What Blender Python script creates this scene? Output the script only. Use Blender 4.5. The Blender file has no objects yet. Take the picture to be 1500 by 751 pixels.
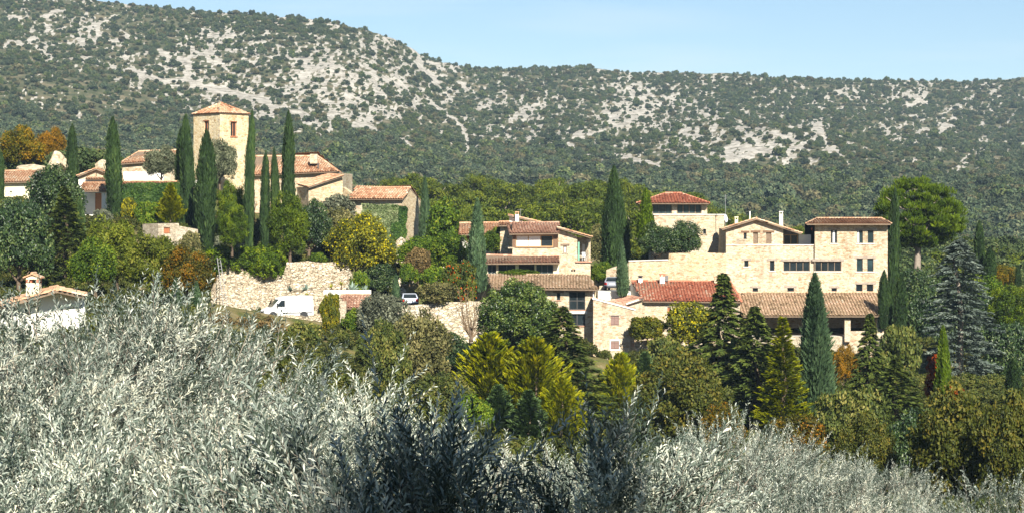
import bpy, bmesh, math, random
import numpy as np
from mathutils import Vector

# ------------------------------------------------------------------ camera, sky, sun, exposure
sc = bpy.context.scene
COL = sc.collection
F, CX, YH = 3333.0, 750.0, 350.0          # focal length in photo pixels, centre column, eye-level row
cam_d = bpy.data.cameras.new('camera'); cam = bpy.data.objects.new('camera', cam_d); COL.objects.link(cam)
cam_d.sensor_width = 36.0; cam_d.lens = 36.0 * F / 1500.0
cam_d.shift_y = -(375.5 - YH) / 1500.0
cam_d.clip_start = 0.5; cam_d.clip_end = 9000
cam.location = (0, 0, 0); cam.rotation_euler = (math.radians(90), 0, 0)
sc.camera = cam

SUN_AZ, SUN_EL = 16.0, 33.0               # degrees to the right of straight behind the camera, above the horizon
world = bpy.data.worlds.new('World'); sc.world = world; world.use_nodes = True
wn = world.node_tree
bg = wn.nodes['Background']
skyt = wn.nodes.new('ShaderNodeTexSky'); skyt.sky_type = 'NISHITA'; skyt.sun_disc = False
skyt.sun_elevation = math.radians(SUN_EL); skyt.sun_rotation = math.radians(180 - SUN_AZ)
skyt.altitude = 900; skyt.air_density = 1.0; skyt.dust_density = 0.0; skyt.ozone_density = 3.2
# faint high wisps across the blue
wtc = wn.nodes.new('ShaderNodeTexCoord'); wmp = wn.nodes.new('ShaderNodeMapping'); wmp.inputs['Scale'].default_value = (3.0, 3.0, 26.0); wmp.inputs['Rotation'].default_value = (0.0, 0.16, 0.0)
wnz = wn.nodes.new('ShaderNodeTexNoise'); wnz.inputs['Scale'].default_value = 2.2; wnz.inputs['Detail'].default_value = 5.0
wrm = wn.nodes.new('ShaderNodeMapRange'); wrm.inputs['From Min'].default_value = 0.50; wrm.inputs['From Max'].default_value = 0.80; wrm.inputs['To Max'].default_value = 0.35
wmx = wn.nodes.new('ShaderNodeMix'); wmx.data_type = 'RGBA'; wmx.inputs[7].default_value = (8.0, 9.0, 9.8, 1)
wn.links.new(wtc.outputs['Generated'], wmp.inputs['Vector']); wn.links.new(wmp.outputs[0], wnz.inputs['Vector']); wn.links.new(wnz.outputs['Fac'], wrm.inputs['Value'])
wn.links.new(wrm.outputs[0], wmx.inputs[0]); wn.links.new(skyt.outputs[0], wmx.inputs[6]); wn.links.new(wmx.outputs[2], bg.inputs[0]); bg.inputs[1].default_value = 0.05
sun_d = bpy.data.lights.new('sun', 'SUN'); sun = bpy.data.objects.new('sun', sun_d); COL.objects.link(sun)
sun_d.energy = 5.0; sun_d.angle = math.radians(0.53); sun_d.color = (1.0, 0.94, 0.83)
SDIR = Vector((math.sin(math.radians(SUN_AZ)) * math.cos(math.radians(SUN_EL)),
               -math.cos(math.radians(SUN_AZ)) * math.cos(math.radians(SUN_EL)), math.sin(math.radians(SUN_EL))))
sun.rotation_euler = SDIR.to_track_quat('Z', 'Y').to_euler(); sun.location = (20, -60, 60)
vs = sc.view_settings
vs.view_transform = 'Standard'; vs.look = 'None'; vs.gamma = 1.0; vs.use_curve_mapping = False; vs.exposure = 1.15
sc.cycles.max_bounces = 5; sc.cycles.diffuse_bounces = 3; sc.cycles.glossy_bounces = 2
sc.cycles.transmission_bounces = 3; sc.cycles.transparent_max_bounces = 6
sc.cycles.use_denoising = True

# ------------------------------------------------------------------ helpers
def P(px, py, Y):
    return Vector(((px - CX) / F * Y, Y, (YH - py) / F * Y))

def tag(o, label=None, cat=None, group=None, kind=None):
    if label: o['label'] = label
    if cat: o['category'] = cat
    if group: o['group'] = group
    if kind: o['kind'] = kind
    elif cat: o['kind'] = 'thing'
    return o

def empty(name, loc, label, cat, group=None):
    o = bpy.data.objects.new(name, None); COL.objects.link(o); o.location = loc
    o.empty_display_size = 0.5
    return tag(o, label, cat, group)

def np_mesh(name, V, Q, tint=None, smooth=False):
    V = np.asarray(V, dtype=np.float32); Q = np.asarray(Q, dtype=np.int32)
    k = Q.shape[1]
    me = bpy.data.meshes.new(name)
    me.vertices.add(len(V)); me.vertices.foreach_set('co', V.ravel())
    me.loops.add(Q.size); me.loops.foreach_set('vertex_index', Q.ravel())
    me.polygons.add(len(Q))
    me.polygons.foreach_set('loop_start', np.arange(0, Q.size, k, dtype=np.int32))
    me.polygons.foreach_set('loop_total', np.full(len(Q), k, dtype=np.int32))
    me.polygons.foreach_set('use_smooth', np.full(len(Q), smooth, dtype=bool))
    if tint is not None:
        a = me.attributes.new('tint', 'FLOAT', 'FACE'); a.data.foreach_set('value', np.asarray(tint, dtype=np.float32))
    me.update(calc_edges=True); me.validate()
    return me

class MB:
    """collects faces of one mesh object"""
    def __init__(s): s.v = []; s.f = []; s.t = []
    def face(s, pts, t=None):
        b = len(s.v); s.v += [tuple(p) for p in pts]; s.f.append(tuple(range(b, b + len(pts)))); s.t.append(0.5 if t is None else t)
    def box(s, c, sx, sy, sz, rz=0.0, t=None):
        """c = centre of the base"""
        ca, sa = math.cos(rz), math.sin(rz)
        def q(x, y, z): return (c[0] + x * ca - y * sa, c[1] + x * sa + y * ca, c[2] + z)
        hx, hy = sx / 2, sy / 2
        p = [q(-hx, -hy, 0), q(hx, -hy, 0), q(hx, hy, 0), q(-hx, hy, 0), q(-hx, -hy, sz), q(hx, -hy, sz), q(hx, hy, sz), q(-hx, hy, sz)]
        s.hexa(p, t)
    def hexa(s, p, t=None):
        b = len(s.v); s.v += [tuple(x) for x in p]
        for f in ((0, 3, 2, 1), (4, 5, 6, 7), (0, 1, 5, 4), (1, 2, 6, 5), (2, 3, 7, 6), (3, 0, 4, 7)):
            s.f.append(tuple(b + i for i in f)); s.t.append(0.5 if t is None else t)
    def tube(s, pts, rad, n=6, t=None, cap=True):
        pts = [Vector(p) for p in pts]
        rings = []
        for i, p in enumerate(pts):
            d = (pts[min(i + 1, len(pts) - 1)] - pts[max(i - 1, 0)])
            if d.length < 1e-6: d = Vector((0, 0, 1))
            d.normalize()
            a = d.cross(Vector((0.31, 0.95, 0.07))); a.normalize(); b2 = d.cross(a)
            r = rad[i] if isinstance(rad, (list, tuple)) else rad
            base = len(s.v)
            for k in range(n):
                th = 2 * math.pi * k / n
                s.v.append(tuple(p + a * (math.cos(th) * r) + b2 * (math.sin(th) * r)))
            rings.append(base)
        for i in range(len(rings) - 1):
            for k in range(n):
                k2 = (k + 1) % n
                s.f.append((rings[i] + k, rings[i] + k2, rings[i + 1] + k2, rings[i + 1] + k)); s.t.append(0.5 if t is None else t)
        if cap:
            s.f.append(tuple(rings[-1] + k for k in range(n))); s.t.append(0.5)
            s.f.append(tuple(rings[0] + k for k in reversed(range(n)))); s.t.append(0.5)
    def mesh(s, name, off=(0, 0, 0), smooth=False):
        me = bpy.data.meshes.new(name)
        ox, oy, oz = off
        me.from_pydata([(x - ox, y - oy, z - oz) for x, y, z in s.v], [], s.f)
        a = me.attributes.new('tint', 'FLOAT', 'FACE'); a.data.foreach_set('value', np.asarray(s.t, dtype=np.float32))
        if smooth: me.polygons.foreach_set('use_smooth', [True] * len(me.polygons))
        me.update()
        return me
    def build(s, name, mat, parent=None, smooth=False, off=None):
        if off is None: off = parent_origin(parent)
        o = bpy.data.objects.new(name, s.mesh(name, off, smooth)); COL.objects.link(o)
        o.data.materials.append(mat)
        if parent is not None: o.parent = parent
        else: o.location = off
        return o

def parent_origin(p):
    x = Vector((0, 0, 0))
    while p is not None:
        x = x + p.location; p = p.parent
    return x

def mesh_obj(name, me, mat, parent=None):
    o = bpy.data.objects.new(name, me); COL.objects.link(o)
    if mat is not None:
        if len(me.materials) == 0: me.materials.append(mat)
        elif me.materials[0] is not mat:
            o.material_slots[0].link = 'OBJECT'; o.material_slots[0].material = mat
    if parent is not None: o.parent = parent
    return o

# smooth value noise in numpy (2-D / 3-D lattices)
def vnoise(x, y, seed=0):
    x = np.asarray(x, float); y = np.asarray(y, float)
    xi = np.floor(x).astype(np.int64); yi = np.floor(y).astype(np.int64)
    xf = x - xi; yf = y - yi
    u = xf * xf * (3 - 2 * xf); v = yf * yf * (3 - 2 * yf)
    def h(a, b):
        n = (a * 374761393 + b * 668265263 + seed * 974711) & 0x7fffffff
        n = ((n ^ (n >> 13)) * 1274126177) & 0x7fffffff
        n = n ^ (n >> 16)
        return (n & 0xffff) / 65535.0
    return (h(xi, yi) * (1 - u) + h(xi + 1, yi) * u) * (1 - v) + (h(xi, yi + 1) * (1 - u) + h(xi + 1, yi + 1) * u) * v

def fbm(x, y, seed=0, oct=4):
    s = 0; a = 0.5; t = 0
    for i in range(oct):
        s = s + a * vnoise(x * 2 ** i, y * 2 ** i, seed + i * 17); t += a; a *= 0.5
    return s / t

# ------------------------------------------------------------------ materials
def new_mat(name):
    m = bpy.data.materials.new(name); m.use_nodes = True
    nt = m.node_tree
    return m, nt, nt.nodes['Principled BSDF'], nt.nodes['Material Output']

def ramp(nt, stops):
    n = nt.nodes.new('ShaderNodeValToRGB'); e = n.color_ramp.elements
    while len(e) > 1: e.remove(e[-1])
    e[0].position = stops[0][0]; e[0].color = (*stops[0][1], 1)
    for p, c in stops[1:]:
        k = e.new(p); k.color = (*c, 1)
    return n

def mixrgb(nt, fac, a, b, mode='MIX'):
    n = nt.nodes.new('ShaderNodeMix'); n.data_type = 'RGBA'; n.blend_type = mode
    for sock, val in ((n.inputs[0], fac), (n.inputs[6], a), (n.inputs[7], b)):
        if hasattr(val, 'node'): nt.links.new(val, sock)
        elif isinstance(val, (int, float)): sock.default_value = val
        else: sock.default_value = (*val, 1)
    return n.outputs[2]

def noise(nt, scale, detail=3, vec=None, rough=0.55):
    n = nt.nodes.new('ShaderNodeTexNoise'); n.inputs['Scale'].default_value = scale
    n.inputs['Detail'].default_value = detail; n.inputs['Roughness'].default_value = rough
    if vec is not None: nt.links.new(vec, n.inputs['Vector'])
    return n

def objcoord(nt, scale=(1, 1, 1)):
    tc = nt.nodes.new('ShaderNodeTexCoord'); mp = nt.nodes.new('ShaderNodeMapping')
    mp.inputs['Scale'].default_value = scale
    nt.links.new(tc.outputs['Object'], mp.inputs['Vector'])
    return mp.outputs['Vector']

def plain(name, col, rough=0.7, spec=0.3, vary=0.12, scale=6.0, metal=0.0):
    m, nt, b, out = new_mat(name)
    n = noise(nt, scale, 4, objcoord(nt))
    r = ramp(nt, [(0.3, tuple(c * (1 - vary) for c in col)), (0.7, tuple(min(1, c * (1 + vary)) for c in col))])
    nt.links.new(n.outputs['Fac'], r.inputs['Fac']); nt.links.new(r.outputs['Color'], b.inputs['Base Color'])
    b.inputs['Roughness'].default_value = rough; b.inputs['Specular IOR Level'].default_value = spec
    b.inputs['Metallic'].default_value = metal
    return m

def stone(name, cols, sx=3.1, sz=6.4, mortar=(0.62, 0.55, 0.42), mort=0.06, patch=0.35, bump=0.5, pcol=(0.75, 0.68, 0.55)):
    """rubble masonry: elongated cells, every stone its own shade, pale joints, weathered patches"""
    m, nt, b, out = new_mat(name)
    vec = objcoord(nt, (sx, sx, sz))
    warp = noise(nt, 1.3, 2, vec)
    add = nt.nodes.new('ShaderNodeVectorMath'); add.operation = 'MULTIPLY_ADD'
    nt.links.new(warp.outputs['Color'], add.inputs[0]); add.inputs[1].default_value = (0.55, 0.55, 0.55); nt.links.new(vec, add.inputs[2])
    vo = nt.nodes.new('ShaderNodeTexVoronoi'); vo.feature = 'F1'; vo.inputs['Scale'].default_value = 1.0
    nt.links.new(add.outputs[0], vo.inputs['Vector'])
    ve = nt.nodes.new('ShaderNodeTexVoronoi'); ve.feature = 'DISTANCE_TO_EDGE'; ve.inputs['Scale'].default_value = 1.0
    nt.links.new(add.outputs[0], ve.inputs['Vector'])
    sep = nt.nodes.new('ShaderNodeSeparateColor'); nt.links.new(vo.outputs['Color'], sep.inputs[0])
    n = len(cols); r = ramp(nt, [((i + 0.5) / n, c) for i, c in enumerate(cols)])
    nt.links.new(sep.outputs[0], r.inputs['Fac'])
    mr = nt.nodes.new('ShaderNodeMapRange'); mr.inputs['From Min'].default_value = mort * 0.3; mr.inputs['From Max'].default_value = mort * 1.6
    nt.links.new(ve.outputs['Distance'], mr.inputs['Value'])
    c1 = mixrgb(nt, mr.outputs[0], mortar, r.outputs['Color'])
    big = noise(nt, 0.45, 4, objcoord(nt))
    br = ramp(nt, [(0.52, (0, 0, 0)), (0.68, (1, 1, 1))]); nt.links.new(big.outputs['Fac'], br.inputs['Fac'])
    ml = nt.nodes.new('ShaderNodeMath'); ml.operation = 'MULTIPLY'; ml.inputs[1].default_value = patch
    nt.links.new(br.outputs['Color'], ml.inputs[0])
    c2 = mixrgb(nt, ml.outputs[0], c1, pcol)
    st = noise(nt, 1.0, 5, objcoord(nt, (0.9, 0.9, 0.16)), 0.65)
    sr = ramp(nt, [(0.33, (0.72, 0.68, 0.62)), (0.48, (1, 1, 1)), (0.7, (1.08, 1.05, 0.98))]); nt.links.new(st.outputs['Fac'], sr.inputs['Fac'])
    c2 = mixrgb(nt, 0.85, c2, sr.outputs['Color'], 'MULTIPLY')
    fine = noise(nt, 9.0, 4, objcoord(nt))
    fr = ramp(nt, [(0.25, (0.68, 0.66, 0.62)), (0.65, (1, 1, 1))]); nt.links.new(fine.outputs['Fac'], fr.inputs['Fac'])
    c3 = mixrgb(nt, 1.0, c2, fr.outputs['Color'], 'MULTIPLY')
    nt.links.new(c3, b.inputs['Base Color'])
    b.inputs['Roughness'].default_value = 0.92; b.inputs['Specular IOR Level'].default_value = 0.15
    bp = nt.nodes.new('ShaderNodeBump'); bp.inputs['Strength'].default_value = bump; bp.inputs['Distance'].default_value = 0.08
    sm = nt.nodes.new('ShaderNodeMath'); sm.operation = 'ADD'
    nt.links.new(mr.outputs[0], sm.inputs[0]); nt.links.new(sep.outputs[1], sm.inputs[1])
    nt.links.new(sm.outputs[0], bp.inputs['Height']); nt.links.new(bp.outputs[0], b.inputs['Normal'])
    return m

def leaf_mat(name, stops, trans=0.22, rough=0.6, spec=0.25, vary=0.12, inst=False):
    """foliage: shade per leaf from the 'tint' face attribute, light through the blade"""
    m, nt, b, out = new_mat(name)
    at = nt.nodes.new('ShaderNodeAttribute'); at.attribute_name = 'tint'
    fac = at.outputs['Fac']
    r = ramp(nt, stops); nt.links.new(fac, r.inputs['Fac'])
    col = r.outputs['Color']
    oi = nt.nodes.new('ShaderNodeObjectInfo')
    mr = nt.nodes.new('ShaderNodeMapRange'); mr.inputs['To Min'].default_value = 1 - vary; mr.inputs['To Max'].default_value = 1 + vary
    nt.links.new(oi.outputs['Random'], mr.inputs['Value'])
    hs = nt.nodes.new('ShaderNodeHueSaturation'); hs.inputs['Saturation'].default_value = 1.18; nt.links.new(mr.outputs[0], hs.inputs['Value']); nt.links.new(col, hs.inputs['Color'])
    col = hs.outputs['Color']
    nt.links.new(col, b.inputs['Base Color'])
    b.inputs['Roughness'].default_value = rough; b.inputs['Specular IOR Level'].default_value = spec
    if trans > 0:
        tr = nt.nodes.new('ShaderNodeBsdfTranslucent'); nt.links.new(col, tr.inputs['Color'])
        mx = nt.nodes.new('ShaderNodeMixShader'); mx.inputs[0].default_value = trans
        nt.links.new(b.outputs[0], mx.inputs[1]); nt.links.new(tr.outputs[0], mx.inputs[2])
        nt.links.new(mx.outputs[0], out.inputs['Surface'])
    return m

def tile_mat(name, stops):
    m, nt, b, out = new_mat(name)
    at = nt.nodes.new('ShaderNodeAttribute'); at.attribute_name = 'tint'
    r = ramp(nt, stops); nt.links.new(at.outputs['Fac'], r.inputs['Fac'])
    n = noise(nt, 14, 3, objcoord(nt)); fr = ramp(nt, [(0.3, (0.7, 0.68, 0.66)), (0.65, (1.05, 1.05, 1.05))]); nt.links.new(n.outputs['Fac'], fr.inputs['Fac'])
    nt.links.new(mixrgb(nt, 1.0, r.outputs['Color'], fr.outputs['Color'], 'MULTIPLY'), b.inputs['Base Color'])
    b.inputs['Roughness'].default_value = 0.9; b.inputs['Specular IOR Level'].default_value = 0.15
    return m

def glass_mat(name, col=(0.010, 0.014, 0.016)):
    m, nt, b, out = new_mat(name)
    n = noise(nt, 0.8, 2, objcoord(nt))
    r = ramp(nt, [(0.35, col), (0.7, tuple(c * 2.2 for c in col))]); nt.links.new(n.outputs['Fac'], r.inputs['Fac'])
    nt.links.new(r.outputs['Color'], b.inputs['Base Color'])
    b.inputs['Roughness'].default_value = 0.08; b.inputs['Specular IOR Level'].default_value = 0.2
    return m

M = {}
M['stone'] = stone('cream_stone', [(0.40, 0.27, 0.15), (0.592, 0.520, 0.376), (0.448, 0.315, 0.180), (0.640, 0.575, 0.436), (0.560, 0.481, 0.338), (0.400, 0.292, 0.180), (0.624, 0.559, 0.429), (0.496, 0.394, 0.256), (0.608, 0.536, 0.391), (0.464, 0.299, 0.203)], mortar=(0.560, 0.504, 0.399), patch=0.4, pcol=(0.624, 0.575, 0.474))
M['stone_warm'] = stone('warm_stone', [(0.387, 0.269, 0.149), (0.598, 0.485, 0.314), (0.651, 0.555, 0.389), (0.458, 0.321, 0.182), (0.616, 0.511, 0.347), (0.546, 0.433, 0.273)], mortar=(0.546, 0.468, 0.339), patch=0.2)
M['stone_tower'] = stone('tower_stone', [(0.468, 0.319, 0.161), (0.630, 0.514, 0.305), (0.702, 0.603, 0.398), (0.540, 0.390, 0.203), (0.666, 0.567, 0.372)], sx=2.8, sz=4.2, mortar=(0.648, 0.567, 0.398), mort=0.09, patch=0.45)
M['stone_grey'] = stone('grey_stone', [(0.36, 0.30, 0.22), (0.52, 0.45, 0.34), (0.60, 0.53, 0.41), (0.44, 0.36, 0.26), (0.57, 0.50, 0.38)], patch=0.2, mortar=(0.34, 0.29, 0.22))
M['rubble'] = stone('dry_rubble', [(0.42, 0.34, 0.24), (0.62, 0.54, 0.41), (0.70, 0.62, 0.49), (0.50, 0.40, 0.28), (0.66, 0.58, 0.45)], sx=2.6, sz=6.5, mortar=(0.22, 0.18, 0.13), mort=0.045, patch=0.25, bump=1.0)
M['plaster'] = plain('white_plaster', (0.78, 0.75, 0.68), 0.85, 0.2, 0.08, 1.2)
M['cream'] = plain('cream_render', (0.74, 0.66, 0.46), 0.85, 0.2, 0.08, 1.5)
M['concrete'] = plain('pale_concrete', (0.62, 0.59, 0.53), 0.9, 0.2, 0.14, 1.5)
M['wood'] = plain('weathered_wood', (0.20, 0.145, 0.10), 0.85, 0.2, 0.25, 5)
M['wood_grey'] = plain('grey_wood', (0.30, 0.25, 0.20), 0.85, 0.2, 0.25, 5)
M['wood_brown'] = plain('brown_wood', (0.17, 0.10, 0.06), 0.8, 0.2, 0.2, 8)
M['wood_red'] = plain('red_brown_wood', (0.34, 0.13, 0.06), 0.7, 0.3, 0.15, 8)
M['wood_honey'] = plain('honey_wood', (0.50, 0.30, 0.13), 0.6, 0.3, 0.12, 8)
M['door'] = plain('orange_door_wood', (0.46, 0.20, 0.08), 0.6, 0.3, 0.12, 8)
M['shutter'] = plain('plum_brown_shutter', (0.24, 0.155, 0.13), 0.8, 0.2, 0.15, 10)
M['frame_dark'] = plain('dark_metal_frame', (0.06, 0.055, 0.05), 0.5, 0.4, 0.15, 8)
M['frame_grey'] = plain('grey_metal_frame', (0.13, 0.13, 0.13), 0.5, 0.4, 0.15, 8)
M['green_paint'] = plain('green_shutter_paint', (0.16, 0.36, 0.26), 0.7, 0.3, 0.1, 8)
M['glass'] = glass_mat('window_glass')
M['glass_teal'] = glass_mat('teal_window_glass', (0.014, 0.026, 0.028))
M['curtain'] = plain('white_curtain', (0.82, 0.80, 0.76), 0.85, 0.1, 0.05, 3)
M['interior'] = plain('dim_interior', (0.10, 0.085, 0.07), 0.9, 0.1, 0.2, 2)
M['bark'] = plain('bark', (0.13, 0.095, 0.065), 0.95, 0.1, 0.3, 4)
M['bark_grey'] = plain('grey_bark', (0.24, 0.20, 0.16), 0.95, 0.1, 0.25, 4)
M['twig'] = plain('dry_twig', (0.20, 0.14, 0.085), 0.95, 0.1, 0.3, 4)
M['metal'] = plain('galvanised_metal', (0.45, 0.45, 0.44), 0.4, 0.5, 0.1, 8, 0.7)
M['steel_grey'] = plain('grey_ladder_metal', (0.36, 0.36, 0.35), 0.5, 0.5, 0.1, 8, 0.3)
M['white_paint'] = plain('white_paint', (0.82, 0.82, 0.81), 0.35, 0.5, 0.02, 2)
M['silver_paint'] = plain('silver_blue_paint', (0.52, 0.56, 0.64), 0.28, 0.6, 0.03, 2, 0.25)
M['grey_paint'] = plain('grey_blue_car_paint', (0.30, 0.32, 0.36), 0.28, 0.6, 0.03, 2, 0.25)
M['black_plastic'] = plain('black_plastic', (0.025, 0.025, 0.027), 0.5, 0.4, 0.1, 8)
M['rubber'] = plain('tyre_rubber', (0.02, 0.02, 0.02), 0.8, 0.3, 0.1, 8)
M['red_lamp'] = plain('red_lamp_glass', (0.55, 0.02, 0.015), 0.2, 0.5, 0.05, 8)
M['clear_lamp'] = plain('clear_lamp_glass', (0.62, 0.64, 0.66), 0.15, 0.6, 0.05, 8)
M['plate'] = plain('pale_number_plate', (0.7, 0.68, 0.58), 0.5, 0.4, 0.03, 8)
T_O = [(0.0, (0.16, 0.085, 0.05)), (0.25, (0.40, 0.20, 0.11)), (0.5, (0.55, 0.32, 0.19)), (0.75, (0.62, 0.42, 0.27)), (1.0, (0.66, 0.54, 0.40))]
M['tile'] = tile_mat('ochre_tiles', T_O)
M['tile_red'] = tile_mat('red_tiles', [(0.0, (0.17, 0.06, 0.04)), (0.3, (0.40, 0.13, 0.075)), (0.6, (0.52, 0.20, 0.12)), (0.85, (0.58, 0.32, 0.21)), (1.0, (0.60, 0.44, 0.32))])
M['tile_moss'] = tile_mat('mossy_tiles', [(0.0, (0.13, 0.09, 0.055)), (0.25, (0.32, 0.22, 0.13)), (0.5, (0.54, 0.39, 0.25)), (0.75, (0.64, 0.42, 0.28)), (1.0, (0.72, 0.60, 0.44))])
M['tile_pink'] = tile_mat('brownish_pink_tiles', [(0.0, (0.16, 0.085, 0.06)), (0.3, (0.36, 0.19, 0.125)), (0.6, (0.50, 0.29, 0.20)), (0.85, (0.58, 0.39, 0.28)), (1.0, (0.64, 0.52, 0.40))])

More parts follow.
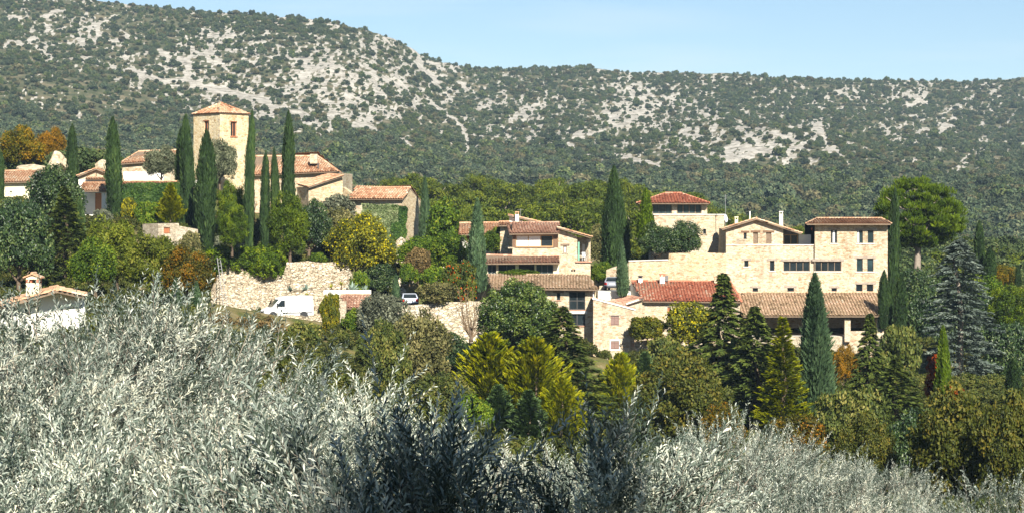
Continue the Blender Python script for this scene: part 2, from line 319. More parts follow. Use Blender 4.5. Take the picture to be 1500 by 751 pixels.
# ------------------------------------------------------------------ what grows where: (kind, px, top row, base row, distance, half width px, label)
G_CYP = 'cypresses among the church houses'
TREES = [
 # cypresses of the upper left
 ('cypress', 1, 222, 300, 240, 5, 'slim dark cypress cut by the left edge of the picture', None),
 ('cypress', 105, 182, 300, 252, 9, 'slim cypress just left of the porch with the orange door', G_CYP),
 ('cypress', 168, 171, 322, 240, 12, 'tall dark cypress standing alone between the orange door and the ivy wall', G_CYP),
 ('cypress', 263, 186, 330, 244, 9, 'thin cypress touching the left side of a taller one left of the square tower', G_CYP),
 ('cypress', 276, 168, 345, 242, 11, 'dark cypress hugging the left edge of the square tower', G_CYP),
 ('cypress', 301, 190, 365, 234, 15, 'broad dark cypress in front of the left tower face', G_CYP),
 ('cypress', 364, 162, 365, 240, 8, 'very tall thin cypress along the right edge of the square tower', G_CYP),
 ('cypress', 388, 222, 360, 236, 8, 'short thin cypress left of two others before the nave roof', G_CYP),
 ('cypress', 405, 217, 355, 238, 7, 'thin cypress between a short and a tall one before the nave roof', G_CYP),
 ('cypress', 422, 163, 345, 242, 10, 'tallest cypress before the long nave roof, right of two shorter ones', G_CYP),
 # cypresses of the middle and right
 ('cypress_grey', 623, 256, 365, 248, 9, 'pale grey-green cypress right of the tall stone gable', None),
 ('cypress_grey', 699, 291, 425, 226, 15, 'conical blue-green cypress left of the house with the curtained window', None),
 ('cypress_wide', 902, 243, 398, 246, 20, 'big broad dark cypress between the two house groups', None),
 ('cypress_lime', 946, 276, 362, 240, 14, 'yellow-green cypress beside the glazed rooftop pavilion', None),
 ('cypress_grey', 912, 350, 432, 229, 9, 'small blue-green cypress standing in front of the parked grey car', None),
 ('cypress_grey', 581, 400, 452, 221, 7, 'knee-high looking small cypress beside the silver car', None),
 ('cypress_feather', 1194, 400, 640, 178, 25, 'large feathery cypress in front of the long gallery roof', None),
 ('cypress', 1305, 276, 480, 236, 11, 'dark cypress at the right corner of the three-storey stone block', None),
 ('cypress', 1293, 395, 480, 226, 8, 'lower cypress in front of the right end of the gallery', None),
 ('cypress', 1318, 400, 490, 232, 10, 'cypress in the shade right of the gallery end', None),
 ('cypress', 1434, 323, 425, 250, 9, 'taller of two cypresses right of the umbrella pine', None),
 ('cypress', 1451, 361, 425, 248, 9, 'shorter of two cypresses right of the umbrella pine', None),
 ('cypress', 1491, 388, 430, 255, 5, 'tiny cypress near the right edge above the green pine', None),
 ('cypress_lime', 1382, 476, 590, 185, 12, 'bright green cypress in front of the silver cedar', None),
 ('cypress', 1485, 525, 605, 180, 13, 'dark cypress at the right edge beside the bronze oaks', None),
 ('cypress_grey', 258, 405, 470, 150, 9, 'small pale cypress behind the olive shoots, left one of two', None),
 ('cypress_grey', 287, 412, 470, 150, 10, 'small pale cypress behind the olive shoots, right one of two', None),
 # upper left
 ('oak_autumn', 28, 186, 262, 276, 36, 'bronze-green autumn oak above the roof at the far left', None),
 ('oak_orange', 76, 188, 250, 282, 22, 'orange autumn oak above the pale rock outcrop', None),
 ('oak_autumn', 128, 226, 256, 282, 18, 'low yellow-green tree behind the porch gable', None),
 ('holm_grey', 236, 214, 275, 254, 26, 'grey-green holm oak in front of the pale chapel wall', None),
 ('holm_grey', 322, 205, 285, 254, 26, 'round grey-green holm oak at the foot of the square tower', None),
 ('holm', 78, 244, 350, 228, 46, 'rounded evergreen in front of the far left roof', None),
 ('holm', 20, 292, 400, 215, 42, 'dark bushy evergreen at the left edge under the pale wall', None),
 ('fir', 95, 275, 425, 205, 58, 'dark spreading deodar left of the orange door', None),
 ('holm', 28, 296, 440, 196, 52, 'dense dark evergreen at the left edge above the white chimney', None),
 ('cone_blue', 117, 290, 360, 226, 10, 'narrow blue-green conifer beside the porch', None),
 ('robinia', 172, 312, 440, 186, 48, 'feathery yellow-green tree, left one of a pair under the ivy wall', None),
 ('robinia', 225, 338, 445, 178, 44, 'feathery yellow-green tree, right one of a pair below the stone shed', None),
 ('oak_rust', 275, 362, 455, 172, 40, 'dark rust-leaved tree left of the leaning ladder', None),
 ('broad', 140, 350, 440, 182, 40, 'dark green tree left of the feathery pair', None),
 ('gold_cone', 250, 271, 335, 236, 25, 'bright yellow-green conical conifer before the ivy wall', None),
 ('shrub_yellow', 190, 290, 325, 238, 14, 'yellow-flecked shrub at the foot of the ivy wall', None),
 ('shrub', 217, 294, 335, 237, 20, 'dark green shrub between the yellow-flecked shrub and the golden cone', None),
 ('shrub_grey', 150, 306, 330, 238, 16, 'grey-leaved shrub below the orange door', None),
 ('pine_round', 338, 258, 345, 246, 25, 'rounded green pine behind the clipped dome', None),
 ('pine_round', 340, 293, 372, 232, 27, 'clipped dome-shaped pine below the square tower', None),
 ('pine_round', 425, 272, 388, 236, 36, 'rounded pine at the foot of the tallest nave cypress', None),
 ('broad_dark', 452, 294, 386, 238.5, 34, 'dark evergreen oak left of the yellow-fruited tree', None),
 ('shrub_grey', 318, 345, 385, 239, 16, 'grey shrub under the clipped dome', None),
 ('broad_dark', 385, 320, 372, 243, 26, 'dark shrub mass between the nave cypresses', None),
 ('hedge', 388, 358, 408, 235.6, 40, 'rounded green hedge hanging over the dry stone wall', None),
 ('hedge', 352, 359, 406, 236.2, 38, 'green hedge between the ladder top and the rounded hanging hedge', None),
 ('shrub_dry', 279, 338, 382, 224.5, 17, 'dry twiggy shrub in front of the low stone shed', None),
 ('shrub_mix', 238, 346, 388, 222, 18, 'olive-green shrub at the left foot of the low stone shed', None),
 ('hedge', 314, 357, 402, 235.6, 50, 'low green hedge above the leaning ladder', None),
 ('shrub', 467, 369, 386, 237, 13, 'small round green bush on top of the stone terrace wall', None),
 ('olive_bush', 497, 284, 325, 249, 30, 'grey olive bush below the annex wall', None),
 ('shrub_dry', 497, 306, 380, 243, 42, 'dry twiggy shrub above the yellow-fruited tree', None),
 ('yellow_tree', 530, 318, 412, 237.5, 54, 'tree full of bright yellow leaves above the terrace wall', None),
 ('broad_dark', 556, 385, 440, 236, 34, 'dark shrub in shade under the yellow tree', None),
 ('shrub', 528, 395, 434, 234, 16, 'green bush beside the agaves', None),
 # between church house and middle house
 ('broad_tall', 648, 292, 400, 240, 27, 'upright green tree between the stone gable and the blue-green cypress', None),
 ('broad', 618, 346, 408, 234, 36, 'bright green bush at the foot of the tall stone gable', None),
 ('broad', 660, 340, 410, 233, 34, 'green fig-like tree left of the blue-green cypress', None),
 ('shrub_brown', 612, 362, 410, 229, 24, 'brownish half-bare shrub above the rubble bank', None),
 ('shrub', 600, 383, 416, 228, 15, 'olive-green shrub on the rubble bank above the silver car', None),
 ('shrub', 636, 388, 428, 227, 22, 'dense green shrub right of the rubble bank', None),
 ('shrub_berry', 672, 382, 446, 224, 28, 'shrub with orange-red berries beside the blue-green cypress', None),
 ('shrub_dry', 640, 412, 445, 222, 30, 'dry grassy shrub beside the silver car', None),
 ('broad', 727, 334, 384, 240, 24, 'leafy tree in front of the left wing of the curtained house', None),
 ('broad', 680, 325, 350, 250, 20, 'yellow-green tree behind the blue-green cypress', None),
 ('shrub', 760, 394, 408, 231, 40, 'low flowering planter bush under the glazed veranda', None),
 ('broad', 882, 382, 425, 243, 18, 'bright green bush left of the parked grey car', None),
 # lower slope
 ('laurel', 757, 408, 525, 200, 68, 'huge rounded dark laurel in front of the long low roof', None),
 ('bare', 690, 420, 495, 210, 30, 'bare twiggy tree against the pale terrace wall', None),
 ('broad_dark', 650, 488, 560, 196, 42, 'dark blue-green bush below the pale terrace wall', None),
 ('shrub_grey', 562, 425, 500, 208, 42, 'grey-green shrub left of the silver car', None),
 ('shrub_dry', 615, 455, 560, 190, 52, 'olive-brown shrub mass under the pale terrace wall', None),
 ('shrub_mix', 560, 470, 580, 178, 50, 'mixed green and brown thicket right of the stone pillar', None),
 ('shrub_ivy', 484, 427, 490, 210, 16, 'ivy column climbing beside the small tiled lean-to', None),
 ('shrub', 521, 450, 500, 209, 22, 'green bush below the small tiled lean-to', None),
 ('shrub_brown', 375, 462, 530, 168, 50, 'reddish-brown dry brush below the white van', None),
 ('shrub_mix', 440, 470, 530, 172, 36, 'green brush below the tail of the white van', None),
 ('shrub_brown', 320, 455, 520, 165, 30, 'brownish brush under the leaning ladder', None),
 ('fir', 824, 450, 650, 186, 92, 'large dark green conifer in front of the shuttered stone house', None),
 ('leyland_gold', 718, 492, 650, 184, 66, 'golden feathery conifer under the dark laurel', None),
 ('leyland_gold', 783, 498, 650, 182, 64, 'golden feathery conifer left of the large dark one', None),
 ('leyland_gold', 822, 556, 665, 174, 44, 'lower golden conifer in front of the large dark one', None),
 ('leyland_gold', 908, 520, 640, 194, 40, 'golden conifer below the shuttered stone house', None),
 ('cone_blue', 730, 566, 665, 165, 36, 'blue-green conifer in front of the golden pair, left one', None),
 ('cone_blue', 774, 574, 665, 163, 36, 'blue-green conifer in front of the golden pair, right one', None),
 ('fir', 940, 545, 660, 188, 40, 'dark conifer left of the bronze oak', None),
 ('cone_blue', 945, 518, 620, 200, 30, 'blue-green conifer under the hanging vine', None),
 ('shrub', 915, 515, 530, 216, 12, 'small round bush at the foot of the shuttered stone house', None),
 ('shrub_mix', 650, 548, 640, 168, 60, 'green thicket left of the golden conifers', None),
 ('broad', 690, 580, 660, 160, 40, 'green bush in front of the golden conifers', None),
 ('vine', 948, 462, 500, 220, 30, 'yellow-green vine hanging beside the shuttered stone house', None),
 ('yellow_vine', 1012, 440, 515, 219, 40, 'yellow-leaved tree in front of the red tiled roof house', None),
 ('shrub_mix', 975, 490, 560, 205, 34, 'mixed green shrub under the vine', None),
 ('oak_brown', 1000, 515, 680, 172, 78, 'bronze-green oak left of the dark conifers', None),
 ('oak_rust', 1058, 590, 680, 160, 34, 'rust-tinted bush at the foot of the bronze-green oak', None),
 ('fir_spire', 1060, 402, 655, 186, 92, 'tall dark spire-topped conifer before the red tiled roof', None),
 ('fir', 1106, 450, 665, 180, 82, 'dark conifer between the spire and the golden fir', None),
 ('gold_fir', 1147, 466, 650, 174, 48, 'yellow-green fir left of the large feathery cypress', None),
 ('oak_orange', 1238, 505, 580, 200, 20, 'orange and yellow shrub right of the large feathery cypress', None),
 ('fir_spire', 1274, 460, 665, 178, 56, 'blue-green conifer with a spire before the gallery end', None),
 ('fir', 1312, 525, 690, 172, 76, 'dark conifer left of the small red maple', None),
 ('shrub_mix', 1318, 474, 560, 208, 32, 'olive-green bush right of the gallery end', None),
 ('shrub_mix', 1250, 560, 690, 160, 60, 'dark thicket under the blue-green conifer', None),
 ('oak_rust', 1165, 605, 700, 150, 50, 'brownish bush under the golden fir', None),
 ('oak_brown', 1270, 605, 740, 135, 46, 'olive-green oak left of the big bronze one', None),
 ('oak_brown', 1402, 566, 780, 128, 80, 'big bronze oak at the lower right', None),
 ('oak_brown', 1478, 572, 780, 124, 62, 'bronze oak cut by the right edge', None),
 ('broad_dark', 1345, 600, 740, 140, 48, 'dark green tree in the shade left of the big bronze oak', None),
 ('red_tree', 1365, 506, 600, 188, 13, 'narrow red maple beside the bright green cypress', None),
 ('red_tree', 1402, 558, 620, 178, 17, 'rusty red tree top showing over the big bronze oak', None),
 # right background
 ('umbrella', 1342, 258, 425, 250, 70, 'tall umbrella pine with domed crown right of the stone block', None),
 ('cedar', 1405, 352, 570, 212, 68, 'silver-grey cedar with level branches', None),
 ('pine_round', 1480, 412, 500, 232, 36, 'green round-headed pine at the right edge', None),
 ('broad_dark', 1478, 470, 600, 220, 46, 'dark evergreen in shade at the right edge', None),
 ('broad_dark', 1352, 425, 560, 234, 44, 'dark evergreen behind the silver cedar', None),
 ('broad_dark', 1430, 430, 600, 236, 50, 'dark mass of evergreen right of the silver cedar', None),
 ('oak_autumn', 1472, 386, 440, 258, 20, 'yellow-green oak between tiny cypresses at the right', None),
 ('broad_dark', 1330, 392, 470, 244, 40, 'dark evergreen at the foot of the umbrella pine trunk', None),
 ('broad_dark', 1385, 398, 480, 246, 46, 'dark evergreen between umbrella pine and silver cedar', None),
 ('broad', 1440, 402, 470, 242, 34, 'green bush under the two right-hand cypresses', None),
 ('holm', 962, 326, 390, 239, 26, 'dark holm oak below the pavilion, left one of two', None),
 ('holm', 1002, 324, 390, 239, 30, 'dark holm oak below the pavilion, right one of two', None),
 ('broad_grey_far', 880, 330, 400, 262, 24, 'grey-brown tree behind the big broad cypress', None),
]
# pines of the wood behind the houses
def wood_top(px):
    return float(np.interp(px, [470, 540, 600, 660, 720, 800, 880, 950, 1000, 1060, 1115, 1180], [292, 268, 251, 248, 255, 262, 252, 262, 272, 292, 322, 345]))
WOOD = []
_r = random.Random(11)
for row, (Y, dy) in enumerate(((405, 2), (372, 14), (338, 30), (306, 50), (282, 72))):
    px = 492 + _r.uniform(0, 20)
    while px < 1130 - row * 12:
        t = wood_top(px) + dy + _r.uniform(-5, 7)
        h = _r.uniform(7.5, 10.5)
        WOOD.append((px, t + _r.uniform(-6, 8), Y + _r.uniform(-12, 12), h, _r.uniform(2.7, 4.3)))
        px += _r.uniform(27, 44) * 330 / Y
for px, t, Y in ((1168, 326, 330), (1182, 330, 322), (1206, 338, 330)):
    WOOD.append((px, t, Y, 7.0, 2.6))

# ------------------------------------------------------------------ terrain
CP = [  # px, py, distance : spots of bare ground that the houses stand on
 (870, 528, 226), (960, 520, 226), (1090, 520, 224), (1290, 520, 224), (1180, 520, 228), (800, 520, 222),
 (950, 500, 240), (1150, 480, 242), (1290, 470, 244), (780, 425, 232), (850, 428, 236), (900, 427, 234), (720, 425, 236),
 (880, 424, 245), (700, 447, 226), (600, 447, 226), (650, 447, 224), (640, 447, 232), (590, 500, 214), (660, 500, 212), (700, 500, 210),
 (410, 464, 226), (450, 464, 224), (350, 464, 224), (480, 464, 224), (320, 470, 222), (520, 470, 222), (540, 470, 220),
 (330, 395, 244), (400, 385, 246), (450, 384, 246), (500, 384, 246), (540, 384, 244),
 (340, 310, 262), (420, 290, 268), (480, 305, 260), (220, 275, 264), (140, 318, 250), (140, 300, 260), (20, 290, 262), (60, 262, 275), (550, 345, 258), (600, 350, 256),
 (300, 262, 282), (450, 262, 282), (600, 310, 282), (750, 330, 270), (1000, 372, 256), (1100, 372, 262), (1240, 380, 262), (1400, 430, 262), (1480, 440, 270),
 (0, 490, 120), (60, 490, 118), (120, 490, 120), (200, 500, 130), (-150, 470, 150), (-150, 400, 230), (1650, 470, 240), (1650, 620, 190), (1650, 780, 120),
 (300, 540, 140), (450, 590, 140), (600, 660, 140), (750, 700, 140), (900, 720, 140), (1050, 730, 140), (1200, 750, 140),
]
PTS = [tuple(P(*c)) for c in CP]
for t in TREES: PTS.append(tuple(P(t[1], t[3], t[4])))
for px, t, Y, h, r in WOOD:
    q = P(px, t, Y); PTS.append((q.x, q.y, q.z - h))
for x in (-60, -25, 0, 25, 60):          # the orchard slope below the camera
    PTS += [(x, -25, -1.2), (x, 0, -2.2), (x, 6, -3.2), (x, 13, -4.4), (x, 22, -5.0 - 0.03 * (x + 60) / 6), (x, 36, -6.6 - 0.014 * (x + 60)), (x, 52, -8.2 - 0.02 * (x + 60)), (x, 75, -8.5 - 0.035 * (x + 60))]
for x in (-220, -130, 130, 220):
    PTS += [(x, 20, -6), (x, 120, -10), (x, 240, -8), (x, 340, -8), (x, 430, -6)]
for x in (-120, -60, 0, 60, 120): PTS += [(x, 440, -4)]
PTS = np.array(PTS)

def ground_z(x, y):
    x = np.atleast_1d(np.asarray(x, float)); y = np.atleast_1d(np.asarray(y, float))
    out = np.empty(x.shape)
    for i in range(0, x.size, 4000):
        d2 = (x.ravel()[i:i + 4000, None] - PTS[None, :, 0]) ** 2 + (y.ravel()[i:i + 4000, None] - PTS[None, :, 1]) ** 2
        w = 1.0 / (d2 + 1.2) ** 1.7
        out.ravel()[i:i + 4000] = (w * PTS[None, :, 2]).sum(1) / w.sum(1)
    # level pads: yards, terraces and house floors cut into the slope
    xr, yr, zr_ = x.ravel(), y.ravel(), out.ravel()
    pxx = CX + F * xr / np.maximum(yr, 1.0)
    for x0, x1, y0, y1, py, Yp in PADS:
        zz = (YH - py) / F * Yp
        w = np.clip((pxx - x0) / 6, 0, 1) * np.clip((x1 - pxx) / 6, 0, 1) * np.clip((yr - y0) / 0.8, 0, 1) * np.clip((y1 - yr) / 0.8, 0, 1)
        zr_[:] = zr_ * (1 - w) + zz * w
    return zr_.reshape(x.shape)

PADS = [(296, 524, 216, 237.0, 470, 226), (515, 575, 214, 230, 476, 224), (540, 720, 223.2, 234.4, 449.5, 226), (550, 722, 206, 222.9, 516, 216), (400, 560, 236.2, 247, 386, 238), (296, 405, 235.8, 247, 404, 237),
        (700, 880, 219, 234, 540, 224), (700, 868, 234, 250, 428, 236), (866, 1000, 217, 233, 540, 224), (876, 926, 230.5, 242, 440, 234), (940, 1300, 218, 233, 545, 226), (1064, 1302, 233, 243, 480, 236), (922, 1064, 233, 243, 430, 236),
        (-20, 130, 110, 130, 505, 120), (110, 165, 244, 258, 324, 250), (575, 625, 243, 258, 356, 250), (225, 295, 222, 232, 376, 227)]

def grid_mesh(name, X, Y, Z, smooth=True):
    n, m = X.shape
    V = np.stack([X, Y, Z], -1).reshape(-1, 3)
    i = np.arange((n - 1) * (m - 1)); r = i // (m - 1); c = i % (m - 1)
    a = r * m + c
    Q = np.stack([a, a + 1, a + m + 1, a + m], -1)
    return np_mesh(name, V, Q, None, smooth)

def build_ground():
    xs = np.unique(np.concatenate([np.arange(-72, 72.1, 1.0), np.linspace(-1500, -74, 34), np.linspace(74, 1500, 34)]))
    ys = np.unique(np.concatenate([np.arange(-40, 150, 3.0), np.arange(150, 205, 1.3), np.arange(205, 262, 0.5), np.arange(262, 300, 1.3), np.arange(300, 460, 4), np.linspace(-500, -44, 12), np.linspace(465, 800, 10)]))
    X, Y = np.meshgrid(xs, ys)
    Z = ground_z(X, Y).reshape(X.shape) - 0.12 + 0.25 * (fbm(X * 0.4, Y * 0.4, 3) - 0.5)
    far = np.clip((np.abs(X) - 90) / 300, 0, 1); Z = Z * (1 - far) + (-12) * far
    me = grid_mesh('ground', X, Y, Z)
    m, nt, b, out = new_mat('dry_grass_ground')
    n1 = noise(nt, 0.5, 5, objcoord(nt)); n2 = noise(nt, 5, 4, objcoord(nt))
    r = ramp(nt, [(0.30, (0.05, 0.065, 0.022)), (0.45, (0.10, 0.11, 0.035)), (0.58, (0.17, 0.14, 0.06)), (0.72, (0.30, 0.25, 0.15))])
    nt.links.new(n1.outputs['Fac'], r.inputs['Fac'])
    r2 = ramp(nt, [(0.3, (0.6, 0.6, 0.6)), (0.7, (1.15, 1.15, 1.1))]); nt.links.new(n2.outputs['Fac'], r2.inputs['Fac'])
    nt.links.new(mixrgb(nt, 1.0, r.outputs['Color'], r2.outputs['Color'], 'MULTIPLY'), b.inputs['Base Color'])
    b.inputs['Roughness'].default_value = 0.95; b.inputs['Specular IOR Level'].default_value = 0.1
    o = mesh_obj('ground', me, m); tag(o, 'grassy hillside the village and orchard stand on', 'ground', kind='structure')
build_ground()

# ------------------------------------------------------------------ mountain
SKY_PX = [-700, -300, 0, 100, 150, 250, 330, 420, 480, 540, 580, 600, 625, 690, 750, 800, 850, 900, 980, 1060, 1150, 1250, 1330, 1420, 1500, 1700, 1900, 2300]
SKY_PY = [-40, -38, -14, -5, 3, 13, 20, 24, 29, 46, 59, 69, 86, 99, 103, 100, 97, 104, 108, 107, 114, 117, 118, 119, 114, 124, 134, 140]
SCARS = [  # bare limestone scree: px, py, radius along broken lines
 [(100, 85, 3), (122, 85, 3.5), (140, 90, 3), (160, 97, 4.5), (183, 107, 4), (200, 100, 3.5), (204, 112, 5), (217, 113, 6), (240, 119, 5), (262, 118, 6), (277, 113, 6), (283, 125, 9), (305, 128, 8), (325, 135, 10), (342, 138, 9), (360, 143, 6), (377, 144, 8), (392, 152, 9), (400, 160, 10), (412, 158, 7), (430, 164, 5), (447, 168, 5), (460, 175, 5)],
 [(483, 163, 5), (486, 178, 6), (483, 188, 4)], [(278, 108, 5), (276, 95, 3)], [(205, 120, 4), (206, 130, 3)], [(398, 170, 6), (402, 178, 3)],
 [(510, 185, 4), (525, 186, 6), (537, 182, 9), (545, 190, 8), (560, 198, 6), (570, 199, 4)], [(537, 176, 4), (545, 166, 2.5)], [(585, 203, 3.5), (597, 212, 5), (600, 217, 4)],
 [(628, 146, 3), (640, 157, 5), (652, 165, 5), (662, 174, 5), (672, 184, 4), (680, 194, 3), (684, 212, 6), (685, 221, 6)],
 [(737, 229, 6), (741, 224, 4)], [(815, 209, 4), (822, 211, 5), (839, 214, 5)], [(790, 215, 4), (789, 220, 3)],
 [(602, 70, 8), (611, 80, 8), (617, 96, 9), (621, 106, 7), (636, 118, 8), (643, 126, 6)], [(672, 120, 4), (680, 131, 6)],
 [(898, 228, 4), (912, 229, 5), (920, 234, 3.5), (932, 236, 6), (945, 239, 6), (960, 242, 5), (975, 240, 5), (992, 240, 5), (1006, 237, 5)], [(966, 250, 5), (968, 259, 5)],
 [(1034, 232, 3.5), (1037, 242, 4)], [(1027, 262, 5), (1030, 272, 7), (1031, 283, 4)],
 [(1067, 216, 6), (1070, 228, 11), (1064, 240, 8), (1073, 238, 9), (1086, 233, 8), (1100, 226, 8), (1112, 220, 6), (1126, 221, 7), (1140, 218, 7), (1152, 222, 8), (1165, 218, 6), (1180, 214, 6), (1192, 207, 6), (1197, 196, 6), (1198, 184, 6), (1205, 200, 5), (1209, 210, 4)], [(1208, 224, 5), (1222, 217, 4)], [(1132, 212, 4), (1128, 205, 3)],
 [(1113, 296, 6), (1120, 302, 8), (1128, 304, 6)], [(1145, 290, 6), (1160, 288, 7), (1175, 293, 6), (1188, 293, 6), (1198, 282, 5), (1206, 274, 4)], [(1165, 306, 5), (1190, 312, 5)],
 [(1340, 196, 4), (1352, 192, 4), (1362, 192, 3)], [(1376, 190, 5), (1388, 185, 4), (1400, 184, 3)], [(1463, 186, 4), (1475, 182, 3)], [(1050, 183, 6), (1047, 191, 5)], [(868, 195, 3), (865, 205, 4), (868, 215, 3)],
 [(10, 28, 4), (28, 26, 6), (35, 28, 4)], [(62, 23, 4), (97, 16, 4)], [(12, 66, 5), (25, 60, 5), (33, 63, 4)], [(45, 55, 4), (48, 62, 4)], [(115, 50, 3), (122, 68, 5), (120, 62, 4)], [(145, 55, 5), (147, 42, 2.5)], [(182, 48, 4), (186, 54, 7)], [(163, 62, 5), (170, 58, 4)], [(182, 78, 6), (183, 86, 4)], [(202, 78, 4)], [(242, 78, 6), (248, 92, 6), (236, 72, 5)], [(275, 90, 6), (262, 88, 4)], [(308, 72, 5), (318, 95, 6), (323, 88, 4)], [(70, 70, 3), (72, 88, 3)], [(47, 77, 3)],
]
ZONES = [(490, 112, 215, 80, 1.0), (330, 85, 120, 55, 0.75), (120, 50, 150, 40, 0.6), (560, 55, 60, 30, 0.9), (950, 165, 150, 65, 0.95), (1090, 190, 180, 68, 0.88), (1330, 155, 180, 50, 0.6), (1160, 290, 90, 32, 0.6), (760, 170, 110, 48, 0.72), (1420, 210, 110, 50, 0.30), (860, 130, 60, 40, 0.6)]

def mountain_arrays(pxs, us):
    PX, U = np.meshgrid(pxs, us)
    Y0 = 410.0
    Yr = np.interp(PX, [-700, 0, 500, 700, 1000, 1500, 2300], [1500, 1500, 1450, 1700, 1750, 1850, 1950])
    skyr = np.interp(PX, SKY_PX, SKY_PY)
    zr = (YH - skyr) / F * Yr
    Uc = np.minimum(U, 1.0)
    Y = Y0 + (Yr - Y0) * U
    X = (PX - CX) / F * Y
    s = Uc ** 1.5
    Z = -9 + (zr + 9) * s
    amp = np.sin(np.clip(Uc, 0, 1) * math.pi) ** 0.8
    g = fbm(X * 0.0065 + 3, Y * 0.0035, 5, 4) - 0.5
    g2 = np.abs(fbm(X * 0.016 + 9 + Y * 0.002, Y * 0.006, 8, 3) - 0.5)
    Z = Z + amp * (34 * g - 14 * g2) + 3.2 * (fbm(X * 0.06, Y * 0.06, 21, 4) - 0.5)
    over = np.clip(U - 1.0, 0, None)
    Z = Z - over * 520
    return PX, U, X, Y, Z

def rock_mask(PX, PY):
    wx = PX + 7 * (fbm(PX * 0.12, PY * 0.12, 31, 3) - 0.5) * 2; wy = PY + 5 * (fbm(PX * 0.12, PY * 0.12, 37, 3) - 0.5) * 2
    d = np.full(PX.shape, 99.0)
    for line in SCARS:
        for k in range(max(1, len(line) - 1)):
            a = line[k]; b = line[min(k + 1, len(line) - 1)]
            dx, dy = b[0] - a[0], b[1] - a[1]; L2 = dx * dx + dy * dy
            t = np.clip(((wx - a[0]) * dx + (wy - a[1]) * dy) / L2, 0, 1) if L2 > 0 else 0 * wx
            r = a[2] + (b[2] - a[2]) * t
            q = np.hypot(wx - a[0] - t * dx, (wy - a[1] - t * dy) * 1.15) - r * 0.74
            d = np.minimum(d, q)
    scar = np.clip(0.5 - d / 2.5, 0, 1)
    zone = np.zeros(PX.shape)
    for cx, cy, rx, ry, w in ZONES:
        zone = np.maximum(zone, w * np.exp(-((PX - cx) / rx) ** 2 - ((PY - cy) / ry) ** 2))
    zone = np.maximum(zone, 0.10 * (PY < 260))
    mot = 0.36 * fbm(PX * 0.05 + 2 + PY * 0.01, PY * 0.06, 41, 3) + 0.64 * fbm(PX * 0.26 + 2, PY * 0.30, 43, 3)
    patch = np.clip((mot - (0.635 - 0.205 * zone)) / 0.045, 0, 1) * (zone > 0.08)
    return np.clip(np.maximum(scar, patch * 0.95), 0, 1), scar

def build_mountain():
    pxs = np.concatenate([np.linspace(-700, -180, 40)[:-1], np.arange(-180, 1680, 2.2), np.linspace(1680, 2300, 45)])
    us = np.concatenate([np.linspace(0, 0.15, 14)[:-1], np.linspace(0.15, 1.0, 300), [1.02, 1.06, 1.15, 1.3]])
    PX, U, X, Y, Z = mountain_arrays(pxs, us)
    PY = YH - F * Z / Y
    me = grid_mesh('mountain', X, Y, Z)
    rock, scar = rock_mask(PX, PY)
    a = me.attributes.new('rock', 'FLOAT', 'POINT'); a.data.foreach_set('value', rock.ravel().astype(np.float32))
    m, nt, b, out = new_mat('limestone_mountain')
    at = nt.nodes.new('ShaderNodeAttribute'); at.attribute_name = 'rock'
    n1 = noise(nt, 0.02, 5, objcoord(nt)); n2 = noise(nt, 0.35, 4, objcoord(nt)); n3 = noise(nt, 0.12, 5, objcoord(nt))
    scrub = ramp(nt, [(0.3, (0.05, 0.06, 0.03)), (0.5, (0.085, 0.088, 0.048)), (0.62, (0.14, 0.12, 0.075)), (0.75, (0.22, 0.19, 0.13))])
    nt.links.new(n3.outputs['Fac'], scrub.inputs['Fac'])
    n4 = noise(nt, 0.22, 6, objcoord(nt, (1, 1, 2.2)), 0.7)
    rk = ramp(nt, [(0.36, (0.10, 0.095, 0.075)), (0.44, (0.29, 0.265, 0.22)), (0.56, (0.41, 0.385, 0.335)), (0.72, (0.50, 0.475, 0.425))]); nt.links.new(n4.outputs['Fac'], rk.inputs['Fac'])
    ad = nt.nodes.new('ShaderNodeMath'); ad.operation = 'MULTIPLY_ADD'; ad.inputs[1].default_value = 0.5; nt.links.new(n2.outputs['Fac'], ad.inputs[0]); nt.links.new(at.outputs['Fac'], ad.inputs[2])
    st = ramp(nt, [(0.62, (0, 0, 0)), (0.74, (1, 1, 1))]); nt.links.new(ad.outputs[0], st.inputs['Fac'])
    nt.links.new(mixrgb(nt, st.outputs['Color'], scrub.outputs['Color'], rk.outputs['Color']), b.inputs['Base Color'])
    b.inputs['Roughness'].default_value = 0.95; b.inputs['Specular IOR Level'].default_value = 0.05
    bp = nt.nodes.new('ShaderNodeBump'); bp.inputs['Strength'].default_value = 0.7; bp.inputs['Distance'].default_value = 1.5
    nt.links.new(n2.outputs['Fac'], bp.inputs['Height']); nt.links.new(bp.outputs[0], b.inputs['Normal'])
    o = mesh_obj('mountain', me, m); tag(o, 'limestone mountain with pale scree and dark scrub', 'mountain', kind='structure')
build_mountain()

# ------------------------------------------------------------------ foliage meshes
def cards(C, D, N, L, W, fold=0.0):
    """leaf-shaped quads: centre C, long axis D, facing N, length L, width W"""
    D = D / (np.linalg.norm(D, axis=1, keepdims=True) + 1e-9)
    S = np.cross(D, N); S /= (np.linalg.norm(S, axis=1, keepdims=True) + 1e-9)
    L = np.asarray(L).reshape(-1, 1); W = np.asarray(W).reshape(-1, 1)
    up = np.cross(S, D)
    V = np.stack([C - D * L * 0.5, C - S * W * 0.5 + D * L * 0.08 + up * fold * W, C + D * L * 0.5, C + S * W * 0.5 + D * L * 0.08 + up * fold * W], 1)
    return V.reshape(-1, 3), np.arange(len(C) * 4).reshape(-1, 4)

def rdirs(rng, n):
    v = rng.normal(size=(n, 3)); return v / np.linalg.norm(v, axis=1, keepdims=True)

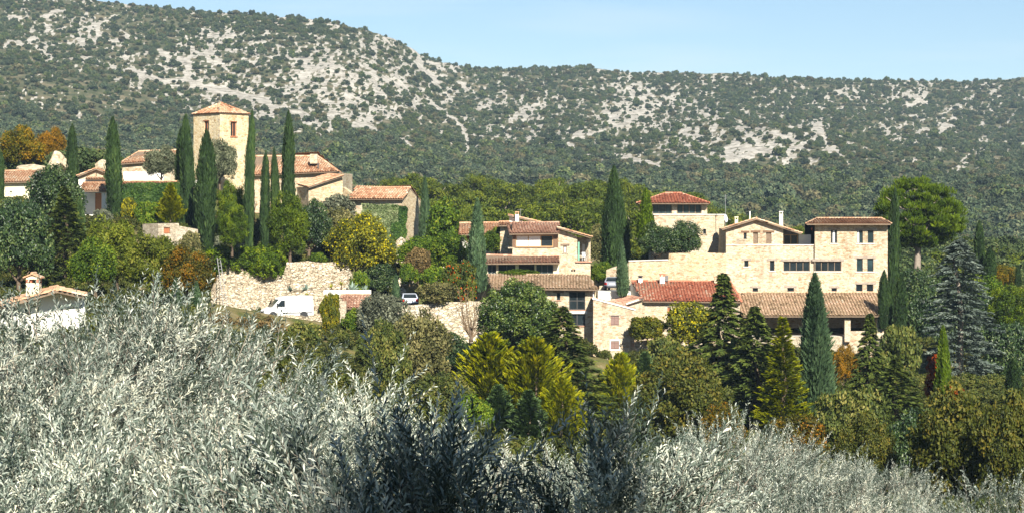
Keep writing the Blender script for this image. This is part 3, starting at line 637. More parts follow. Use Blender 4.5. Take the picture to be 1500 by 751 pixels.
def crown_blob(seed, R=(4, 4, 3.5), z0=None, ncl=95, cr=(0.7, 1.15), ncd=70, L=0.42, W=0.26, lump=0.22, cut=-0.55, up=0.25, tclump=0.30, open_=0.0, name='crown', flat=1.0, special=None):
    rng = np.random.default_rng(seed)
    R = np.array(R, float); z0 = R[2] * 0.95 if z0 is None else z0
    d = rdirs(rng, ncl * 3); d = d[d[:, 2] > cut][:ncl]
    lob = rdirs(rng, 9)
    f = 1 + lump * (np.max(d @ lob.T, axis=1) - 0.75) * 2.2
    rad = (0.45 + 0.5 * rng.random(len(d)) ** 0.45) * f
    cc = d * rad[:, None] * R * 0.86
    V = []; Cn = []; Dd = []; Nn = []; T = []
    for i in range(len(d)):
        r = rng.uniform(*cr) * (R.mean() / 4.0) ** 0.5
        n = int(ncd * rng.uniform(0.7, 1.2))
        q = rdirs(rng, n)
        q = q + d[i] * 0.45; q /= np.linalg.norm(q, axis=1, keepdims=True)
        rr = r * (0.55 + 0.5 * rng.random(n))[:, None]
        off = q * rr; off[:, 2] *= flat
        Cn.append(cc[i] + off)
        Dd.append(rdirs(rng, n) + q * 0.4 + np.array([0, 0, up]))
        Nn.append(q + 0.6 * rdirs(rng, n))
        tc = rng.random()
        t = np.clip(0.5 + tclump * (tc - 0.5) * 2 + rng.normal(0, 0.17, n), 0.0, 0.98)
        if special is not None:
            sp = rng.random(n) < special * (0.3 + 1.4 * rng.random())
            t = np.where(sp, 1.0, np.minimum(t, 0.82))
        T.append(t)
    # inner leaves so that the crown is not hollow
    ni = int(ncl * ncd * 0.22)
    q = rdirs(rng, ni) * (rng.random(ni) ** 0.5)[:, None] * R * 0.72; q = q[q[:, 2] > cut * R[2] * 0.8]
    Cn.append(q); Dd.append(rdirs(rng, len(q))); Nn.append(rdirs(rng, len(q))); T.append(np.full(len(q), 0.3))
    C = np.concatenate(Cn); C[:, 2] += z0
    n = len(C)
    Vv, Q = cards(C, np.concatenate(Dd), np.concatenate(Nn), L * rng.uniform(0.7, 1.3, n), W * rng.uniform(0.7, 1.3, n), 0.15)
    return np_mesh(name, Vv, Q, np.concatenate(T))

def crown_column(seed, H=10.0, R=0.75, n=5200, L=0.55, W=0.15, prof=None, feather=0.0, lum=0.24, name='crown'):
    rng = np.random.default_rng(seed)
    if prof is None:
        prof = ([0, 0.04, 0.12, 0.35, 0.6, 0.8, 0.92, 1.0], [0.55, 0.85, 0.95, 1.0, 0.93, 0.70, 0.40, 0.04])
    t = rng.random(n * 2); w = np.interp(t, *prof); keep = rng.random(n * 2) < (w * 0.85 + 0.15); t = t[keep][:n]; n = len(t)
    a = rng.random(n) * 2 * math.pi
    w = np.interp(t, *prof) * R
    strand = fbm(a * 2.2, t * H * 0.22, seed, 3) - 0.5 + 0.6 * (fbm(a * 1.1 + 5, t * H * 0.9, seed + 3, 3) - 0.5)
    w = w * (1 + lum * 3.2 * strand) + 0.03
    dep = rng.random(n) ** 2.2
    w = np.where(rng.random(n) < 0.07, w * rng.uniform(1.08, 1.4, n), w)
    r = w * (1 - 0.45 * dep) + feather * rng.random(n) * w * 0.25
    out = np.stack([np.cos(a), np.sin(a), 0 * a], 1)
    C = out * r[:, None]; C[:, 2] = t * H
    C[:, 0] += 0.06 * R * np.sin(t * 7 + seed); 
    D = out * (0.35 + feather) + np.array([0, 0, 1.0]) + rdirs(rng, n) * 0.35
    N = out + rdirs(rng, n) * 0.55
    sz = np.interp(t, [0, 0.85, 1], [1, 0.9, 0.55])
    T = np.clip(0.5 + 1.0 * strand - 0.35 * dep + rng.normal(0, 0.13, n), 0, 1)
    V, Q = cards(C, D, N, L * sz * rng.uniform(0.7, 1.4, n), W * sz * rng.uniform(0.7, 1.4, n), 0.2)
    return np_mesh(name, V, Q, T)

def crown_conifer(seed, H=11.0, R=4.0, nb=150, per=70, rise=0.15, droop=0.25, L=0.42, W=0.13, prof=None, spray=0.16, tipup=0.0, z1=0.06, tipbright=0.3, lay=0.5, name='crown', lrand=(0.72, 1.08)):
    rng = np.random.default_rng(seed)
    if prof is None: prof = ([0, 0.08, 0.25, 0.6, 0.85, 1], [0.75, 0.95, 1.0, 0.55, 0.22, 0.03])
    Cn = []; Dd = []; Nn = []; T = []
    for i in range(nb):
        t = z1 + (1 - z1) * ((i + rng.random()) / nb) ** 0.92
        ln = R * np.interp(t, *prof) * rng.uniform(*lrand) + 0.12
        az = i * 2.39996 + rng.normal(0, 0.25)
        n = max(10, int(per * (0.25 + 0.75 * ln / R)))
        s = 0.22 + 0.78 * rng.random(n) ** 0.75
        out = np.array([math.cos(az), math.sin(az), 0.0]); side = np.array([-math.sin(az), math.cos(az), 0.0])
        wsp = spray * ln * (1.05 - s) * 1.8 + 0.10
        lat = rng.normal(0, 1, n) * wsp * 0.6
        z = t * H + ln * (rise * s - droop * s * s + tipup * s ** 3) + rng.normal(0, 1, n) * (0.04 + 0.25 * wsp * lay)
        C = out * (s * ln)[:, None] + side * lat[:, None]; C[:, 2] = z
        slope = rise - 2 * droop * s + 3 * tipup * s * s
        D = out + side * (lat / (wsp + 0.05) * 0.7)[:, None] + np.stack([0 * s, 0 * s, slope], 1) + rdirs(rng, n) * 0.3
        N = np.array([0, 0, 1.0]) + out * 0.35 + rdirs(rng, n) * 0.55
        Cn.append(C); Dd.append(D); Nn.append(N)
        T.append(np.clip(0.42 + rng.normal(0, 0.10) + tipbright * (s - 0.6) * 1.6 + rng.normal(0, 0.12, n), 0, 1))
    C = np.concatenate(Cn); n = len(C)
    V, Q = cards(C, np.concatenate(Dd), np.concatenate(Nn), L * rng.uniform(0.7, 1.35, n), W * rng.uniform(0.7, 1.35, n), 0.15)
    return np_mesh(name, V, Q, np.concatenate(T))

def trunk_mesh(seed, H, r, limbs=5, spread=1.2, name='trunk', z_split=0.5, n=7):
    rng = random.Random(seed); mb = MB()
    pts = []; rad = []
    for k in range(6):
        f = k / 5
        pts.append((rng.uniform(-1, 1) * 0.05 * H * f, rng.uniform(-1, 1) * 0.05 * H * f, H * f - 0.3)); rad.append(r * (1.25 - 0.9 * f) if k else r * 1.5)
    mb.tube(pts, rad, n)
    for i in range(limbs):
        a = i * 2.4 + rng.random(); f = rng.uniform(z_split, 0.85); k = int(f * 5); b = Vector(pts[k])
        e = b + Vector((math.cos(a) * spread, math.sin(a) * spread, H * rng.uniform(0.15, 0.4)))
        mid = (b + e) / 2 + Vector((0, 0, -0.08 * spread))
        mb.tube([b, mid, e], [r * 0.55, r * 0.38, r * 0.12], 5)
    return mb.mesh(name, smooth=True)

def twig_crown(seed, R=2.0, H=3.5, n=420, name='twigs'):
    """bare branching: many thin tapering blades of wood"""
    rng = np.random.default_rng(seed); mb = MB(); rr = random.Random(seed)
    for i in range(16):
        a = rr.uniform(0, 6.28); e = Vector((math.cos(a) * R * rr.uniform(.3, .9), math.sin(a) * R * rr.uniform(.3, .9), H * rr.uniform(.5, 1)))
        m1 = e * 0.5 + Vector((rr.uniform(-.3, .3), rr.uniform(-.3, .3), -0.1 * H))
        mb.tube([(0, 0, 0), m1, e], [0.06, 0.04, 0.012], 4, cap=False)
        for k in range(n // 16):
            f = rr.uniform(.3, 1); p = m1.lerp(e, (f - .5) * 2) if f > .5 else m1 * (f * 2)
            q = p + Vector((rr.gauss(0, .35) * R * .4, rr.gauss(0, .35) * R * .4, rr.uniform(-.05, .3) * H * .5))
            w = Vector((rr.uniform(-1, 1), rr.uniform(-1, 1), rr.uniform(-1, 1))).normalized() * 0.022
            mb.face([p - w, p + w, q], rr.random())
    return mb.mesh(name)

def RGB(r, g, b): return (r, g, b)
LM = {}
LM['cypress'] = leaf_mat('cypress_foliage', [(0.0, (0.010, 0.017, 0.007)), (0.45, (0.025, 0.045, 0.017)), (0.8, (0.047, 0.077, 0.027)), (1, (0.080, 0.113, 0.038))], 0.12)
LM['cypress_grey'] = leaf_mat('grey_cypress_foliage', [(0.0, (0.022, 0.038, 0.022)), (0.45, (0.062, 0.100, 0.052)), (0.8, (0.105, 0.155, 0.080)), (1, (0.15, 0.20, 0.11))], 0.12)
LM['cypress_lime'] = leaf_mat('lime_cypress_foliage', [(0.0, (0.025, 0.042, 0.008)), (0.45, (0.075, 0.115, 0.02)), (0.8, (0.13, 0.18, 0.032)), (1, (0.19, 0.23, 0.05))], 0.15)
LM['gold'] = leaf_mat('golden_conifer_foliage', [(0.0, (0.041, 0.059, 0.007)), (0.35, (0.117, 0.144, 0.013)), (0.65, (0.252, 0.261, 0.020)), (1, (0.432, 0.387, 0.045))], 0.2)
LM['fir'] = leaf_mat('dark_conifer_foliage', [(0.0, (0.016, 0.026, 0.010)), (0.45, (0.062, 0.085, 0.026)), (0.75, (0.120, 0.145, 0.040)), (1, (0.20, 0.21, 0.06))], 0.12)
LM['blue'] = leaf_mat('blue_conifer_foliage', [(0.0, (0.020, 0.038, 0.016)), (0.45, (0.066, 0.105, 0.042)), (0.75, (0.115, 0.165, 0.066)), (1, (0.17, 0.22, 0.10))], 0.12)
LM['cedar'] = leaf_mat('silver_cedar_foliage', [(0.0, (0.028, 0.038, 0.032)), (0.4, (0.094, 0.118, 0.099)), (0.75, (0.179, 0.207, 0.170)), (1, (0.273, 0.302, 0.245))], 0.1)
LM['pine'] = leaf_mat('pine_foliage', [(0.0, (0.017, 0.028, 0.008)), (0.4, (0.063, 0.086, 0.018)), (0.75, (0.123, 0.143, 0.027)), (1, (0.187, 0.194, 0.041))], 0.15, vary=0.2)
LM['pine_bright'] = leaf_mat('bright_pine_foliage', [(0.0, (0.010, 0.023, 0.003)), (0.4, (0.043, 0.073, 0.009)), (0.75, (0.087, 0.128, 0.014)), (1, (0.133, 0.174, 0.025))], 0.15)
LM['pine_clip'] = leaf_mat('clipped_pine_foliage', [(0.0, (0.012, 0.024, 0.005)), (0.4, (0.046, 0.074, 0.011)), (0.75, (0.095, 0.130, 0.018)), (1, (0.15, 0.18, 0.03))], 0.12)
LM['broad'] = leaf_mat('green_foliage', [(0.0, (0.016, 0.035, 0.008)), (0.4, (0.062, 0.105, 0.020)), (0.75, (0.142, 0.196, 0.035)), (1, (0.257, 0.270, 0.061))], 0.2)
LM['dark'] = leaf_mat('dark_evergreen_foliage', [(0.0, (0.009, 0.018, 0.009)), (0.4, (0.030, 0.054, 0.021)), (0.75, (0.067, 0.101, 0.036)), (1, (0.149, 0.178, 0.075))], 0.12, 0.45, 0.4)
LM['laurel'] = leaf_mat('laurel_foliage', [(0.0, (0.012, 0.024, 0.009)), (0.4, (0.045, 0.075, 0.021)), (0.75, (0.108, 0.147, 0.039)), (1, (0.240, 0.270, 0.090))], 0.12, 0.42, 0.45)
LM['holm_grey'] = leaf_mat('holm_grey_foliage', [(0.0, (0.023, 0.029, 0.018)), (0.4, (0.078, 0.088, 0.052)), (0.75, (0.143, 0.156, 0.098)), (1, (0.234, 0.234, 0.156))], 0.12)
LM['robinia'] = leaf_mat('robinia_foliage', [(0.0, (0.034, 0.050, 0.010)), (0.4, (0.102, 0.126, 0.026)), (0.75, (0.174, 0.192, 0.041)), (1, (0.264, 0.252, 0.066))], 0.25)
LM['oak_autumn'] = leaf_mat('autumn_oak_foliage', [(0.0, (0.027, 0.032, 0.006)), (0.35, (0.081, 0.081, 0.013)), (0.65, (0.180, 0.135, 0.016)), (1, (0.324, 0.171, 0.027))], 0.25)
LM['oak_orange'] = leaf_mat('orange_oak_foliage', [(0.0, (0.043, 0.034, 0.007)), (0.35, (0.145, 0.093, 0.013)), (0.65, (0.272, 0.145, 0.019)), (1, (0.391, 0.187, 0.030))], 0.25)
LM['oak_brown'] = leaf_mat('bronze_oak_foliage', [(0.0, (0.018, 0.023, 0.006)), (0.35, (0.052, 0.064, 0.015)), (0.65, (0.092, 0.096, 0.024)), (1, (0.165, 0.135, 0.038))], 0.2)
LM['rust'] = leaf_mat('rust_foliage', [(0.0, (0.019, 0.021, 0.006)), (0.4, (0.063, 0.065, 0.013)), (0.7, (0.147, 0.100, 0.021)), (1, (0.273, 0.126, 0.032))], 0.2)
LM['yellow'] = leaf_mat('yellow_leaved_foliage', [(0.0, (0.03, 0.038, 0.008)), (0.4, (0.095, 0.108, 0.022)), (0.62, (0.165, 0.170, 0.035)), (0.83, (0.24, 0.225, 0.045)), (0.95, (0.48, 0.40, 0.05)), (1, (0.50, 0.42, 0.05))], 0.25)
LM['vine'] = leaf_mat('vine_foliage', [(0.0, (0.021, 0.029, 0.006)), (0.4, (0.082, 0.096, 0.018)), (0.7, (0.154, 0.149, 0.027)), (1, (0.269, 0.211, 0.038))], 0.25)
LM['dry'] = leaf_mat('dry_scrub_foliage', [(0.0, (0.037, 0.040, 0.018)), (0.4, (0.106, 0.106, 0.043)), (0.7, (0.181, 0.169, 0.075)), (1, (0.288, 0.250, 0.125))], 0.2)
LM['brown'] = leaf_mat('brown_scrub_foliage', [(0.0, (0.035, 0.028, 0.014)), (0.4, (0.105, 0.080, 0.036)), (0.7, (0.175, 0.125, 0.062)), (1, (0.26, 0.19, 0.10))], 0.2)
LM['grey'] = leaf_mat('grey_scrub_foliage', [(0.0, (0.030, 0.036, 0.024)), (0.4, (0.095, 0.105, 0.070)), (0.7, (0.16, 0.17, 0.115)), (1, (0.25, 0.26, 0.19))], 0.15)
LM['mix'] = leaf_mat('thicket_foliage', [(0.0, (0.022, 0.032, 0.011)), (0.4, (0.074, 0.095, 0.027)), (0.7, (0.142, 0.149, 0.046)), (1, (0.243, 0.216, 0.081))], 0.2)
LM['berry'] = leaf_mat('berry_shrub_foliage', [(0.0, (0.018, 0.030, 0.008)), (0.4, (0.060, 0.080, 0.018)), (0.75, (0.115, 0.125, 0.03)), (0.83, (0.13, 0.13, 0.03)), (0.95, (0.52, 0.12, 0.03)), (1, (0.55, 0.12, 0.03))], 0.2)
LM['red'] = leaf_mat('red_maple_foliage', [(0.0, (0.06, 0.02, 0.012)), (0.4, (0.20, 0.045, 0.02)), (0.7, (0.34, 0.08, 0.03)), (1, (0.42, 0.16, 0.05))], 0.25)
LM['hedge'] = leaf_mat('hedge_foliage', [(0.0, (0.018, 0.034, 0.007)), (0.4, (0.065, 0.104, 0.016)), (0.75, (0.130, 0.182, 0.026)), (1, (0.221, 0.247, 0.046))], 0.18)
LM['ivy'] = leaf_mat('ivy_foliage', [(0.0, (0.010, 0.024, 0.008)), (0.4, (0.034, 0.070, 0.020)), (0.75, (0.073, 0.123, 0.034)), (1, (0.140, 0.182, 0.056))], 0.15)
LM['ivy_pale'] = leaf_mat('variegated_ivy_foliage', [(0.0, (0.056, 0.080, 0.036)), (0.4, (0.160, 0.200, 0.096)), (0.75, (0.272, 0.296, 0.168)), (1, (0.384, 0.384, 0.240))], 0.15)
LM['agave'] = leaf_mat('agave_leaf', [(0.0, (0.10, 0.15, 0.12)), (1.0, (0.30, 0.36, 0.30))], 0.0)
LM['yucca'] = leaf_mat('yellow_yucca_leaf', [(0.0, (0.13, 0.16, 0.03)), (1.0, (0.40, 0.36, 0.08))], 0.0)

# prototype crowns: kind -> (nominal height, nominal radius, [crown meshes], trunk mesh, leaf material, bark)
KIND = {}
def reg(kind, H, R, crowns, trunk, lm, bark='bark', cat='tree', name='tree'):
    KIND[kind] = dict(H=H, R=R, crowns=crowns, trunk=trunk, lm=LM[lm], bark=M[bark], cat=cat, name=name, k=0)
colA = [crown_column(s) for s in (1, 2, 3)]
tkA = trunk_mesh(1, 6, 0.16, 0)
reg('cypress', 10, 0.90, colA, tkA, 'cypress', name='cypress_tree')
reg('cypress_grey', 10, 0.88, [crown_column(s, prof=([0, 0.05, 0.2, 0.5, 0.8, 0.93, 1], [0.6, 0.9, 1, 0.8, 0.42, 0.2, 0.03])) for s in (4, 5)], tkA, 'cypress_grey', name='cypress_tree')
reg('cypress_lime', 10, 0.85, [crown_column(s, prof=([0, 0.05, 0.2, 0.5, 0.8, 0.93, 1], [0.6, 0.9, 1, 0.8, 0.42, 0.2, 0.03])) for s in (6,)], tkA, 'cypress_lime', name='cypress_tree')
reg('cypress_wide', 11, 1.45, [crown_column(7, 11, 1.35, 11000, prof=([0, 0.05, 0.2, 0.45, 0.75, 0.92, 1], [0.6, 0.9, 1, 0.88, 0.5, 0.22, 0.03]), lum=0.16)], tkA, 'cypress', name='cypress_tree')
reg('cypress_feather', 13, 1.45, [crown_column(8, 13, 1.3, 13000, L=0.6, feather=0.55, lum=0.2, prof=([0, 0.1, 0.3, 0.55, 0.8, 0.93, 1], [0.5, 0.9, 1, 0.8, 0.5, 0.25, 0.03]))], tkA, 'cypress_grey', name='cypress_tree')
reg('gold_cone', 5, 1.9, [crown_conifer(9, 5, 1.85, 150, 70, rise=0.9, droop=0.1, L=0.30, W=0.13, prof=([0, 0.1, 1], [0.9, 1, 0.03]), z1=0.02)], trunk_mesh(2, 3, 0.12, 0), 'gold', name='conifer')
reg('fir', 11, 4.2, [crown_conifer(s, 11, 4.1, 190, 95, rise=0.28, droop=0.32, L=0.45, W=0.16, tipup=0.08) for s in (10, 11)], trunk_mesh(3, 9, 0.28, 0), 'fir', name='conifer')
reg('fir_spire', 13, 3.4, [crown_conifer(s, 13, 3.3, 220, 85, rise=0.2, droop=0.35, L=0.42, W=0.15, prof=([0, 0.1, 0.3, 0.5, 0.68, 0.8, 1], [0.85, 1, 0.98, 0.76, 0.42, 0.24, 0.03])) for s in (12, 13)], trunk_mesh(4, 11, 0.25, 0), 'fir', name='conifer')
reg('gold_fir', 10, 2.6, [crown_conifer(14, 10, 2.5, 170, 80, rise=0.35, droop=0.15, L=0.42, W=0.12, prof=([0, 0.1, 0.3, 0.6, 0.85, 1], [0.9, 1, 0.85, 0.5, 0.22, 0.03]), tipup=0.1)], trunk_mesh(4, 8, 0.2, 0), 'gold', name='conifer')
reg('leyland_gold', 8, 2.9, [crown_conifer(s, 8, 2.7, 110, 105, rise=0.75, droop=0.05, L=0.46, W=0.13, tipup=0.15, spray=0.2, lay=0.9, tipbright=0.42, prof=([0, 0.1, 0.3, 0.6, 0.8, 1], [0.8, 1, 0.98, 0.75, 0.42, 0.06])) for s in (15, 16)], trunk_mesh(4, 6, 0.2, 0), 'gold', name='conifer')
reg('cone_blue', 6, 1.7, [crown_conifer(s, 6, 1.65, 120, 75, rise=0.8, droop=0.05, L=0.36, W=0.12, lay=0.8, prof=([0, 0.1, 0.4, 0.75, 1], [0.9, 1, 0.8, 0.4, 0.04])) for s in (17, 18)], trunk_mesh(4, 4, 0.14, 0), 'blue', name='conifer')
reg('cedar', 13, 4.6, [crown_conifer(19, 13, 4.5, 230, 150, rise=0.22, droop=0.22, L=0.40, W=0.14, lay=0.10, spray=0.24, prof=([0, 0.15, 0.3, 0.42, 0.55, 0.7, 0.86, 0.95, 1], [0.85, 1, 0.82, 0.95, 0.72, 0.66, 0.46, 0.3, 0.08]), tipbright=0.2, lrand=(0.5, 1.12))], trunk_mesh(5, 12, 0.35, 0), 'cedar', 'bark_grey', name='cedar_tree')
blobs = {}
def blob(key, **k):
    if key not in blobs: blobs[key] = crown_blob(**k)
    return blobs[key]
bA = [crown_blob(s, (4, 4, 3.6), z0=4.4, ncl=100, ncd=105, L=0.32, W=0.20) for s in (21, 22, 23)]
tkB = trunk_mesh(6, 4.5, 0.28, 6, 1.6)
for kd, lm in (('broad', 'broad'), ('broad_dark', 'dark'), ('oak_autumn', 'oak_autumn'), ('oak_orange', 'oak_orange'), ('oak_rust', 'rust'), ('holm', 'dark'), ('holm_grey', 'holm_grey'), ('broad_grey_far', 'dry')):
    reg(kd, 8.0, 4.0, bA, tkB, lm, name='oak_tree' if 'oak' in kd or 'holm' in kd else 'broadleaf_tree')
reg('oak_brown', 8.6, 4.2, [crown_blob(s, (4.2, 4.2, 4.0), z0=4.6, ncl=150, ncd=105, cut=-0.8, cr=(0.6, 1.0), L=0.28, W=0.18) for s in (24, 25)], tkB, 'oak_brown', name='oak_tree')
reg('laurel', 8.2, 4.4, [crown_blob(26, (4.4, 4.2, 4.0), z0=4.2, ncl=210, ncd=125, cut=-0.9, cr=(0.55, 0.85), L=0.24, W=0.16, lump=0.12)], tkB, 'laurel', name='laurel_tree')
reg('broad_tall', 9, 2.6, [crown_blob(27, (2.4, 2.4, 4.3), z0=4.8, ncl=110, cut=-0.95)], trunk_mesh(7, 6, 0.22, 4, 1.0), 'broad', name='broadleaf_tree')
reg('robinia', 7.4, 3.2, [crown_blob(s, (3.1, 3.1, 3.3), z0=4.2, ncl=80, ncd=110, L=0.34, W=0.13, cut=-0.85, cr=(0.6, 1.0), up=-0.2) for s in (28, 29)], trunk_mesh(8, 5.5, 0.18, 7, 1.6), 'robinia', name='locust_tree')
reg('yellow_tree', 6, 3.6, [crown_blob(30, (3.6, 3.4, 2.9), z0=3.2, ncl=110, ncd=115, L=0.24, W=0.17, cut=-0.9, special=0.16)], tkB, 'yellow', name='fruit_tree')
reg('yellow_vine', 5.6, 2.8, [crown_blob(31, (2.7, 2.4, 2.7), z0=2.9, ncl=90, ncd=70, L=0.30, W=0.20, cut=-0.9, special=0.12)], tkB, 'yellow', name='broadleaf_tree')
bS = [crown_blob(s, (2.0, 2.0, 1.6), z0=1.4, ncl=60, ncd=70, L=0.27, W=0.17, cut=-0.8, cr=(0.5, 0.85)) for s in (32, 33)]
bSL = [crown_blob(s, (3.0, 3.0, 2.4), z0=2.1, ncl=125, ncd=95, L=0.25, W=0.15, cut=-0.8, cr=(0.5, 0.85)) for s in (132, 133)]
tkS = trunk_mesh(9, 1.5, 0.08, 5, 0.6)
for kd, lm in (('shrub', 'broad'), ('shrub_dry', 'dry'), ('shrub_brown', 'brown'), ('shrub_grey', 'grey'), ('shrub_mix', 'mix'), ('vine', 'vine'), ('olive_bush', 'grey'), ('shrub_ivy', 'vine')):
    reg(kd, 3.0, 2.0, bS, tkS, lm, cat='shrub', name='shrub'); KIND[kd]['big'] = bSL
reg('shrub_yellow', 3.0, 2.0, [crown_blob(34, (2, 2, 1.6), z0=1.4, ncl=60, ncd=70, L=0.24, W=0.17, cut=-0.8, cr=(0.5, 0.85), special=0.2)], tkS, 'yellow', cat='shrub', name='shrub')
reg('shrub_berry', 3.0, 2.0, [crown_blob(35, (2, 2, 1.6), z0=1.4, ncl=60, ncd=70, L=0.24, W=0.17, cut=-0.8, cr=(0.5, 0.85), special=0.09)], tkS, 'berry', cat='shrub', name='shrub')
reg('hedge', 3.0, 2.6, [crown_blob(36, (2.5, 2.2, 1.6), z0=1.4, ncl=130, ncd=70, L=0.20, W=0.13, cut=-0.8, cr=(0.45, 0.65), lump=0.1)], tkS, 'hedge', cat='hedge', name='hedge')
reg('pine_round', 6.0, 2.6, [crown_blob(s, (2.5, 2.5, 2.9), z0=3.1, ncl=110, ncd=80, L=0.32, W=0.08, cut=-0.95, cr=(0.5, 0.75), lump=0.1, up=0.6) for s in (37, 38)], trunk_mesh(10, 3.5, 0.16, 4, 1.0), 'pine_clip', name='pine_tree')
reg('red_tree', 6.0, 1.0, [crown_blob(39, (0.95, 0.95, 2.9), z0=3.1, ncl=50, ncd=40, L=0.28, W=0.18, cut=-0.95, cr=(0.35, 0.6))], trunk_mesh(11, 4, 0.1, 3, 0.4), 'red', name='maple_tree')
reg('bare', 4.0, 2.0, [twig_crown(40, 1.9, 3.9, 700)], trunk_mesh(12, 1.6, 0.16, 4, 0.7), 'brown', name='bare_tree')
KIND['bare']['lm'] = M['twig']
# umbrella pine: dome of upward tufts on spreading limbs
def umbrella_crown():
    rng = np.random.default_rng(50)
    Cn = []; Dd = []; Nn = []; T = []
    for i in range(430):
        d = rdirs(rng, 1)[0]
        if i < 320: f = 0.80 + 0.20 * rng.random()
        else: f = 0.35 + 0.45 * rng.random()
        a = math.atan2(d[1], d[0]); h = math.hypot(d[0], d[1])
        lob = 1 + 0.12 * math.sin(a * 3 + 1) * h
        R = 5.0 * h * f * lob; z = 7.6 + (4.5 * d[2] if d[2] > 0 else 3.2 * d[2]) * f
        c = np.array([math.cos(a) * R, math.sin(a) * R, z]); n = 75
        q = rdirs(rng, n); q[:, 2] = np.abs(q[:, 2]) * 0.9 + 0.05
        rr = rng.uniform(0.5, 0.85)
        Cn.append(c + q * rr * (0.4 + 0.6 * rng.random(n))[:, None]); Dd.append(q + np.array([0, 0, 0.7])); Nn.append(q + rdirs(rng, n) * 0.7)
        T.append(np.clip(0.48 + rng.normal(0, 0.16) + rng.normal(0, 0.12, n) + 0.18 * q[:, 2], 0, 1))
    C = np.concatenate(Cn); n = len(C)
    V, Q = cards(C, np.concatenate(Dd), np.concatenate(Nn), 0.42 * rng.uniform(0.7, 1.3, n), 0.11 * rng.uniform(0.7, 1.3, n), 0.2)
    return np_mesh('crown', V, Q, np.concatenate(T))
def umbrella_trunk():
    mb = MB(); r = random.Random(5)
    mb.tube([(0, 0, -0.4), (-0.15, 0, 2), (-0.2, 0.1, 4.5), (0.1, 0, 7), (0.2, 0, 9.5)], [0.55, 0.42, 0.36, 0.28, 0.12], 9)
    for i in range(16):
        a = i * 2.4; z = 4.6 + 0.3 * i; e = Vector((math.cos(a) * r.uniform(2.4, 4.4), math.sin(a) * r.uniform(2.4, 4.4), z + r.uniform(1.2, 3.0)))
        b = Vector((-0.1, 0, z)); mb.tube([b, b.lerp(e, 0.5) + Vector((0, 0, -0.35)), e], [0.16, 0.11, 0.03], 5)
    return mb.mesh('trunk', smooth=True)
reg('umbrella', 12.6, 5.4, [umbrella_crown()], umbrella_trunk(), 'pine_bright', 'bark_grey', name='umbrella_pine')
# Aleppo pines of the wood: open crowns of flattened tufts
woodc = [crown_blob(s, (3.0, 3.0, 2.9), z0=5.8, ncl=34, ncd=95, L=0.40, W=0.16, cut=-0.30, cr=(0.85, 1.25), lump=0.35, up=0.7, flat=0.8, tclump=0.30) for s in (51, 52, 53, 54)]
tkP = trunk_mesh(13, 7.0, 0.17, 6, 1.5, z_split=0.6)
reg('wood_pine', 9.0, 3.1, woodc, tkP, 'pine', 'bark_grey', name='pine_tree')

def plant(kind, loc, sz, sr, label, group=None, rot=0.0):
    K = KIND[kind]; i = K['k']; K['k'] += 1
    rr_ = random.Random(int(loc[0] * 37) + i); tl = 0.028 if 'cypress' in K['name'] else 0.0
    e = empty(K['name'], loc, label, K['cat'], group); e.rotation_euler = (rr_.uniform(-tl, tl), rr_.uniform(-tl, tl), rot); e.scale = (sr, sr, sz)
    mesh_obj('trunk', K['trunk'], K['bark'], e)
    if 'big' in K and sr > 1.15:
        c = mesh_obj('crown', K['big'][i % 2], K['lm'], e); c.scale = (1 / 1.5,) * 3
    else: mesh_obj('crown', K['crowns'][i % len(K['crowns'])], K['lm'], e)
    return e

def plant_all():
    r = random.Random(3)
    for kind, px, top, base, Y, hw, label, group in TREES:
        K = KIND[kind]; b = P(px, base, Y); h = (base - top) / F * Y
        plant(kind, b, h / K['H'], hw / F * Y / K['R'], label, group, r.uniform(0, 6.28))
    for px, t, Y, h, rad in WOOD:
        q = P(px, t, Y)
        plant('wood_pine', (q.x, q.y, q.z - h), h / 9.0, rad / 3.0, 'umbrella-crowned pine of the wood behind the village roofs', 'pines of the wood behind the village', r.uniform(0, 6.28))
plant_all()

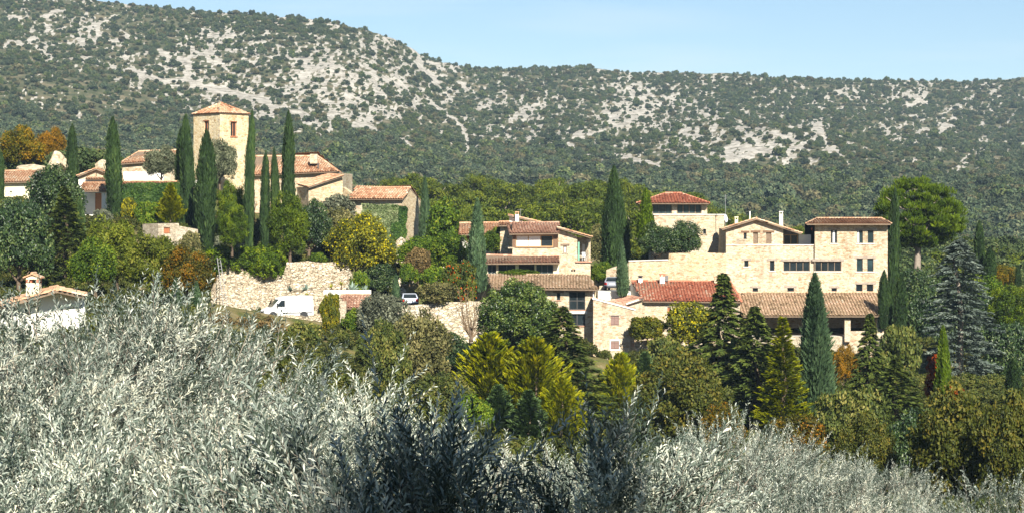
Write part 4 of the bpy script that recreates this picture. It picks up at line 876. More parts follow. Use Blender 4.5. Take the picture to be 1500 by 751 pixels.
# ------------------------------------------------------------------ scattered growth (stuff): instances on points
def scatter(name, pts, scl, meshes, mat, label, cat):
    coll = bpy.data.collections.new(name + '_sources')
    for k, me in enumerate(meshes):
        o = bpy.data.objects.new('%s_source_%02d' % (name, k), me); coll.objects.link(o)
        if len(me.materials) == 0: me.materials.append(mat)
    me = bpy.data.meshes.new(name); me.vertices.add(len(pts)); me.vertices.foreach_set('co', np.asarray(pts, np.float32).ravel())
    rng = np.random.default_rng(len(pts))
    for nm, ty, arr in (('scl', 'FLOAT', scl), ('rot', 'FLOAT', rng.random(len(pts)) * 6.283), ('vid', 'INT', rng.integers(0, len(meshes), len(pts)))):
        a = me.attributes.new(nm, ty, 'POINT'); a.data.foreach_set('value', np.asarray(arr, np.float32 if ty == 'FLOAT' else np.int32))
    o = bpy.data.objects.new(name, me); COL.objects.link(o)
    ng = bpy.data.node_groups.new(name + '_nodes', 'GeometryNodeTree')
    ng.interface.new_socket('Geometry', in_out='INPUT', socket_type='NodeSocketGeometry')
    ng.interface.new_socket('Geometry', in_out='OUTPUT', socket_type='NodeSocketGeometry')
    N = ng.nodes; gi = N.new('NodeGroupInput'); go = N.new('NodeGroupOutput')
    m2p = N.new('GeometryNodeMeshToPoints')
    ci = N.new('GeometryNodeCollectionInfo'); ci.inputs['Collection'].default_value = coll
    ci.inputs['Separate Children'].default_value = True; ci.inputs['Reset Children'].default_value = True
    ip = N.new('GeometryNodeInstanceOnPoints'); ip.inputs['Pick Instance'].default_value = True
    def na(nm, dt):
        n = N.new('GeometryNodeInputNamedAttribute'); n.data_type = dt; n.inputs['Name'].default_value = nm
        return n.outputs['Attribute']
    cx = N.new('ShaderNodeCombineXYZ'); L = ng.links
    L.new(gi.outputs[0], m2p.inputs['Mesh']); L.new(m2p.outputs[0], ip.inputs['Points']); L.new(ci.outputs[0], ip.inputs['Instance'])
    L.new(na('vid', 'INT'), ip.inputs['Instance Index']); L.new(na('rot', 'FLOAT'), cx.inputs[2]); L.new(cx.outputs[0], ip.inputs['Rotation'])
    L.new(na('scl', 'FLOAT'), ip.inputs['Scale']); L.new(ip.outputs[0], go.inputs[0])
    md = o.modifiers.new('scatter', 'NODES'); md.node_group = ng
    return tag(o, label, cat, kind='stuff')

def build_scrub():
    rng = np.random.default_rng(77)
    n = 130000
    px = rng.uniform(-260, 1760, n); u = rng.uniform(0.0, 1.0, n) ** 0.9
    # evaluate the mountain at those places by bilinear lookup on a fine grid
    gp = np.arange(-300, 1801, 4.0); gu = np.linspace(0, 1.0, 260)
    PX, U, X, Y, Z = mountain_arrays(gp, gu)
    fi = (px - gp[0]) / 4.0; fj = u * 259
    i = np.clip(fi.astype(int), 0, len(gp) - 2); j = np.clip(fj.astype(int), 0, 258); a = fi - i; b = fj - j
    def lerp(A): return (A[j, i] * (1 - a) + A[j, i + 1] * a) * (1 - b) + (A[j + 1, i] * (1 - a) + A[j + 1, i + 1] * a) * b
    x, y, z = lerp(X), lerp(Y), lerp(Z); py = YH - F * z / y
    rock, scar = rock_mask(px, py)
    big = fbm(x * 0.012, y * 0.012, 91, 3)
    zone = np.zeros(n)
    for cx, cy, rx, ry, w in ZONES: zone = np.maximum(zone, w * np.exp(-((px - cx) / rx) ** 2 - ((py - cy) / ry) ** 2))
    dens = (0.62 + 1.3 * (big - 0.5)) * (1 - 0.99 * np.clip(scar * 1.6, 0, 1)) * (1 - 0.93 * rock) * (1 - 0.30 * zone)
    # thin evenly: wide fan far away
    dens = dens * np.clip(y / 1500, 0.25, 1.0)
    low = np.clip((py - (150 + 0.06 * px)) / 60, 0, 1)
    dens = np.maximum(dens, 0.62 * low * np.clip(y / 900, 0.4, 1) * (1 - scar))
    keep = rng.random(n) < dens
    x, y, z, low, rock = x[keep], y[keep], z[keep], low[keep], rock[keep]
    s = np.clip(np.exp(rng.normal(0.0, 0.36, len(x))), 0.45, 2.4) * 0.94 * (1 + 0.75 * low) * (1 - 0.45 * rock)
    # the wooded hollow between the village and the mountain foot
    m = 3600; vy = rng.uniform(275, 450, m); vx = (rng.uniform(-260, 1760, m) - CX) / F * vy; vz = ground_z(vx, vy)
    vp = CX + F * vx / vy; k = ~((vp > 500) & (vp < 1120) & (vy < 330)); vx, vy, vz = vx[k], vy[k], vz[k]
    global VALLEY; VALLEY = (vx, vy, vz, rng.uniform(1.1, 2.5, len(vx)))
    s[rng.random(len(x)) < 0.05] *= 1.4
    mesh = [crown_blob(60 + k, (1.1, 1.1, 0.95), z0=0.62, ncl=19, ncd=32, L=0.32, W=0.23, cut=-0.3, cr=(0.55, 0.8), lump=0.3, name='scrub_bush') for k in range(7)]
    return x, y, z, s, mesh
sx_, sy_, sz_, ss_, smesh = build_scrub()
LM['scrub'] = leaf_mat('mountain_scrub_foliage', [(0.0, (0.018, 0.027, 0.017)), (0.4, (0.046, 0.062, 0.038)), (0.75, (0.080, 0.098, 0.058)), (1, (0.13, 0.132, 0.08))], 0.0, 0.8, 0.1, vary=0.4)
LM['scrub_brown'] = leaf_mat('mountain_oak_foliage', [(0.0, (0.026, 0.028, 0.016)), (0.4, (0.066, 0.067, 0.038)), (0.75, (0.105, 0.100, 0.056)), (1, (0.15, 0.13, 0.08))], 0.0, 0.8, 0.1, vary=0.3)
LM['scrub_pine'] = leaf_mat('mountain_pine_foliage', [(0.0, (0.018, 0.030, 0.014)), (0.4, (0.050, 0.070, 0.032)), (0.75, (0.088, 0.108, 0.048)), (1, (0.14, 0.14, 0.065))], 0.0, 0.8, 0.1, vary=0.3)
for k_, lm_ in ((0, 'scrub_brown'), (1, 'scrub_pine'), (2, 'scrub_pine')): smesh[k_].materials.append(LM[lm_])
scatter('mountain_scrub', np.stack([sx_, sy_, sz_ - 0.2], 1), ss_, smesh, LM['scrub'], 'dark evergreen scrub and woodland covering the mountain', 'scrub')

vmesh = [crown_blob(90 + k, (1.1, 1.1, 0.95), z0=0.62, ncl=26, ncd=44, L=0.21, W=0.14, cut=-0.3, cr=(0.45, 0.7), lump=0.3, name='valley_tree') for k in range(4)]
vmesh[0].materials.append(LM['pine'])
scatter('valley_wood', np.stack([VALLEY[0], VALLEY[1], VALLEY[2] - 0.2], 1), VALLEY[3], vmesh, LM['scrub_pine'], 'dark wood filling the hollow between village and mountain', 'wood')

# ------------------------------------------------------------------ building kit
def PZ(px, Y, z): return Vector(((px - CX) / F * Y, Y, z))
def plan(a): return Vector(((a[0] - CX) / F * a[1], a[1]))
def zat(py, Y): return (YH - py) / F * Y

class Wall:
    def __init__(s, A, B):
        s.a = plan(A) if isinstance(A, tuple) else A; s.b = plan(B) if isinstance(B, tuple) else B
        d = s.b - s.a; s.L = d.length; s.d = d / s.L; s.inn = Vector((-s.d.y, s.d.x))
    def s_of(s, px):
        k = (px - CX) / F
        t = (k * s.a.y - s.a.x) / (s.d.x - k * s.d.y)
        return t
    def sz(s, px, py):
        t = s.s_of(px); Y = s.a.y + s.d.y * t
        return t, zat(py, Y)
    def to3(s, t, z, dep=0.0):
        q = s.a + s.d * t + s.inn * dep
        return Vector((q.x, q.y, z))

def bar(mb, W, s0, s1, z0, z1, d0, d1, t=None):
    """box in wall coordinates: along, up, depth (negative depth = proud of the wall)"""
    p = [W.to3(s0, z0, d0), W.to3(s1, z0, d0), W.to3(s1, z0, d1), W.to3(s0, z0, d1), W.to3(s0, z1, d0), W.to3(s1, z1, d0), W.to3(s1, z1, d1), W.to3(s0, z1, d1)]
    mb.hexa(p, t)

def wall(root, A, B, base, top, openings=(), mat='stone', thick=None, zb=None, name='wall', label=None):
    """A, B = (px, distance) of the ends, left to right as seen from outside; top = row or [(px,row)..]; openings = dicts"""
    W = Wall(A, B)
    if zb is None: zb = zat(base, min(W.a.y, W.b.y))
    if isinstance(top, (int, float)):
        z = zat(top, (W.a.y + W.b.y) / 2); prof = [(0.0, z), (W.L, z)]
    else:
        prof = [W.sz(px, py) for px, py in top]; prof[0] = (0.0, prof[0][1]); prof[-1] = (W.L, prof[-1][1])
        for k in range(1, len(prof)):
            if prof[k][0] <= prof[k - 1][0] + 1e-4: prof[k] = (prof[k - 1][0] + 0.002, prof[k][1])
    ps = [p[0] for p in prof]; pz = [p[1] for p in prof]
    ops = []
    for o in openings:
        s0, z1 = W.sz(o['x'][0], o['y'][0]); s1, z0 = W.sz(o['x'][1], o['y'][1])
        ops.append((s0, s1, max(z0, zb + 0.02), z1, o))
    brk = sorted(set([0.0, W.L] + ps + [q for o in ops for q in (o[0], o[1])]))
    mb = MB()
    for s0, s1 in zip(brk[:-1], brk[1:]):
        if s1 - s0 < 1e-5: continue
        sm = (s0 + s1) / 2
        zt0 = np.interp(s0 + 1e-6, ps, pz); zt1 = np.interp(s1 - 1e-6, ps, pz)
        z = zb
        for o in sorted([o for o in ops if o[0] < sm < o[1]], key=lambda q: q[2]):
            if o[2] - z > 0.01: mb.face([W.to3(s0, z), W.to3(s1, z), W.to3(s1, o[2]), W.to3(s0, o[2])])
            z = o[3]
        mb.face([W.to3(s0, z), W.to3(s1, z), W.to3(s1, zt1), W.to3(s0, zt0)])
        if thick:
            mb.face([W.to3(s0, zt0), W.to3(s1, zt1), W.to3(s1, zt1, thick), W.to3(s0, zt0, thick)])
            mb.face([W.to3(s1, zb, thick), W.to3(s0, zb, thick), W.to3(s0, zt0, thick), W.to3(s1, zt1, thick)])
    if thick:
        for s_, k in ((0.0, 0), (W.L, -1)):
            mb.face([W.to3(s_, zb), W.to3(s_, pz[k]), W.to3(s_, pz[k], thick), W.to3(s_, zb, thick)])
    for s0, s1, z0, z1, o in ops:
        dp = o.get('dep', 0.24)
        mb.face([W.to3(s0, z0), W.to3(s0, z0, dp), W.to3(s0, z1, dp), W.to3(s0, z1)])
        mb.face([W.to3(s1, z0), W.to3(s1, z1), W.to3(s1, z1, dp), W.to3(s1, z0, dp)])
        mb.face([W.to3(s0, z0), W.to3(s1, z0), W.to3(s1, z0, dp), W.to3(s0, z0, dp)])
        mb.face([W.to3(s0, z1), W.to3(s0, z1, dp), W.to3(s1, z1, dp), W.to3(s1, z1)])
    w = mb.build(name, M[mat], root)
    if label: w['label'] = label
    for s0, s1, z0, z1, o in ops: fill_opening(root, W, s0, s1, z0, z1, o)
    return W

def fill_opening(root, W, s0, s1, z0, z1, o):
    kind = o.get('k', 'win'); dp = o.get('dep', 0.24)
    fr = M[o.get('fr', 'frame_dark')]
    if kind == 'win':
        f = MB(); b = o.get('bar', 0.06); d0, d1 = dp - 0.09, dp - 0.02
        bar(f, W, s0, s0 + b, z0, z1, d0, d1); bar(f, W, s1 - b, s1, z0, z1, d0, d1)
        bar(f, W, s0 + b, s1 - b, z0, z0 + b, d0, d1); bar(f, W, s0 + b, s1 - b, z1 - b, z1, d0, d1)
        nv = o.get('nv', 0); nh = o.get('nh', 0)
        for k in range(nv):
            c = s0 + (s1 - s0) * (k + 1) / (nv + 1); bar(f, W, c - b / 2, c + b / 2, z0 + b, z1 - b, d0 + 0.005, d1 - 0.005)
        for k in range(nh):
            c = z0 + (z1 - z0) * (k + 1) / (nh + 1); bar(f, W, s0 + b, s1 - b, c - b / 2, c + b / 2, d0 + 0.008, d1 - 0.008)
        wnd = f.build('window', fr, root)
        cur = o.get('curtain')
        for k in range(nv + 1):
            c0 = s0 + (s1 - s0) * k / (nv + 1); c1 = s0 + (s1 - s0) * (k + 1) / (nv + 1)
            g = MB(); bar(g, W, c0 + 0.004, c1 - 0.004, z0 + 0.004, z1 - 0.004, dp - 0.05, dp - 0.035)
            g.build('pane', M[o.get('gl', 'glass')], wnd)
        if cur:
            for c0f, c1f in cur:
                g = MB(); nf = 9
                a0 = s0 + (s1 - s0) * c0f; a1 = s0 + (s1 - s0) * c1f
                for q in range(nf):
                    x0 = a0 + (a1 - a0) * q / nf; x1 = a0 + (a1 - a0) * (q + 1) / nf
                    e0 = dp - 0.07 + (0.012 if q % 2 else -0.005); e1 = dp - 0.07 + (-0.005 if q % 2 else 0.012)
                    g.face([W.to3(x0, z0 + b, e0), W.to3(x1, z0 + b, e1), W.to3(x1, z1 - b, e1), W.to3(x0, z1 - b, e0)])
                g.build('curtain', M['curtain'], wnd)
    elif kind in ('shut', 'door'):
        m = M[o.get('mat', 'shutter')]
        n = o.get('leaves', 2)
        for k in range(n):
            c0 = s0 + (s1 - s0) * k / n + 0.008; c1 = s0 + (s1 - s0) * (k + 1) / n - 0.008
            g = MB(); npl = 3
            for q in range(npl):
                bar(g, W, c0 + (c1 - c0) * q / npl + 0.004, c0 + (c1 - c0) * (q + 1) / npl - 0.004, z0 + 0.01, z1 - 0.01, dp - 0.10, dp - 0.05)
            for f_ in (0.18, 0.8):
                zc = z0 + (z1 - z0) * f_; bar(g, W, c0, c1, zc - 0.04, zc + 0.04, dp - 0.13, dp - 0.10)
            bar(g, W, c0, c1, z0 + 0.01, z1 - 0.01, dp - 0.05, dp - 0.03)
            g.build('shutter' if kind == 'shut' else 'door', m, root)
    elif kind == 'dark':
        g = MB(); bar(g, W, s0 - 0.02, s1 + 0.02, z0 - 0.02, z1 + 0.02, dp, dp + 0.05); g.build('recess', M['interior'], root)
    if o.get('lin'):
        g = MB(); e = o.get('ext', 0.28); h = o.get('lh', 0.20); bar(g, W, s0 - e, s1 + e, z1, z1 + h, -0.05, 0.15)
        g.build('lintel', M[o['lin']], root)
    if o.get('sill'):
        g = MB(); bar(g, W, s0 - 0.12, s1 + 0.12, z0 - 0.09, z0, -0.08, 0.12); g.build('sill', M[o['sill']], root)

def O(x0, x1, y0, y1, k='win', **kw): return dict(x=(x0, x1), y=(y0, y1), k=k, **kw)

def backs(root, A, B, depth, base, zt, mat='stone', apex=None):
    """the other three sides of a block behind front wall A-B; apex = ridge height of side gables"""
    W = Wall(A, B); zb = zat(base, min(W.a.y, W.b.y)); mb = MB()
    q = [W.to3(0, 0, 0), W.to3(W.L, 0, 0), W.to3(W.L, 0, depth), W.to3(0, 0, depth)]
    def at(p, z): return (p.x, p.y, z)
    for i, j in ((1, 2), (2, 3), (3, 0)):
        pts = [at(q[i], zb), at(q[j], zb), at(q[j], zt), at(q[i], zt)]
        if apex is not None and i != 2:
            m = (q[i] + q[j]) / 2; pts = pts[:3] + [at(m, apex)] + pts[3:]
        mb.face(pts)
    mb.build('wall', M[mat], root)

def tile_roof(root, pts, mat='tile', seed=0, pitch=0.30, thick=0.14, ridge=True, soff='wood'):
    """pts: two eave corners first, then the upper corner(s); barrel tiles laid from eave to ridge"""
    pts = [Vector(p) for p in pts]; rng = np.random.default_rng(seed + 100)
    e = (pts[1] - pts[0]).normalized()
    up = pts[2] - pts[1]; n = e.cross(up); n.normalize()
    if n.z < 0: n = -n
    d = n.cross(e)
    if d.dot(up) < 0: d = -d
    slab = MB(); k = len(pts)
    lo = [p - n * thick for p in pts]
    slab.face(pts); slab.face(list(reversed(lo)))
    for i in range(k):
        j = (i + 1) % k; slab.face([lo[i], lo[j], pts[j], pts[i]])
    ro = slab.build('roof', M[soff], root)
    S = np.array([[(p - pts[0]).dot(e), (p - pts[0]).dot(d)] for p in pts])
    smin, smax = S[:, 0].min(), S[:, 0].max()
    V = []; Q = []; T = []
    ncol = max(2, int(round((smax - smin) / pitch))); cp = (smax - smin) / ncol; r = cp * 0.40
    ang = [math.pi * q / 4 for q in range(5)]
    o0 = np.array(pts[0]); ev = np.array(e); dv = np.array(d); nv = np.array(n)
    seedp = rng.random() * 90
    for c in range(ncol):
        s = smin + (c + 0.5) * cp
        hit = []
        for i in range(k):
            a, b = S[i], S[(i + 1) % k]
            if abs(a[0] - b[0]) > 1e-9 and min(a[0], b[0]) <= s <= max(a[0], b[0]):
                f = (s - a[0]) / (b[0] - a[0]); hit.append(a[1] + f * (b[1] - a[1]))
        if len(hit) < 2: continue
        t0, t1 = min(hit) - 0.08, max(hit) + 0.02
        if t1 - t0 < 0.12: continue
        # dark channel between the barrels
        b0 = len(V)
        for (ss, tt) in ((s - cp / 2, t0 + 0.06), (s + cp / 2, t0 + 0.06), (s + cp / 2, t1), (s - cp / 2, t1)):
            V.append(o0 + ev * ss + dv * tt + nv * 0.012)
        Q.append((b0, b0 + 1, b0 + 2, b0 + 3)); T.append(0.12 + 0.2 * rng.random())
        nr = max(1, int(round((t1 - t0) / 0.44))); ln = (t1 - t0) / nr
        for q in range(nr):
            a0, a1 = t0 + q * ln, t0 + (q + 1) * ln + 0.03
            jit = rng.normal(0, 0.012); b0 = len(V)
            for tt, rad, h in ((a0, r * 1.08, 0.055), (a1, r * 0.92, 0.02)):
                for g in ang:
                    V.append(o0 + ev * (s + jit - rad * math.cos(g)) + dv * tt + nv * (h + rad * 0.85 * math.sin(g)))
            pn = float(vnoise(s * 0.45 + seedp, (a0) * 0.55 + 7, 5)); 
            t = float(np.clip(0.52 + 0.55 * (pn - 0.5) + rng.normal(0, 0.17), 0.02, 1))
            for g in range(4):
                Q.append((b0 + g, b0 + g + 1, b0 + 5 + g + 1, b0 + 5 + g)); T.append(t)
    V = np.array(V) - np.array(parent_origin(root)); me = np_mesh('roof_tiles', V, Q, T)
    to = mesh_obj('roof_tiles', me, M[mat], ro); to['kind'] = 'stuff'
    if ridge and k >= 4 and (pts[2] - pts[3]).length > 0.6:
        mb = MB(); L = (pts[2] - pts[3]).length; m_ = max(2, int(L / 0.42))
        for q in range(m_):
            a = pts[3].lerp(pts[2], q / m_); b = pts[3].lerp(pts[2], (q + 1.06) / m_)
            mb.tube([a + Vector((0, 0, 0.04)), b + Vector((0, 0, 0.06))], [0.13, 0.115], 7, rng.uniform(0.3, 0.85))
        x = mb.build('ridge_tiles', M[mat], ro, off=parent_origin(root)); x['kind'] = 'stuff'
    return ro

def box_part(root, name, px, py0, py1, Y, w, dep, mat, rz=0.0):
    """upright box between two rows, w and dep in metres"""
    b = P(px, py1, Y); h = (py1 - py0) / F * Y; mb = MB(); mb.box(b, w, dep, h, rz)
    return mb.build(name, M[mat], root)

def chimney(root, px, py0, py1, Y, w, mat='plaster', cap='tile', flues=True):
    b = P(px, py1, Y); h = (py1 - py0) / F * Y
    mb = MB(); mb.box(b, w, w, h - 0.3); ch = mb.build('chimney', M[mat], root)
    c = MB(); z = b.z + h - 0.3
    for sx in (-1, 1):
        for sy in (-1, 1): c.box((b.x + sx * w * 0.38, b.y + sy * w * 0.38, z), w * 0.2, w * 0.2, 0.2)
    c.box((b.x, b.y, z + 0.2), w * 1.2, w * 1.2, 0.1)
    c.build('chimney_cap', M[cap], ch, off=parent_origin(root))
    return ch

def house(name, px, py, Y, label, cat='house'):
    return empty(name, P(px, py, Y), label, cat)

# ------------------------------------------------------------------ church tower
def build_tower():
    h = house('bell_tower', 322, 300, 260, 'square cream stone tower with pyramid tile roof and red-framed windows', 'tower')
    N, Lc, Rc = plan((322, 258.5)), plan((283.5, 261.7)), plan((364, 261.5)); Bk = Lc + Rc - N
    wl = wall(h, Lc, N, 300, [(283.5, 167), (322, 165.5)], [O(298.5, 306, 177.5, 202, nv=1, fr='wood_red', bar=0.1, lin='wood_red', ext=0.08, lh=0.08)], 'stone_tower')
    wr = wall(h, N, Rc, 300, [(322, 165.5), (364, 167)], [O(338, 346.5, 178.5, 200.5, nv=1, fr='wood_red', bar=0.1, lin='wood_red', ext=0.08, lh=0.08, sill='wood_red'), ], 'stone_tower')
    zt = zat(166.5, 261); zb = zat(300, 258.5); mb = MB()
    for a, b in ((Rc, Bk), (Bk, Lc)):
        mb.face([(a.x, a.y, zb), (b.x, b.y, zb), (b.x, b.y, zt), (a.x, a.y, zt)])
    mb.build('wall', M['stone_tower'], h)
    c = (N + Bk) / 2; apex = Vector((c.x, c.y, zat(150.5, c.y)))
    cr = [Lc, N, Rc, Bk]; ov = [Vector((c.x + (q.x - c.x) * 1.075, c.y + (q.y - c.y) * 1.075, zt - 0.05)) for q in cr]
    for i in range(4):
        tile_roof(h, [ov[i], ov[(i + 1) % 4], apex], 'tile', i, ridge=False, thick=0.1)
    q = MB()                                                    # grey quoins on the near corner
    for k in range(15):
        z = zb + 5.6 + k * 0.42
        if k % 3 == 1: continue
        s = 0.34 if k % 2 else 0.2
        q.hexa([N_ for N_ in ([Vector((N.x, N.y - 0.03, z)) + Vector((wl.d.x * -s, wl.d.y * -s, 0)), Vector((N.x, N.y - 0.03, z)), Vector((N.x, N.y + 0.2, z)), Vector((N.x, N.y + 0.2, z)) + Vector((wl.d.x * -s, wl.d.y * -s, 0))] + [Vector((N.x, N.y - 0.03, z + 0.36)) + Vector((wl.d.x * -s, wl.d.y * -s, 0)), Vector((N.x, N.y - 0.03, z + 0.36)), Vector((N.x, N.y + 0.2, z + 0.36)), Vector((N.x, N.y + 0.2, z + 0.36)) + Vector((wl.d.x * -s, wl.d.y * -s, 0))])])
    q.build('quoins', M['stone_grey'], h)['kind'] = 'stuff'
    m = MB(); m.tube([apex, apex + Vector((0, 0, 1.3))], 0.025, 5); m.build('lightning_rod', M['metal'], h)
build_tower()

def build_church():
    h = house('church_nave', 430, 300, 262, 'long low church nave with ochre tile roof right of the square tower', 'church')
    wall(h, (366, 261.5), (491, 260), 312, [(366, 256.5), (491, 251)], [], 'stone')
    backs(h, (366, 261.5), (491, 260), 9, 312, zat(252, 260))
    eL, eR = P(362, 257, 260.9), P(494, 251, 259.3); rL, rR = P(362, 229.5, 266.6), P(466, 229.5, 265.2)
    tile_roof(h, [eL, eR, rR, rL], 'tile', 11)
    bR = Vector((eR.x - 0.3, 2 * rR.y - eR.y, eR.z)); bL = Vector((eL.x, 2 * rL.y - eL.y, eL.z))
    tile_roof(h, [eR, bR, rR], 'tile', 12, ridge=False); tile_roof(h, [bR, bL, rL, rR], 'tile', 13, ridge=False)
    box_part(h, 'chimney', 460, 226, 240, 261.5, 0.85, 0.8, 'stone'); box_part(h, 'flue_pipe', 466, 239, 247, 260.5, 0.16, 0.16, 'frame_dark')
    a = house('church_annex', 475, 310, 256, 'stone annex with sloping tile roof at the right end of the nave', 'church')
    wall(a, (452, 254.5), (502, 256), 325, [(452, 273.5), (501, 258), (502, 258)], [], 'stone_warm')
    backs(a, (452, 254.5), (502, 256), 4.5, 325, zat(273.5, 255))
    tile_roof(a, [P(436, 270, 258.6), P(452, 274, 254), P(503, 257, 255.4), P(480, 253, 260)], 'tile', 14, ridge=False)
    w = house('sloping_church_wall', 510, 310, 255, 'stone wall sloping down from the annex to the gabled house', 'wall')
    wall(w, (502, 256.2), (522, 254.5), 325, [(502, 274), (516, 284), (522, 288)], [], 'stone_warm', thick=0.4)
build_church()

def build_gabled():
    h = house('gabled_house', 588, 350, 248, 'gabled stone house with ochre roof above the pale ivy, small arched door')
    A, B, C = plan((514, 249.2)), plan((588, 247)), plan((616, 252.2))
    W1 = wall(h, A, B, 356, [(514, 291), (588, 291.5)], [O(531, 535.5, 297, 309, 'door', mat='wood_red', leaves=1)], 'stone')
    zt = zat(291, 248); za = zat(276.5, 249.6)
    W2 = wall(h, B, C, 356, [(588, 291.5), (600.5, 277), (616, 295)], [O(596.7, 599.3, 307.5, 309.5, 'dark'), ], 'stone_warm')
    D = A + (C - B); mb = MB(); zb = zat(356, 247)
    for p, q in ((C, D), (D, A)): mb.face([(p.x, p.y, zb), (q.x, q.y, zb), (q.x, q.y, zt), (p.x, p.y, zt)])
    mb.build('wall', M['stone'], h)
    eL = P(510, 291.5, 248.4); eR = P(590, 291.5, 246.4); rR = P(601.5, 275.5, 249.4); rL = P(522, 275.8, 252)
    tile_roof(h, [eL, eR, rR, rL], 'tile', 21)
    bR = P(618, 296.5, 252.6); bL = bR + (eL - eR); tile_roof(h, [bR, bL, rL, rR], 'tile', 22, ridge=False)
    box_part(h, 'electric_box', 617.3, 316, 329, 252.3, 0.22, 0.3, 'white_paint')
    # ivy bank in front
    w = house('ivy_retaining_wall', 560, 352, 243, 'wall covered with pale variegated ivy under the gabled house', 'wall')
    Wv = wall(w, (534, 243.5), (592, 243), 385, [(534, 308), (545, 303), (580, 302), (592, 306)], [], 'stone_warm', thick=1.0, name='masonry')
    ivy(w, Wv, -0.3, Wv.L * 0.86, zat(388, 243), zat(299, 243), 6800, 'ivy_pale', 60); ivy(w, Wv, Wv.L * 0.70, Wv.L + 0.4, zat(368, 243), zat(301, 243), 2800, 'ivy', 61)

def ivy(root, W, s0, s1, z0, z1, n, lm, seed, thick=0.75, size=0.2):
    rng = np.random.default_rng(seed)
    s = s0 + (s1 - s0) * rng.random(n); z = z0 + (z1 - z0) * rng.random(n) ** 0.9
    bul = fbm(s * 0.9 + seed, z * 0.9, seed, 3); z = z + 0.35 * (bul - 0.5)
    edge = np.minimum(np.minimum(s - s0, s1 - s) / 0.8, (z - z0) / 0.8) + 1.1 * (fbm(s * 1.3 + 4, z * 1.3, seed + 9, 3) - 0.35)
    k = edge > 0.1; s, z, bul = s[k], z[k], bul[k]; n = len(s)
    d = -(0.04 + thick * bul + 0.12 * rng.random(n))
    o = np.array(parent_origin(root)); a = np.array([W.a.x, W.a.y, 0]); dv = np.array([W.d.x, W.d.y, 0]); iv = np.array([W.inn.x, W.inn.y, 0])
    C = a + dv * s[:, None] + iv * d[:, None]; C[:, 2] = z
    D = rdirs(rng, n) + np.array([0, 0, -0.7]); N = -iv + rdirs(rng, n) * 0.6 + np.array([0, 0, 0.35])
    V, Q = cards(C - o, D, N, size * rng.uniform(0.8, 1.5, n), size * 0.8 * rng.uniform(0.8, 1.4, n), 0.1)
    t = np.clip(0.45 + 0.9 * (bul - 0.5) + rng.normal(0, 0.18, n), 0, 1)
    x = mesh_obj('ivy', np_mesh('ivy', V, Q, t), LM[lm], root); x['kind'] = 'stuff'
build_gabled()

